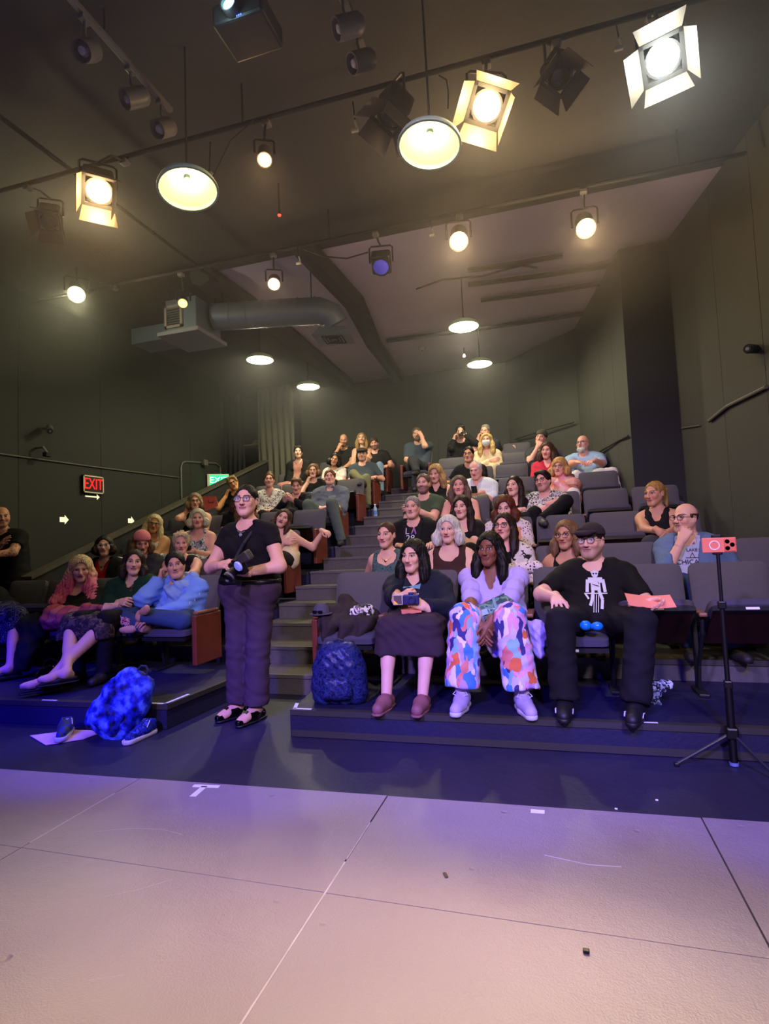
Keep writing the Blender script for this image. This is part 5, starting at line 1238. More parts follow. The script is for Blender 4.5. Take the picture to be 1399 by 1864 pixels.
def cloth_text(J, s, size, m_, z, x=0, nm='lettering'):
    cu = bpy.data.curves.new('t','FONT'); cu.body = s; cu.size = size; cu.align_x = 'CENTER'; cu.align_y = 'CENTER'; cu.resolution_u = 2; cu.space_line = .8
    ob = bpy.data.objects.new('t',cu); COL.objects.link(ob); me = bpy.data.meshes.new_from_object(ob); bpy.data.objects.remove(ob)
    c = J['sp'](.66)
    for v in me.vertices: px_,pz_ = c[0]+x+v.co.x, c[2]+z+v.co.y; v.co = (px_, J['front'](px_,pz_)-.0045, pz_)
    me.materials.clear(); me.materials.append(m_); link(nm, me, J['o'])
M_print = mat('print_white',(.82,.82,.86),.7); M_printd = mat('print_ink',(.12,.13,.18),.7)
def ex_cyclist(J):
    J['front'] = front_of([c for c in J['o'].children if c.name.startswith('shirt')][0])
    def d(mb):
        disc(mb,(0,.085),.021,.024); seg(mb,(-.026,.098),(.026,.098),.010); seg(mb,(-.045,.045),(.045,.045),.035); seg(mb,(-.0,.05),(.0,-.02),.060,4)
        seg(mb,(-.048,.05),(-.056,-.030),.020); seg(mb,(.048,.05),(.056,-.030),.020); seg(mb,(-.075,-.038),(.068,-.038),.007,6)
        seg(mb,(-.018,-.02),(-.030,-.075),.020); seg(mb,(.018,-.02),(.034,-.075),.020); seg(mb,(-.030,-.075),(-.045,-.11),.018); seg(mb,(.034,-.075),(.024,-.13),.018)
        for a in (-.014,.0,.014): seg(mb,(a,-.045),(a-.014,-.150),.005,6)
        seg(mb,(-.07,-.036),(-.05,-.07),.012)
    shirt_print(J,d,'print',M_print,z=-.005,s=1.0)
    def e(mb): disc(mb,(-.008,.088),.006,.0055); disc(mb,(.009,.088),.006,.0055); seg(mb,(-.02,.020),(.022,.006),.004); seg(mb,(.012,.04),(.024,.02),.004)
    shirt_print(J,e,'print_detail',M_printd,z=-.005,dy=-.002)
def ex_la28(J):
    J['front'] = front_of([c for c in J['o'].children if c.name.startswith('shirt')][0]); cloth_text(J,'L',.095,M_print,.045,-.050); cloth_text(J,'28',.095,M_print,-.03,-.012)
    def d(mb): seg(mb,(-.005,.012),(.022,.078),.013); seg(mb,(.022,.078),(.045,.012),.013)
    shirt_print(J,d,'print',pattern('la_letter',[(.30,.45,.80),(.80,.45,.40),(.45,.35,.70)],'cells',40))
def ex_chicago(J):
    J['front'] = front_of([c for c in J['o'].children if c.name.startswith('shirt')][0]); cloth_text(J,'CHICAGO',.050,M_printd,-.035); cloth_text(J,'LAKE',.032,M_printd,.055)
    def d(mb): seg(mb,(-.05,-.002),(.05,-.002),.004); seg(mb,(-.02,0),(.0,.035),.004); seg(mb,(.0,.035),(.015,0),.004)
    shirt_print(J,d,'print',M_printd)
def ex_cres(J):
    J['front'] = front_of([c for c in J['o'].children if c.name.startswith('shirt')][0]); cloth_text(J,'BETTER',.032,M_print,.02,.07)
# ---- right block
R_(1,-1.00,1.085,'jacket','woman with long black hair in a navy jacket, holding a small camera', sex='f',lod=0,tone=PL,b=1.14,hair=('long',.22,.012,0),hairc=HBK,yaw=-.62,pitch=-.02,A=((.00,-.64,.655),(.75,-.25,.35),(-.2,-.9,.3),.75,(-.7,.3,-.7)),B=((.155,-.62,.60),(-.75,-.25,.45),(.3,-.8,.4),.8,(.8,.3,-.7)),pa='lap',pb='lap',
   top=T('tee',GRAPH,'v',inf=.010,vd=.03),over=T('long',NAVY,'open',inf=.030,w=.055,name='jacket',collar=1),bottom=PT(cl('skirt_plum',(.22,.17,.20)),'skirt',drop=.16,wr=.006,inf=.02),shoes=('clog',CLOG,CLOG),lip=(.72,.40,.42),
   legs=(((-.06,-.72,.475),(-.06,-.84,.085),(-.07,-.99,.04)),((.20,-.72,.475),(.17,-.83,.085),(.17,-.98,.04))),pel=(.06,-.30,.46))
def ex_lil(J):
    puffs(J,LILAC); 
    b = MB(); 
    for k in range(3): q = J['sp'](.72-.13*k)+J['fwd']*.115; b.lathe([(0,-.002),(.005,0),(0,.002)],8,Matrix.Translation(tuple(q))@Matrix.Rotation(PI/2,4,'X'))
    link('buttons', b.mesh('buttons', LACE), J['o'])
R_(1,-.44,1.115,'lilac','woman in lilac puff sleeve blouse and bright patterned wide trousers', sex='f',lod=0,tone=DK,b=1.02,hair=('dreads',.25,.010,3),hairc=HBK,yaw=-.50,pitch=.0,A=((-.04,-.72,.50),(.35,-.35,-.85),(-.75,-.5,.2),.15,(-.8,.4,-.4)),B=((.035,-.73,.505),(-.30,-.35,-.88),(.8,-.5,.2),.2,(.8,.4,-.4)),pa='clasp',pb='clasp',
   top=T('cap',LILAC,'v',vd=.10,collar=1,inf=.016,name='blouse'),bottom=PT(GEO,'wide',inf=.030,wr=.006,len=.92),shoes=('sneaker',SN_L,SOLE_W,LACE),extra=ex_lil,lip=(.50,.27,.26),
   legs=(((-.125,-.72,.535),(-.15,-.80,.09),(-.165,-.96,.04)),((.155,-.72,.535),(.21,-.80,.09),(.26,-.95,.04))),pel=(.02,-.30,.46))
R_(1,.24,1.145,'cap','man in dark cap and glasses wearing a black tee printed with a white cyclist', sex='m',lod=0,kind='m',tone=PL,b=1.05,hair=('crop',.1,.0,0),hairc=HDB,yaw=-.45,pitch=.02,stub=.45,glasses=('rect',M_frame_blk),hat=('cap',mat('cap_maroon',(.16,.12,.14),.9)),
   A=((-.25,-.56,.640),(.12,-.95,-.22),(-.1,-.35,1),.35,(-.9,.5,-.3),1),B=((.22,-.62,.60),(.75,-.62,-.12),(.1,.35,-1),.35,(.6,.8,-.5)),top=T('tee',BLK,'crew',inf=.020,sl=.80,wr=.004),bottom=PT(cl('black_jeans',(.10,.095,.11)),inf=.020,flare=.020,wr=.005),shoes=('skate',SN_B,SOLE_B,LACE),extra=ex_cyclist,
   legs=(((-.235,-.70,.515),(-.235,-.82,.09),(-.245,-.99,.04)),((.215,-.70,.515),(.14,-.84,.09),(.10,-1.0,.04))),pel=(-.01,-.29,.47))
R_(2,-1.45,1.265,'teal','woman with tied back brown hair in a sleeveless mottled teal top', sex='f',tone=LT,b=.92,hair=('back',.1,.0,0),hairc=HBR,yaw=-.55,lod=1,top=T('sleeveless',TEAL,'scoop'),bottom=PT(CHAR),pa='down',pb='down',extra=lambda J: pendant_necklace(J))
R_(2,-.88,1.285,'brownshell','white haired woman in a sleeveless brown shell top', sex='f',tone=PL,hair=('long',.13,.016,2),hairc=HWH,yaw=-.30,lod=1,top=T('sleeveless',BROWN,'scoop'),bottom=PT(BLK2),pa='lap',pb='lap')
R_(2,-.40,1.285,'specsdark','smiling woman with long dark hair and glasses in a white print jacket', sex='f',tone=PK,hair=('long',.27,.008,1),hairc=HDB,yaw=-.45,pitch=.12,lod=1,glasses=('rect',M_frame_blk),top=T('tee',BLK,'crew'),over=T('long',pattern('cloth_white_black_print',[(.80,.76,.72),(.82,.79,.76),(.16,.14,.16),(.84,.8,.78),(.82,.79,.76)],'cells',36),'open',w=.05,inf=.024,name='jacket'),bottom=PT(BLK2),pa='phone',pb='lap')
R_(2,.10,1.195,'tank','tan woman with straight blond brown hair, round glasses and black tank', sex='f',tone=TN,hair=('long',.17,.010,5),hairc=('hair_bronde',(.50,.37,.25)),yaw=-.50,pitch=-.02,lod=1,glasses=('round',M_frame_wire),top=T('tank',BLK,'scoop'),bottom=PT(BLK2),pa='down',pb='down',extra=lambda J: pendant_necklace(J))
R_(2,.99,1.285,'chicago','balding man in glasses and chambray shirt resting chin on his fist', sex='m',tone=LT,hair=('fringe_bald',.1,.002,0),hairc=HBR,yaw=-.85,pitch=.02,lod=1,glasses=('rect',M_frame_blk),pa='mouth',pb='arm',stub=.25,top=T('tee',cl('pale_grey_tee',(.66,.68,.76)),'crew'),over=T('threeq',CHAMB,'open',w=.07,inf=.026,name='overshirt',collar=1),bottom=PT(DENIM),extra=ex_chicago)
R_(3,-1.40,1.555,'la28','grey haired man in a black shirt printed LA 28 under a black jacket', sex='m',tone=LT,hair=('short',.1,.004,1),hairc=HGR,yaw=-.35,pitch=.02,top=T('tee',BLK2,'crew'),over=T('tee',BLK,'open',w=.085,inf=.026,sl=.9,name='jacket'),bottom=PT(BLK2),pa='lap',pb='arm',extra=ex_la28,b=1.05)
R_(3,-.88,1.525,'darklong','woman with very long dark hair, black top and a wristwatch', sex='f',tone=PL,hair=('long',.34,.012,2),hairc=HDB,yaw=-.45,pitch=.0,top=T('tee',BLK,'scoop'),bottom=PT(BLK2),pa='arm',pb='cross',extra=lambda J: bracelet(J,1,M_frame_blk))
R_(3,-.45,1.495,'printtop','woman with brown bob in a white leaf print top looking down', sex='f',tone=PL,hair=('wavy',.15,.014,4),hairc=HAU,yaw=-.25,pitch=-.22,top=T('elbow',FLO3,'crew',inf=.022,name='top'),bottom=PT(CHAR),pa='laphi',pb='laphi',b=1.08)
R_(3,.92,1.545,'ponytail','woman with blond high ponytail in a black halter top', sex='f',tone=TN,b=.95,hair=('pony',.1,.0,0),hairc=('hair_honey',(.68,.52,.28)),yaw=-.75,pitch=-.05,top=T('tank',BLK,'v',vd=.10),bottom=PT(CHAR),pa='clasp',pb='clasp')
R_(4,-1.46,1.89,'greentee','man with grey brown hair and short beard in an olive green tee', sex='m',tone=LT,hair=('short',.1,.003,3),hairc=HGB,yaw=-.30,stub=.7,top=T('tee',OLIVE,'crew'),bottom=PT(CHAR),pa='lap',pb='cross')
R_(4,-1.03,1.83,'smiler','smiling woman with shoulder length grey brown hair and red strap top', sex='f',tone=PK,hair=('long',.20,.012,7),hairc=HGB,yaw=-.15,top=T('tank',RED,'scoop'),bottom=PT(BLK2),pa='lap',pb='lap')
R_(4,-.40,1.78,'longdark2','slim woman with long straight black brown hair, hand at her chest', sex='f',tone=PL,b=.92,hair=('long',.36,.006,8),hairc=HDB,yaw=-.55,pitch=.08,top=T('cap',BLK,'v',vd=.10),bottom=PT(BLK2),pa='lap',pb='laphi')
R_(4,-.08,1.82,'mustache','man with dark glasses and mustache in a black and white patterned shirt', sex='m',tone=PK,hair=('side',.1,.006,1),hairc=HDB,yaw=-.55,stub=.3,glasses=('rect',M_frame_blk),top=T('elbow',FLO1,'crew',inf=.02),bottom=PT(BLK),pa='cross',pb='lap',legs=(((-.10,-.66,.56),(-.12,-.72,.10)),((.22,-.66,.66),(-.02,-.86,.48))),b=1.05,roll=-.1)
R_(5,-1.47,2.10,'wavyblond','woman with long wavy blond hair and black sleeveless top looking down', sex='f',tone=LT,lod=1,hair=('wavy',.24,.018,6),hairc=('hair_dark_blond',(.66,.52,.32)),yaw=-.45,pitch=-.2,top=T('sleeveless',BLK,'v',vd=.08),bottom=PT(BLK2),pa='lap',pb='lap')
R_(5,-.93,2.11,'oldwhite','elderly white haired man in a white short sleeved shirt looking down', sex='m',tone=PK,lod=1,hair=('receding',.1,.002,0),hairc=HWH,yaw=-.45,pitch=-.28,top=T('tee',STR,'v',inf=.020,collar=1,sl=.85,vd=.05),bottom=PT(KHA),pa='laphi',pb='laphi',b=1.05)
R_(5,.12,2.06,'pinktop','woman with short blond bob and glasses in a pink and orange top', sex='f',tone=PK,lod=1,hair=('bob',.09,.014,9),hairc=('hair_strawberry',(.78,.60,.36)),yaw=-.35,glasses=('round',M_frame_wire),top=T('long',PINKST,'high',inf=.02,name='sweater'),bottom=PT(WHITE),pa='cross',pb='cross',b=1.05)
R_(6,-1.13,2.45,'asianglasses','black haired man in round glasses, mostly hidden behind the elderly man', sex='m',tone=TN,lod=2,hair=('short',.1,.004,5),hairc=HBK,yaw=-.25,pitch=-.05,glasses=('round',M_frame_blk),top=T('tee',BLK,'crew'),bottom=PT(BLK2),pa='arm',pb='lap')
R_(6,-.02,2.41,'rose','woman with brown hair in a rose red blouse, eyes lowered', sex='f',tone=PK,lod=2,hair=('long',.16,.010,6),hairc=HBR,yaw=-.35,pitch=-.12,top=T('threeq',ROSE,'v',inf=.022,name='blouse'),bottom=PT(CHAR),pa='lap',pb='lap',roll=.1)
R_(6,.46,2.465,'skyblue','bald man with white beard and black glasses in a sky blue shirt', sex='m',tone=PK,lod=1,b=1.12,hair=None,hairc=HWH,beard=(.03,HWH),yaw=-.50,pitch=.06,glasses=('rect',M_frame_blk),top=T('tee',SKY,'crew',inf=.024,sl=.85),bottom=PT(WHITE),pa='fwd',pb='fwd',extra=lambda J: bracelet(J,1,M_frame_blk))
R_(7,-.95,2.775,'masked','woman with long blond hair wearing a white face mask and cream blouse', sex='f',tone=LT,lod=2,hair=('wavy',.28,.014,3),hairc=HBL,yaw=-.10,pitch=.12,top=T('long',CREAM,'v',inf=.022,vd=.07,name='blouse'),bottom=PT(CREAM),pa='cross',pb='lap',extra=lambda J: mask(J))
R_(7,-.10,2.745,'darkcap','man in dark knit cap resting his face on his hand', sex='m',tone=PK,lod=2,hair=('short',.1,.0,0),hairc=HDB,hat=('beanie',mat('knit_dark',(.26,.25,.22),.95,noise=.3)),yaw=-.35,roll=.25,pa='mouth',pb='lap',top=T('tee',CHAR,'crew'),bottom=PT(BLK2))
R_(8,-1.05,3.10,'leaner','balding man in dark tee leaning on the seat back behind the masked woman', sex='m',tone=PK,lod=2,hair=('crop',.1,.0,0),hairc=HGR,yaw=-.45,pitch=-.15,roll=.2,pa='temple',pb='over',top=T('tee',CHAR,'crew'),bottom=PT(BLK2),stub=.4,b=1.05)
R_(8,-1.48,3.13,'shooter','person with tousled black hair aiming a black camera, dressed in black', sex='m',tone=LT,lod=2,hair=('tousled',.1,.010,2),hairc=HBK,yaw=-.1,pitch=-.1,pa='temple',pb='camface',top=T('long',BLK,'crew',name='jacket'),bottom=PT(BLK2))
R_(8,-2.28,3.17,'beardtop','bearded man in slate shirt seated alone at the top of the aisle', sex='m',tone=LT,lod=2,hair=('short',.1,.004,7),hairc=HGB,beard=(.05,HGB),yaw=-.1,pitch=-.1,roll=-.15,pa='lap',pb='brow',top=T('tee',cl('slate',(.26,.30,.34)),'crew',sl=.9),bottom=PT(CHAR),b=1.1,legs=(((-.02,-.62,.58),(.12,-.86,.34)),((.06,-.66,.54),(.04,-.72,.085))),shoes=None)
def mask(J):
    f = Fld((-.10,-.15,-.13),(.10,.02,.03),(.005,.006,.007)[J['lod']]); f.ell((0,-.065,-.052),(.066,.062,.056),.01); f.ell((0,-.105,-.045),(.034,.026,.036),.02); f.cut((0,-.4,1),.020)
    f.cap((.05,-.03,-.02),(.078,.01,-.005),.004,None,.004); f.cap((-.05,-.03,-.02),(-.078,.01,-.005),.004,None,.004)
    J['onhead']('face_mask', f.mesh(), cl('mask_white',(.80,.84,.86)))
# ---- left block
def ex_hood(J):
    shawl(J,SCARF,'scarf',.046,.12)
    for k in range(3):
        S,E = J['SH'][1],J['EL'][1]; c = S+(E-S)*(.28+.27*k)+np.array([.062,-.012,0]); b = MB()
        b.lathe([(.020,-.002),(.026,-.002),(.026,.002),(.020,.002)],16,Matrix.Translation(tuple(c))@Matrix.Rotation(.5,4,'Z')@Matrix.Rotation(PI/2,4,'Y')@Matrix.Diagonal((1,1,1,1)),closed=True); link('sleeve_logo', b.mesh('sleeve_logo', M_print), J['o'])
    E,W = J['EL'][0],J['WR'][0]; c = E*.86+W*.14+np.array([-.01,-.055,-.01]); b = MB(); b.lathe([(.012,-.002),(.024,-.002),(.024,.002),(.012,.002)],16,Matrix.Translation(tuple(c))@Matrix.Rotation(PI/2,4,'X'),closed=True); b.box(-.002,.030,-.003,.003,-.008,.008,Matrix.Translation(tuple(c))); link('sleeve_logo', b.mesh('sleeve_logo', M_print), J['o'])
    # red patches on the jeans shin
    K,An = J['KA'][0][0],J['KA'][0][1]; p = MB()
    for t,s_ in ((.30,.016),(.45,.030),(.58,.026)):
        q = K+(An-K)*t+np.array([0,-.072,.012]); p.rbox(q[0]-s_,q[0]+s_,q[1]-.004,q[1]+.004,q[2]-.034,q[2]+.030,.003)
    link('patch', p.mesh('patch', pattern('jean_patch',[(.70,.10,.14),(.80,.78,.80),(.66,.08,.12)],'blotch',60)), J['o'])
L_(1,-3.26,1.075,'hoodie','person with slicked dark hair in bright blue hoodie sitting cross legged', sex='m',lod=0,tone=(.78,.60,.51),hair=('short',.1,.008,3),hairc=HBK,yaw=-.12,pitch=.0,roll=-.14,b=1.06,A=((-.115,-.29,.79),(.12,.12,1),(-.75,-.6,0),.75,(-.35,-.6,-1)),B=((.06,-.58,.50),(-.70,-.68,-.22),(.1,-.5,.9),.25,(.9,.2,-.5),1),top=T('long',BLUE,'crew',inf=.026,wr=.007,lf=22,name='hoodie',wr2=.012),bottom=PT(DENIM,inf=.018,len=.98),extra=ex_hood,
   legs=(((-.36,-.52,.50),(-.04,-.58,.43),(-.20,-.66,.41)),((.27,-.50,.46),(-.02,-.64,.53),(.10,-.72,.60))),pel=(.02,-.26,.47),glasses=None)
def ex_green(J):
    f = J['fwd']; b = MB(); N = J['N']; b.tube([tuple(N+np.array([.05,.02,.03])),tuple(N+f*.115+np.array([.035,0,-.04])),tuple(N+f*.125+np.array([.0,0,-.14])),tuple(N+f*.13+np.array([.02,0,-.22]))],[.010]*4,6); link('embroidered_trim', b.mesh('trim', BROC, True), J['o'])
L_(1,-3.71,1.115,'green','woman with dark hair in a forest green wrap top, arms folded', sex='f',lod=0,tone=PL,b=1.12,hair=('long',.15,.004,1),hairc=HDB,yaw=.02,pitch=.02,roll=.1,A=((.06,-.46,.615),(.85,-.30,.1),(0,-.8,.5),.4,(-.9,.1,-.8)),B=((.02,-.50,.585),(-.85,-.25,.0),(0,-.6,.7),.75,(.9,.1,-.8)),top=T('long',GREEN,'v',vd=.09,inf=.028,name='wrap_top',sl=1.4),over=None,bottom=PT(BLK),extra=ex_green,pel=(0,-.30,.46))
def ex_pink(J):
    b = MB()
    for s in (-1,1): b.tube([(s*.033+.023*math.cos(t),-.060-.02*abs(math.sin(t)),.112+.014*math.sin(t)) for t in np.linspace(0,2*PI,13)],.003,5)
    b.tube([(-.012,-.07,.115),(.012,-.07,.115)],.003,5); J['onhead_mb']('sunglasses', b, mat('pale_frame',(.8,.75,.75),.3))
    # long front locks over the shoulders
    H,N,fw,a = J['H'],J['N'],J['fwd'],J['axv']; f = Fld(N-np.array([.36,.36,.36]),N+np.array([.36,.25,.26]),.0075)
    for s in (-1,1):
        p0 = H+J['R']@np.array([s*.088,-.010,-.02]); p1 = N+a*s*.125+fw*.09+np.array([0,0,.0]); p2 = N+a*s*.165+fw*.16+np.array([0,0,-.12]); p3 = N+a*s*.15+fw*.18+np.array([0,0,-.27])
        f.cap(p0,p1,.036,.052,.03); f.cap(p1,p2,.052,.055,.04); f.cap(p2,p3,.055,.022,.04); f.cap(p1-a*s*.04,p3-a*s*.05+np.array([0,0,.03]),.036,.022,.04); f.cap(p1+a*s*.03,p3+a*s*.06+np.array([0,0,.05]),.030,.018,.03)
    f.fn(lambda F,x,y,z: F+.0045*np.sin(150*x+9*np.sin(22*z))+.003*np.sin(230*x+40*z+60*y)); V_,Q_ = f.mesh(); link('hair_lock', fastmesh('hair_lock',V_,Q_,[hair_mat(*HPK)]), J['o'])
    # coral wrap across the lap
    f = Fld((-.22,-.76,.30),(.66,-.26,.74),.010); f.cap((-.02,-.50,.53),(.40,-.50,.53),.085,.050,.04); f.cap((.0,-.56,.48),(.36,-.58,.47),.085,.060,.04); f.cap((.30,-.46,.56),(.56,-.50,.56),.045,.028,.04)
    f.fn(lambda F,x,y,z: F+.006*np.sin(75*z+9*x)+.003*np.sin(40*x+60*z)); V_,Q_ = f.mesh(); link('lap_wrap', fastmesh('lap_wrap',V_,Q_,[CORAL]), J['o'])
L_(1,-4.32,1.07,'pink','woman with long blond hair fading to pink, coral wrap over her lap', sex='f',lod=0,tone=(.90,.72,.66),b=1.14,hair=('wavy',.30,.016,1),hairc=HPK,yaw=-.05,pitch=-.12,roll=.0,pa='lap',pb='lap',top=T('long',BLK,'scoop',inf=.02),bottom=PT(BROC,'skirt',drop=.10,inf=.022,wr=.005),shoes=('sandal',mat('sandal_black',(.06,.06,.07),.5),SOLE_B),extra=ex_pink,
   legs=(((.42,-.74,.45),(.72,-1.08,.16),(.62,-1.22,.13)),((.72,-.72,.45),(.60,-1.12,.11),(.50,-1.26,.09))),pel=(.12,-.32,.46))
L_(2,-4.83,1.295,'redtop','woman with short dark hair and clear glasses, red top, black cardigan', sex='f',tone=PL,hair=('bob',.07,.006,2),hairc=HDB,yaw=-.15,pitch=.05,glasses=('rect',mat('frame_clear',(.62,.68,.74),.2)),top=T('tee',RED,'v',vd=.08),over=T('long',BLK,'open',w=.06,name='cardigan'),bottom=PT(BLK2),pa='lap',pb='lap',extra=lambda J: pendant_necklace(J))
L_(2,-4.32,1.32,'pinkhat','person in a pink knit hat, face hidden behind the woman in green', sex='f',tone=PK,hair=('bob',.10,.006,2),hairc=HLB,yaw=.1,pitch=-.35,hat=('beanie',cl('pink_knit',(.86,.50,.54),noise=.2)),top=T('long',CHAR,'crew'),bottom=PT(BLK2),pa='lap',pb='lap')
L_(2,-3.82,1.285,'blondcrop','woman with spiky short blond hair in a black top behind the blue hoodie', sex='f',tone=PK,hair=('tousled',.1,.012,4),hairc=HPB,yaw=.0,pitch=-.05,top=T('sleeveless',BLK,'crew'),bottom=PT(BLK2),A=((.12,-.42,.62),(.9,-.3,0),(0,-.4,1),.4,(-.8,.1,-.8)),B=((.36,-.60,.66),(.85,-.5,-.25),(0,-.3,1),.45,(.8,.3,-.7)))
L_(3,-4.84,1.565,'longblond','tanned woman with long blond hair and glasses, cheek on her hand', sex='f',tone=(.74,.55,.38),hair=('long',.24,.010,4),hairc=HPB,yaw=.0,pitch=-.05,roll=.22,glasses=('round',M_frame_blk),top=T('tank',WHITE,'wide'),bottom=PT(WHITE),pa='chin',pb='cross')
L_(3,-4.19,1.595,'greyfloral','woman with grey blond bob in a grey and white floral dress', sex='f',tone=PK,hair=('bob',.08,.012,3),hairc=('hair_ash',(.80,.78,.66)),yaw=-.1,pitch=.02,top=T('tank',FLO2,'scoop',name='dress'),bottom=PT(FLO2,'skirt'),pa='laphi',pb='laphi')
L_(3,-3.03,1.535,'cami','woman with brown hair tilting her head, white camisole, arms folded', sex='f',tone=LT,hair=('long',.17,.004,5),hairc=HBR,yaw=-.1,pitch=.1,roll=.42,lip=(.45,.14,.18),top=T('sleeveless',CREAM,'scoop'),bottom=PT(BLK2),A=((.07,-.36,.66),(.9,.0,.1),(0,-1,.2),.3,(-.9,.1,-.8)),pb='over',b=.95)
L_(3,-3.52,1.60,'curly','person with curly brown hair hidden behind the standing photographer', sex='f',tone=LT,hair=('curly',.1,.012,1),hairc=HLB,yaw=.1,pitch=-.1,top=T('tee',BLK,'crew'),bottom=PT(BLK2))
L_(4,-4.82,1.90,'handear','woman with ash blond bob and glasses in a black tank, hand by her ear', sex='f',tone=LT,hair=('bob',.07,.010,1),hairc=('hair_ash_dark',(.58,.50,.38)),yaw=.02,glasses=('rect',M_frame_blk),top=T('tank',BLK,'crew'),bottom=PT(BLK2),pa='temple',pb='lap',b=1.05)
L_(4,-4.10,1.86,'brunette4','brown haired woman leaning behind the floral dress, face turned down', sex='f',tone=PL,hair=('long',.16,.012,2),hairc=HBR,yaw=.4,pitch=-.5,top=T('tee',BLK,'crew'),bottom=PT(BLK2))
L_(5,-4.72,2.23,'tilt','grey blond person in glasses with tilted head resting on one hand', sex='f',tone=(.82,.62,.42),lod=1,hair=('pixie',.1,.006,4),hairc=('hair_sandy',(.66,.56,.38)),yaw=-.1,roll=-.42,pitch=-.05,glasses=('rect',M_frame_blk),top=T('tee',BLK,'crew'),bottom=PT(BLK2),pa='chin',pb='lap')
L_(5,-4.09,2.23,'whiteblouse','smiling woman with short brown hair in a white print blouse', sex='f',tone=PK,lod=1,hair=('updo',.1,.002,4),hairc=HBR,yaw=-.1,pitch=.12,glasses=('round',M_frame_wire),top=T('elbow',pattern('cloth_white_blouse_print',[(.84,.82,.76),(.86,.84,.80),(.20,.22,.32),(.85,.83,.78)],'cells',60),'v',inf=.024,vd=.08,name='blouse'),bottom=PT(BLK2))
L_(5,-3.64,2.12,'headband','person with pale headband looking down at their hands, black jacket', sex='m',tone=PK,lod=1,hair=('side',.1,.008,4),hairc=HLB,yaw=-.15,pitch=-.28,top=T('crew' if False else 'tee',BLK,'v',vd=.08),over=T('long',BLK2,'open',w=.05,inf=.024,name='jacket'),bottom=PT(BLK2),pa='phone',pb='phone',extra=lambda J: band(J))
def band(J):
    f = Fld((-.12,-.13,-.02),(.12,.15,.14),.006); f.ell((0,.014,.034),(.0855,.106,.097),.0); f.cut((0,.35,1),.085); f.cut((0,-.35,-1),-.045); J['onhead']('headband', f.mesh(), KHA)
L_(5,-3.10,2.195,'greytee','young man in a loose grey tee with a grey neck gaiter and jeans', sex='m',tone=PK,lod=1,b=1.10,hair=('short',.1,.006,8),hairc=('hair_ginger_brown',(.42,.26,.15)),yaw=-.12,pitch=.14,top=T('tee',GREY,'crew',inf=.030,sl=1.0,wr=.006),bottom=PT(cl('grey_green_jeans',(.34,.38,.35)),inf=.02),pa='lap',pb='lap',extra=lambda J:(gaiter(J),ex_cres(J)),legs=(((-.16,-.66,.60),(-.16,-.72,.085)),((.19,-.66,.60),(.30,-.62,.085))))
def gaiter(J):
    N = J['N']; f = Fld(N-.13,N+.16,.008); f.cap(N+np.array([0,.0,.01]),N+np.array([0,-.01,.075]),.066,.064,.02); f.cut((0,0,1),N[2]+.085); f.cut((0,0,-1),-(N[2]-.01)); f.fn(lambda F,x,y,z: F+.003*np.sin(190*z+4*np.sin(20*x))); V_,Q_ = f.mesh(); link('neck_gaiter', fastmesh('neck_gaiter',V_,Q_,[cl('gaiter_grey',(.55,.56,.58))]), J['o'])
L_(6,-3.73,2.44,'chin6','woman with sandy hair and glasses, chin on her hand, black tee', sex='f',tone=PL,lod=1,hair=('bob',.06,.008,5),hairc=HLB,yaw=-.15,glasses=('round',M_frame_wire),top=T('tee',BLK,'crew'),bottom=PT(DENIM),pa='chin',pb='lap')
L_(7,-3.15,2.78,'flatcap','man with flat cap and glasses, slate tee, legs crossed', sex='m',tone=PK,lod=1,b=1.06,hair=('crop',.1,.0,0),hairc=HGR,yaw=-.15,glasses=('rect',M_frame_wire),hat=('newsboy',mat('cap_tweed',(.22,.19,.16),.95)),stub=.4,top=T('tee',cl('slate2',(.27,.31,.34)),'crew',sl=.8),bottom=PT(KHA),pa='lap',pb='arm',legs=(((-.04,-.60,.64),(.20,-.80,.46)),((.20,-.64,.54),(.22,-.68,.085))))
L_(7,-3.66,2.745,'whiteshirt7','woman with black bob, head tilted, in a white shirt with dark strap', sex='f',tone=TN,lod=2,hair=('bob',.11,.012,1),hairc=HBK,yaw=-.3,roll=.35,pitch=-.15,top=T('tee',WHITE,'crew'),bottom=PT(BLK2),extra=lambda J: strap(J))
def strap(J):
    N,f,a = J['N'],J['fwd'],J['axv']; b = MB(); b.tube([tuple(N+a*.07+np.array([0,.05,.035])),tuple(N+a*.09+f*.08+np.array([0,0,-.02])),tuple(N+a*.04+f*.15+np.array([0,0,-.14])),tuple(N-a*.05+f*.165+np.array([0,0,-.28]))],.008,6); link('bag_strap', b.mesh('bag_strap', BLK, True), J['o'])
L_(7,-4.38,2.93,'lanyard','smiling black haired woman in dark jacket and pink top under the drape', sex='f',tone=PL,lod=2,hair=('tousled',.1,.008,6),hairc=HBK,yaw=-.1,pitch=.05,top=T('tee',cl('dusty_pink',(.66,.46,.42)),'v',vd=.05),over=T('long',BLK,'open',w=.07,name='jacket'),bottom=PT(cl('pink_trousers',(.66,.46,.42))),pel=(0,-.28,.58))
L_(8,-3.80,3.24,'bald8','bald bearded man in a black tee, hand at his mouth, last left row', sex='m',tone=TN,lod=2,hair=None,hairc=HBK,stub=.9,yaw=-.1,pitch=-.25,pa='mouth',pb='laphi',top=T('tee',BLK,'crew'),bottom=PT(BLK2),pel=(0,-.28,.56))
L_(8,-3.43,3.23,'blond8','woman with long blond hair in a black tank in the last left row', sex='f',tone=LT,lod=2,hair=('long',.22,.006,7),hairc=('hair_dark_blond',(.66,.52,.32)),yaw=-.05,pitch=.12,top=T('tank',BLK,'scoop'),bottom=PT(BLK2),pel=(0,-.28,.54),b=.95,dy=.06)
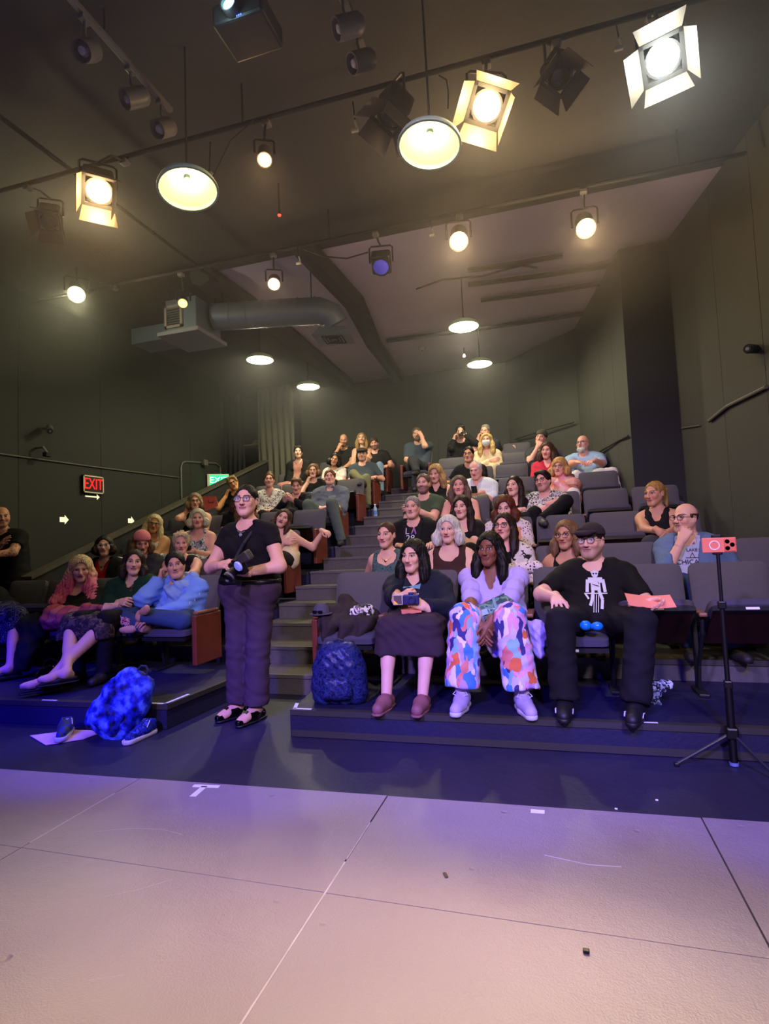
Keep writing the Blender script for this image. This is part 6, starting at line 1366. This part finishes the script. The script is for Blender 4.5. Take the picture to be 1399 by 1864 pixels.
L_(8,-3.18,3.12,'jeans8','bearded man in black tee and pale jeans checking his phone', sex='m',tone=PK,lod=2,b=1.05,hair=('short',.1,.004,9),hairc=HBR,stub=.8,yaw=-.15,pitch=-.18,roll=-.1,top=T('tee',BLK2,'crew'),bottom=PT(LDEN),pa='phone',pb='arm',legs=(((-.02,-.62,.52),(-.02,-.70,.085)),((.22,-.66,.56),(.26,-.78,.085))))
for side,n,x,z,key,label,dy,k in CAST:
    ry = (RY if side == 'R' else LY)(n); dy2 = k.pop('dy',0)
    k.setdefault('lod',1)
    person(key, label, (x, ry+dy2, plat(n)), (x, ry-.22+dy2, z), **k)
# polka skirt person whose lap shows at the left edge
def ex_polka(J): pass
person('polka','seated person in navy bandana print skirt, only lap and feet in frame', (-5.50,4.50,plat(1)), (-5.62,4.22,1.08), sex='f', lod=0, tone=PK, b=1.0, hair=('bob',.08,.01,1), hairc=HBR, yaw=0, top=T('long',BLK,'crew'), bottom=PT(POLKA,'skirt',drop=.22,inf=.04,wr=.006), shoes=('sandal',mat('sandal_black',(.06,.06,.07),.5),SOLE_B), pa='lap', pb='lap',
   legs=(((.42,-.60,.50),(.66,-.80,.11),(.56,-.94,.06)),((.80,-.58,.50),(.98,-.78,.11),(.88,-.92,.06))), pel=(.30,-.32,.47))
# standing photographer
def ex_photog(J):
    hoops(J); pendant_necklace(J,mat('silver',(.75,.75,.75),.3,metal=.6),-.075,.012); belt(J,mat('belt_black',(.05,.05,.06),.4))
    N,f,a = J['N'],J['fwd'],J['axv']; b = MB(); W0 = J['WR'][0]
    pts = [N+a*.09+np.array([0,.06,.02]),N+a*.095+f*.05+np.array([0,0,.0]),N+a*.06+f*.150+np.array([0,0,-.12]),N+a*.00+f*.165+np.array([0,0,-.22]),np.array([W0[0]+.09,W0[1]-.01,W0[2]+.03])]
    for q0,q1 in zip(pts[:-1],pts[1:]): b.tube([tuple(q0),tuple(q1)],.010,6)
    link('camera_strap', b.mesh('camera_strap', cl('strap_grey',(.20,.20,.22)), True), J['o'])
person('photographer','standing photographer in a black tee and plum trousers, glasses, holding a camera', (-2.13,3.60,0), (-2.10,3.56,1.535), sex='f', kind='fw', lod=0, tone=LT, b=1.10, hair=('back',.1,.000,2), hairc=HBK, yaw=-.42, pitch=.06, glasses=('rect',M_frame_blk),
   A=((-.075,-.22,1.085),(.85,-.42,.12),(.0,-.75,.65),.45,(-.9,.3,-.7)), B=((.10,-.22,1.03),(-.75,-.40,.10),(.2,-.3,-.9),.5,(.95,.25,-.6)), top=T('cap',BLK,'crew',inf=.012,sl=.42,hem=.955,wr=.003), bottom=PT(DKT,inf=.016,flare=.030,wr=.004,len=.96), shoes=('flat',PAT,SOLE_B),
   legs=(((-.085,-.02,.50),(-.100,.0,.085),(-.16,-.16,.04)),((.085,-.03,.50),(.075,-.06,.085),(.04,-.23,.04))), pel=(.0,.02,.90), stand=True, extra=ex_photog, sy=-.10)
# standing man at the far left, cut by the frame
person('usher','bald man with tattooed folded arms standing by the left wall', (-5.93,4.88,0), (-6.00,4.84,1.68), sex='m', lod=1, tone=TN, b=1.05, hair=None, hairc=HBK, yaw=.1, pitch=-.05, stub=.4, sy=.5, tat=.6,
   A=((.22,-.30,1.34),(.75,-.1,.45),(0,-.8,.5),.15,(-.6,-.3,-.8),1), B=((.06,-.32,1.24),(-.8,-.2,.2),(0,-1,.2),.4,(.9,.0,-.8)), top=T('tee',BLK,'crew',inf=.02,hem=.85), bottom=PT(BLK2), pel=(.0,.02,.93), stand=True,
   legs=(((-.09,0,.50),(-.1,.02,.085)),((.1,0,.50),(.12,.02,.085))))
# ------------------------------------------------------------------ seats: under each sitter and the empty ones in view
OCC = {}
SHORT = dict(jacket='woman in the navy jacket',lilac='woman in lilac puff sleeves',cap='man in the dark cap',teal='woman in the teal top',brownshell='woman in the brown shell top',specsdark='woman in the white print jacket',tank='tan woman in the black tank',chicago='man in the chambray shirt',la28='man in the LA 28 shirt',darklong='long haired woman with the wristwatch',printtop='woman in the leaf print top',ponytail='woman with the blond ponytail',greentee='man in the olive green tee',smiler='woman in the red strap top',longdark2='slim long haired woman',mustache='mustached man in the patterned shirt',wavyblond='wavy blond woman looking down',oldwhite='elderly man in the white shirt',pinktop='woman in the pink and orange top',asianglasses='black haired man in round glasses',rose='woman in the rose red blouse',skyblue='man in the sky blue shirt',masked='woman in the face mask',darkcap='man in the dark knit cap',leaner='man leaning behind the masked woman',shooter='person aiming a black camera',beardtop='bearded man at the aisle top',
 hoodie='person in the bright blue hoodie',green='woman in the forest green wrap top',pink='woman with pink hair',redtop='woman in the red top and black cardigan',pinkhat='person in the pink knit hat',blondcrop='woman with spiky blond hair',longblond='tanned long haired blond woman',greyfloral='woman in the floral dress',cami='woman in the white camisole',curly='person with curly hair',handear='woman in black tank with hand by ear',brunette4='woman leaning behind the floral dress',tilt='person with the tilted head',whiteblouse='woman in the white print blouse',headband='person with the headband',greytee='young man in the grey tee',chin6='woman with chin on hand',flatcap='man in the flat cap',whiteshirt7='woman in the white shirt with strap',lanyard='woman in dark jacket under the drape',bald8='bald bearded man',blond8='blond woman of the last left row',jeans8='man checking his phone')
for side,n,x,z,key,label,dy,k in CAST:
    if key == 'beardtop': continue
    kk = int(round((x-(XR0-(.10 if n >= 6 else 0)+PITCH_S/2))/PITCH_S)) if side == 'R' else int(round(((XL0-PITCH_S/2)-x)/PITCH_S))
    while (side,n,kk) in OCC: kk += 1
    OCC[side,n,kk] = key
EMPTY_NAMES = {
 ('R',1,0):'empty grey theatre seat at the aisle holding the dark coat',('R',1,4):'empty grey theatre seat beside the man in the dark cap',('R',1,5):'empty grey theatre seat behind the phone tripod',('R',1,6):'empty front seat at the very right edge of the picture'}
NR = {1:7,2:7,3:6,4:6,5:5,6:5,7:4,8:3}; NL = {1:5,2:5,3:5,4:5,5:5,6:4,7:4,8:4}
CNT = ['','next to','two places from','three places from','four places from','five places from']
def empty_label(side, n, k, K):
    if n > 1 and (side,n-1,k) in OCC: return 'empty grey theatre seat directly behind the %s' % SHORT[OCC[side,n-1,k]]
    for d in range(1,6):
        for kk,w in ((k-d,'wall'),(k+d,'aisle')):
            if (side,n,kk) in OCC: return 'empty grey seat %s the %s, %s side' % (CNT[d], SHORT[OCC[side,n,kk]], w)
    return 'empty grey theatre seat of the %s block' % side
for side,K,rowy in (('R',NR,RY),('L',NL,LY)):
    for n in range(1,9):
        for k in range(K[n]):
            x = XR0-(.10 if n >= 6 else 0)+PITCH_S*(k+.5) if side == 'R' else XL0-PITCH_S*(k+.5)
            occ = OCC.get((side,n,k)); up = 0 if (occ or (side,n,k) in (('R',1,0),('L',1,4))) else 1
            lab = 'grey theatre seat under the %s' % SHORT[occ] if occ else EMPTY_NAMES.get((side,n,k)) or ('grey theatre seat half covered by a black jacket at the left edge' if (side,n,k) == ('L',1,4) else empty_label(side,n,k,K[n]))
            if side == 'R': seat(x, rowy(n), plat(n), up, lab, endL=(k==0), endR=(k==K[n]-1), tab=(n<=2 and k>=3), group='seats of the right block')
            else: seat(x, rowy(n), plat(n), up, lab, endR=(k==0), endL=False, group='seats of the left block')
seat(-2.28, RY(8), plat(8), 0, 'grey theatre seat under the bearded man at the aisle top', endL=True, endR=True)
# ================================================================== belongings, cameras, stand
def blob(name, lo, hi, res, build, m_, label=None, cat=None, parent=None, loc=None, group=None):
    f = Fld(lo,hi,res); build(f); V_,Q_ = f.mesh(); o = link(name, fastmesh(name,V_,Q_,[m_]), parent)
    if loc is not None: o.location = loc
    if label: tag(o,label,cat,group)
    return o
def wrinkle(a, lf, s=0): return lambda F,x,y,z: F+a*np.sin(lf*x+4*np.sin(12*z+s))*np.sin(lf*.9*z+3*np.sin(10*y+s))+a*.6*np.sin(lf*2*(x+z)+s)
# ---- backpacks
M_tie = pattern('tie_dye_blue',[(.05,.06,.26),(.13,.18,.75),(.36,.48,.98)],'soft',14,.6,stops=[.36,.5,.64])
M_quilt = pattern('quilted_navy',[(.13,.15,.34),(.17,.20,.42),(.10,.11,.26)],'blotch',45,.35)
def backpack(label, loc, rot, w, d, h, m_, lod=.007, strapm=None, tilt=None):
    o = thing('backpack', label, 'backpack', loc); o.rotation_euler = rot
    def b(f):
        f.cap((-w*.28,0,h*.28),(w*.28,0,h*.28),d*.50,None,.03); f.cap((-w*.26,0,h*.55),(w*.26,0,h*.55),d*.50,None,.05); f.cap((-w*.17,.0,h*.78),(w*.17,.0,h*.78),d*.42,None,.06); f.cap((-w*.34,0,h*.12),(w*.34,0,h*.12),d*.36,None,.05); f.cut((0,0,-1),-.004); f.fn(wrinkle(.003,45))
    blob('body',(-w,-d,-.02),(w,d,h*1.1),lod,b,m_,parent=o)
    def p(f): f.cap((-w*.20,-d*.42,h*.22),(w*.20,-d*.42,h*.22),d*.26,None,.02); f.cap((-w*.18,-d*.42,h*.36),(w*.18,-d*.42,h*.36),d*.24,None,.03); f.fn(wrinkle(.002,60,1))
    blob('front_pocket',(-w,-d*1.2,0),(w,0,h*.6),lod,p,m_,parent=o)
    zp = MB(); zp.tube([(-w*.30,-d*.42,h*.50),(-w*.22,-d*.38,h*.72),(0,-d*.34,h*.86),(w*.22,-d*.38,h*.72),(w*.30,-d*.42,h*.50)],.005,6); zp.obj('zip', strapm, o)
    hd = MB(); hd.tube([(-.035,0,h*.94),(-.03,0,h*1.0),(0,0,h*1.03),(.03,0,h*1.0),(.035,0,h*.94)],.008,6); hd.obj('handle', strapm, o)
    for s in (-1,1): st_ = MB(); st_.tube([(s*w*.20,d*.38,h*.88),(s*w*.34,d*.62,h*.6),(s*w*.36,d*.60,h*.3),(s*w*.32,d*.42,h*.10)],.014,6); st_.obj('shoulder_strap', strapm, o)
    return o
STRP = mat('strap_dark_blue',(.10,.11,.24),.6)
backpack('blue tie dye backpack leaning on the left platform corner', (-2.92,3.06,0.0), (-.15,.55,.15), .30, .19, .50, M_tie, .007, STRP)
backpack('navy quilted backpack on the right platform under the coat', (-1.40,3.48,PL1), (0,0,.15), .31, .20, .40, M_quilt, .006, STRP)
# ---- coat with hat and scarf on the aisle seat
co = thing('coat','dark brown coat heaped over the aisle seat and armrest of the right front row','coat',(-1.50,3.98,PL1))
def cb(f):
    f.cap((-.12,-.05,.52),(.18,-.02,.50),.07,.06,.05); f.cap((-.05,.05,.60),(.05,.0,.50),.06,.07,.05); f.cap((-.18,-.10,.50),(-.17,-.16,.28),.06,.05,.05); f.cap((-.08,-.22,.44),(-.10,-.26,.12),.06,.045,.05); f.cap((.05,-.22,.44),(.03,-.27,.22),.06,.05,.05); f.cap((.17,-.18,.46),(.12,-.25,.34),.06,.04,.05); f.cap((-.14,-.14,.47),(.17,-.14,.46),.06,.06,.05)
    f.fn(lambda F,x,y,z: F+.010*np.sin(48*x+5*np.sin(8*z))*np.sin(9*z+1)+.004*np.sin(90*x+20*z))
blob('cloth',(-.34,-.42,.0),(.34,.2,.78),.009,cb,cl('coat_brown',(.20,.165,.165)),parent=co)
hb = thing('hat','small grey hat with sunglasses clipped on, beside the dark coat','hat',(-1.665,3.83,PL1+.53)); 
MB().lathe([(0,.07),(.035,.065),(.055,.04),(.062,.0),(.085,-.004),(.085,-.010),(.0,-.010)],18,Matrix.Translation((0,0,.012))).obj('crown', cl('hat_grey',(.30,.29,.33)), hb, True)
g_ = MB(); 
for s in (-1,1): g_.rbox(s*.022-.016,s*.022+.016,-.074,-.068,.012,.034,.005)
g_.tube([(-.01,-.072,.028),(.01,-.072,.028)],.002,5); g_.obj('sunglasses', mat('shade_lens',(.08,.08,.10),.08), hb)
blob('scarf',(-.12,-.12,-.05),(.12,.12,.14),.006,lambda f:(f.cap((-.05,0,.03),(.05,0,.03),.045,None,.03),f.cap((-.02,-.02,.05),(.045,.01,.06),.035,None,.03),f.fn(wrinkle(.006,70))),pattern('scarf_flower',[(.84,.82,.74),(.30,.34,.26),(.90,.88,.84),(.45,.42,.40),(.20,.18,.18)],'cells',36),'bunched cream and green patterned scarf on top of the dark coat','scarf',loc=(-1.37,3.88,PL1+.50))
# ---- booklets / papers
def sheet(name, label, cat, loc, rot, w, h, m_, fold=0, curl=0):
    mb = MB(); n = 6; vs = []; fs = []
    for i in range(n+1):
        x = -w/2+w*i/n; z = curl*math.sin(PI*i/n)+abs(i/n-.5)*fold
        for y in (-h/2,h/2): vs += [(x,y,z),(x,y,z+.003)]
    for i in range(n):
        a = i*4; b = a+4; fs += [(a,b,b+2,a+2),(a+1,a+3,b+3,b+1),(a,a+1,b+1,b),(a+2,b+2,b+3,a+3)]
    fs += [(0,2,3,1),(n*4,n*4+1,n*4+3,n*4+2)]; mb.add(vs,fs); o = mb.obj(name,m_); o.location = loc; o.rotation_euler = rot; return tag(o,label,cat)
M_peach = mat('paper_peach',(.93,.56,.48),.6); M_pinkp = mat('paper_pink',(.90,.72,.80),.6)
sheet('booklet','peach booklet lying on the lap of the woman in the navy jacket','booklet',(-.93,3.62,.735),(.25,-.1,.3),.13,.10,M_peach)
sheet('booklet','peach booklet resting on the palm of the man in the dark cap','booklet',(.515,3.60,.790),(.35,.06,.05),.25,.16,M_peach,curl=-.012)
sheet('paper_program','peach program held before the woman in the leaf print top','paper',(-.33,5.16,1.235),(1.1,.0,.1),.10,.12,M_peach)
pf_ = thing('folder','coral paper folder held up by the woman leaning behind the floral dress','folder',(-4.46,6.62,1.86)); MB().add([(-.13,0,.09),(.10,-.02,.075),(.12,.0,-.06),(-.09,.0,-.12),(-.13,.004,.09),(.10,-.016,.075),(.12,.004,-.06),(-.09,.004,-.12)],[(0,1,2,3),(7,6,5,4),(0,4,5,1),(1,5,6,2),(2,6,7,3),(3,7,4,0)]).obj('sheet',mat('coral_paper',(.86,.40,.33),.6),pf_)
MB().tube([(-.02,-.012,.03),(-.02,-.016,-.005),(.06,-.016,-.005),(.06,-.016,.02)],.004,5).obj('slot', M_dark, pf_)
# ---- small camera of the woman in navy
def compact_camera(label, loc, rz, s=1, m_=None, lensd=.03):
    o = thing('camera', label, 'camera', loc, rz); m_ = m_ or mat('camera_black',(.07,.07,.08),.4)
    MB().rbox(-.062*s,.062*s,-.018*s,.018*s,-.038*s,.038*s,.008*s).obj('body', m_, o)
    MB().lathe([(.026*s,0),(.026*s,lensd),(.022*s,lensd),(.020*s,lensd*.7),(0,lensd*.7)],18,Matrix.Translation((.01*s,-.018*s,-.002))@Matrix.Rotation(PI/2,4,'X')).obj('lens', m_, o, True)
    MB().rbox(-.02*s,.02*s,-.014*s,.014*s,.036*s,.056*s,.005*s).obj('viewfinder', m_, o)
    return o
c_ = compact_camera('small blue and black camera with fold out screen held by the woman in navy', (-.915,3.575,.815), .1, .85, mat('camera_navy',(.12,.16,.36),.4))
MB().rbox(-.12,-.055,-.012,-.004,-.034,.034,.004).obj('screen_frame', mat('screen_frame',(.75,.72,.78),.3), c_); MB().box(-.114,-.061,-.0135,-.012,-.028,.028).obj('screen', mat('camera_screen',(.30,.24,.28),emit=.25), c_); MB().add([(-.113,-.0142,-.027),(-.085,-.0142,-.027),(-.113,-.0142,-.002)],[(0,1,2)]).obj('screen_image', mat('screen_orange',(.95,.55,.15),emit=.7), c_)
# ---- photographer's camera with flash
pc = thing('camera','black camera with flash and lens held by the standing photographer','camera',(-2.03,3.315,1.07)); pc.rotation_euler = (.45,0,-.35)
MB().rbox(-.068,.068,-.026,.026,-.046,.040,.012).obj('body', mat('camera_black',(.07,.07,.08),.4), pc)
MB().lathe([(.030,0),(.033,.02),(.036,.06),(.040,.085),(.036,.085),(.032,.07),(0,.068)],20,Matrix.Translation((-.012,-.026,-.006))@Matrix.Rotation(PI/2+.25,4,'X')).obj('lens', MATS['camera_black'], pc, True)
MB().lathe([(.0375,.055),(.0385,.062),(.0375,.069),(.0365,.062)],20,Matrix.Translation((-.012,-.026,-.006))@Matrix.Rotation(PI/2+.25,4,'X'),closed=True).obj('focus_ring', M_cang, pc, True)
MB().rbox(-.026,.026,-.022,.022,.038,.062,.008).obj('prism', MATS['camera_black'], pc)
fm_ = Matrix.Translation((.045,.0,.055))@Matrix.Rotation(1.25,4,'Y')
MB().rbox(-.030,.030,-.022,.022,.0,.075,.008,fm_).obj('flash', mat('flash_olive',(.26,.25,.20),.4), pc); MB().rbox(-.034,.034,-.026,.026,.070,.130,.012,fm_).obj('flash_head', MATS['flash_olive'], pc)
MB().lathe([(.034,0),(.036,.006),(.030,.014),(0,.017)],20,Matrix.Translation((.075,-.045,.035))@Matrix.Rotation(PI/2,4,'X')).obj('diffuser', mat('diffuser_white',(.70,.78,.98),.35), pc, True)
# ---- camera of the person in the last row, phones
compact_camera('black camera raised by the tousled haired person in the last row', (-1.43,9.70,3.06), -.1, 1.1)
def phone(label, loc, rot, m_=None, s=1):
    o = thing('phone', label, 'phone', loc); o.rotation_euler = rot; MB().rbox(-.037*s,.037*s,-.0045,.0045,-.076*s,.076*s,.004).obj('body', m_ or mat('phone_black',(.06,.06,.07),.2), o); MB().box(-.033*s,.033*s,-.0056,-.0045,-.070*s,.070*s).obj('screen', mat('phone_screen',(.10,.10,.12),.08), o); return o
phone('dark phone held low by the bearded man in pale jeans', (-3.18,9.55,2.82), (-.9,0,0)); phone('dark phone in the lap of the elderly man in the white shirt', (-.93,7.10,1.83), (-.9,.0,.2))
cup = thing('camera','small black camera held in the lap of the woman in the floral dress','camera',(-4.15,5.68,1.24)); MB().rbox(-.04,.04,-.02,.02,-.03,.03,.008).obj('body',MATS['camera_black'],cup); MB().lathe([(.03,0),(.03,.03),(.02,.03),(0,.022)],16,Matrix.Translation((.0,-.02,0))@Matrix.Rotation(PI/2,4,'X')).obj('lens',MATS['camera_black'],cup,True)
# ---- bag on the lap of the woman in lilac
bg = thing('pouch','clear green zip bag on the lap of the woman in lilac','bag',(-.385,3.66,.73)); bg.rotation_euler = (-.5,-.30,.12)
blob('body',(-.16,-.08,-.09),(.16,.08,.12),.006,lambda f:(f.cap((-.085,0,0),(.085,0,.0),.048,None,.03),f.cap((-.08,0,.03),(.075,0,.045),.034,None,.03),f.fn(wrinkle(.003,55))),pattern('green_vinyl',[(.30,.42,.36),(.42,.56,.50),(.24,.34,.32)],'blotch',16,.18),parent=bg)
MB().tube([(-.10,-.02,.055),(.09,-.02,.080)],.005,6).obj('zip', mat('zip_green',(.20,.30,.28),.5), bg)
MB().add([(.0,-.056,-.045),(.018,-.056,-.045),(.024,-.045,.07),(.006,-.045,.07),(.0,-.052,-.045),(.018,-.052,-.045),(.024,-.041,.07),(.006,-.041,.07)],[(0,1,2,3),(7,6,5,4),(0,4,5,1),(1,5,6,2),(2,6,7,3),(3,7,4,0)]).obj('strap', mat('strap_green',(.45,.60,.55),.5), bg)
MB().box(-.09,-.045,-.0555,-.052,-.030,.010).obj('label_patch', mat('patch_pale',(.55,.68,.66),.5), bg)
for (lb,x,y,z,w_) in (('lilac jacket bunched between the knees of the woman in lilac',-.42,3.72,.56,.10),('lilac scarf end hanging off the seat beside the woman in lilac',-.150,3.70,.60,.05)):
    blob('garment',(-.2,-.2,-.24),(.2,.2,.16),.007,lambda f:(f.cap((-w_*.7,0,.0),(w_*.7,0,.0),.055,None,.04),f.cap((0,0,0),(.02,-.04,-.10 if w_ > .07 else -.14),.055,.035,.04),f.fn(wrinkle(.006,60,w_*50))),LILAC,lb,'clothing',loc=(x,y,z))
# ---- blue case on the front seat
cs = thing('sunglasses_case','shiny blue two lobed case in the lap of the man in the dark cap','case',(.185,3.62,.640))
blob('shell',(-.08,-.05,-.05),(.09,.05,.05),.004,lambda f:(f.ell((-.032,0,.0),(.034,.028,.030),.004),f.ell((.034,0,-.004),(.034,.026,.027),.004)),mat('case_blue',(.10,.48,.80),.18),parent=cs); MB().tube([(-.004,-.026,.012),(.002,-.026,-.014)],.003,6).obj('hinge', MATS['case_blue'], cs)
# ---- plastic bag under the empty seat
blob('plastic_bag',(-.16,-.12,-.01),(.16,.12,.17),.006,lambda f:(f.cap((-.07,0,.11),(.08,0,.12),.030,.018,.03),f.cap((-.03,0,.08),(.0,0,.01),.035,.018,.03),f.cap((.0,0,.02),(.02,0,.1),.02,.03,.03),f.fn(wrinkle(.010,60,2))),pattern('bag_silver',[(.55,.60,.65),(.20,.22,.24),(.75,.80,.84),(.35,.40,.40)],'blotch',20,.15),'crumpled silver plastic bag under the empty seat beside the man in the cap','bag',loc=(.53,3.72,PL1))
# ---- left block belongings
blob('jacket',(-.6,-.55,-.1),(.55,.35,.55),.012,lambda f:(f.cap((-.28,.0,.42),(.12,-.02,.40),.10,.09,.06),f.cap((-.12,-.12,.40),(.25,-.16,.32),.10,.08,.06),f.cap((.12,-.10,.36),(.26,-.30,.12),.09,.07,.06),f.cap((.20,-.25,.20),(.22,-.32,.04),.08,.06,.05),f.cut((0,0,-1),.0),f.fn(wrinkle(.006,30))),BLK,'black jacket draped over the lap and seat at the left edge','jacket',loc=(-4.66,4.08,PL1+.06))
bb = thing('handbag','dark glossy round handbag on the platform left of the crossed feet','bag',(-3.83,3.50,PL1)); blob('body',(-.16,-.14,-.01),(.16,.14,.24),.007,lambda f:(f.ell((0,0,.095),(.125,.10,.10),.01),f.cut((0,0,-1),-.002),f.fn(wrinkle(.003,50))),mat('patent_black',(.04,.04,.05),.12),parent=bb); MB().tube([(-.08,0,.17),(-.06,0,.22),(0,0,.24),(.06,0,.22),(.08,0,.17)],.007,6).obj('handle', MATS['patent_black'], bb); MB().rbox(.0,.03,-.104,-.098,.10,.13,.003).obj('clasp', mat('silver',(.75,.75,.75),.3,metal=.6), bb)
def loose_shoe(label, loc, rz, m1, m2, m3):
    o = thing('sneaker', label, 'shoe', loc, rz)
    blob('upper',(-.10,-.20,-.01),(.10,.14,.14),.0055,lambda f:(f.cap((0,.06,.05),(0,-.01,.055),.038,.038,.02),f.cap((0,0,.05),(0,-.12,.034),.042,.030,.03),f.cap((0,.06,.075),(0,.03,.09),.036,.034,.02),f.cap((0,.07,.11),(0,.0,.12),.024,.026,.004,neg=True),f.cut((0,0,-1),-.02)),m1,parent=o)
    blob('sole',(-.10,-.20,-.01),(.10,.14,.06),.0055,lambda f:(f.cap((0,.06,.014),(0,-.13,.014),.042,.040,.02),f.cut((0,0,1),.027),f.cut((0,0,-1),-.001)),m2,parent=o)
    l_ = MB(); 
    for a in (0,-.025,-.05,-.075): l_.tube([(-.024,a,.078+a*.25),(0,a-.006,.090+a*.28),(.024,a,.078+a*.25)],.003,5)
    l_.tube([(.0,.02,.095),(.035,.015,.10),(.045,-.02,.07)],.003,5); l_.obj('laces', m3, o, True)
M_bsn = pattern('sneaker_blue',[(.15,.20,.65),(.10,.12,.40),(.22,.30,.85)],'blotch',30,.6)
loose_shoe('blue sneaker with white sole beside the tie dye backpack', (-2.63,3.10,-.003), -.05, M_bsn, SOLE_W, LACE)
loose_shoe('grey blue sneaker standing on the pink paper on the floor', (-3.19,3.02,.006), .6, pattern('sneaker_greyblue',[(.20,.24,.30),(.14,.18,.55),(.26,.30,.30)],'blotch',16,.6), SOLE_W, LACE)
mb = MB(); mb.prism([(-3.44,2.97),(-3.16,2.84),(-3.0,2.98),(-2.98,3.14),(-3.22,3.12)],0,.004); tag(mb.obj('paper_bag',M_pinkp),'crumpled pink paper sheet on the floor under the grey blue sneaker','paper')
# ---- water bottle on the aisle step, white jacket over seat
bo = thing('water_bottle','clear plastic water bottle standing on the aisle step','bottle',(-2.74,8.62,.15+.1475*10))
mb = MB(); mb.lathe([(0,0),(.030,.0),(.033,.01),(.033,.13),(.030,.15),(.013,.185),(.013,.20)],14); mb.obj('body', mat('bottle_plastic',(.75,.85,.92),.08,alpha=.55), bo, True); MB().lathe([(0,.198),(.016,.198),(.016,.216),(0,.216)],12).obj('cap', M_tape, bo); MB().lathe([(.0338,.05),(.0338,.11)],14,caps=False).obj('label', mat('bottle_label',(.35,.55,.85),.4), bo)
blob('jacket',(-.20,-.2,-.32),(.22,.2,.12),.010,lambda f:(f.cap((-.12,0,.02),(.08,.0,.02),.040,None,.03),f.cap((.08,0,.01),(.12,-.02,-.22),.038,.034,.03),f.fn(wrinkle(.004,50))),WHITE,'white jacket hung over the seat corner beside the man in sky blue','jacket',loc=(.70,7.62,plat(5)+.80))
blob('sweater',(-.2,-.2,-.16),(.2,.2,.16),.009,lambda f:(f.cap((-.09,0,.0),(.09,.0,.01),.045,None,.03),f.fn(wrinkle(.006,60))),FLO3,'pale patterned sweater draped on the seat back behind the woman in lilac','clothing',loc=(-.22,4.24,PL1+.80))
# ---- phone tripod
M_tr = mat('tripod_black',(.07,.07,.08),.4); M_leg = mat('tripod_leg',(.18,.18,.22),.35)
tp = thing('phone_tripod','tall black phone tripod standing at the right of the seats','tripod',(.80,3.25,0))
MB().tube([(0,0,.015),(0,0,.40)],.019,12).obj('lower_tube', M_tr, tp, True); MB().tube([(0,0,.40),(0,0,.80)],.012,10).obj('middle_tube', M_tr, tp, True); MB().tube([(0,0,.80),(-.0,0,1.06)],.009,10).obj('upper_tube', M_tr, tp, True)
MB().rbox(-.028,.028,-.028,.028,.13,.19,.01).obj('leg_collar', M_tr, tp)
for (x,y) in ((-.27,-.05),(.14,-.20),(.10,.24)):
    lg = MB(); lg.tube([(0,0,.16),(x,y,.008)],.0075,8); l_ = lg.obj('leg', M_leg, tp, True); MB().rbox(x-.012,x+.012,y-.012,y+.012,-.003,.014,.004).obj('foot', M_tr, l_)
MB().lathe([(0,0.0),(.021,.0),(.021,.016),(0,.016)],14,Matrix.Translation((0,0,.0))).obj('base_cap', mat('cap_blue_grey',(.45,.5,.75),.4), tp)
for z in (.40,.80): MB().rbox(-.018,.018,-.018,.018,z-.02,z+.02,.006).obj('lock', M_tr, tp)
MB().rbox(-.022,.022,-.008,.022,1.055,1.16,.006).obj('phone_clamp', M_tr, tp)
sp_ = thing('phone','orange phone lying sideways in the tripod clamp, lenses towards the stage','phone',(.805,3.238,1.105))
MB().rbox(-.078,.078,-.005,.005,-.038,.038,.0045).obj('body', mat('phone_orange',(.92,.50,.38),.3), sp_)
MB().rbox(.022,.074,-.009,-.004,-.033,.033,.004).obj('camera_plate', mat('phone_orange2',(.88,.45,.34),.3), sp_)
for (x,z) in ((.036,.017),(.036,-.017),(.058,.0)): MB().lathe([(0,.003),(.010,.003),(.0115,0)],14,Matrix.Translation((x,-.009,z))@Matrix.Rotation(PI/2,4,'X')).obj('camera_lens', mat('lens_black',(.03,.03,.04),.08), sp_)
MB().lathe([(.020,0),(.024,0),(.024,.0015),(.020,.0015)],24,Matrix.Translation((-.022,-.005,0))@Matrix.Rotation(PI/2,4,'X'),closed=True).obj('ring', M_tape, sp_)
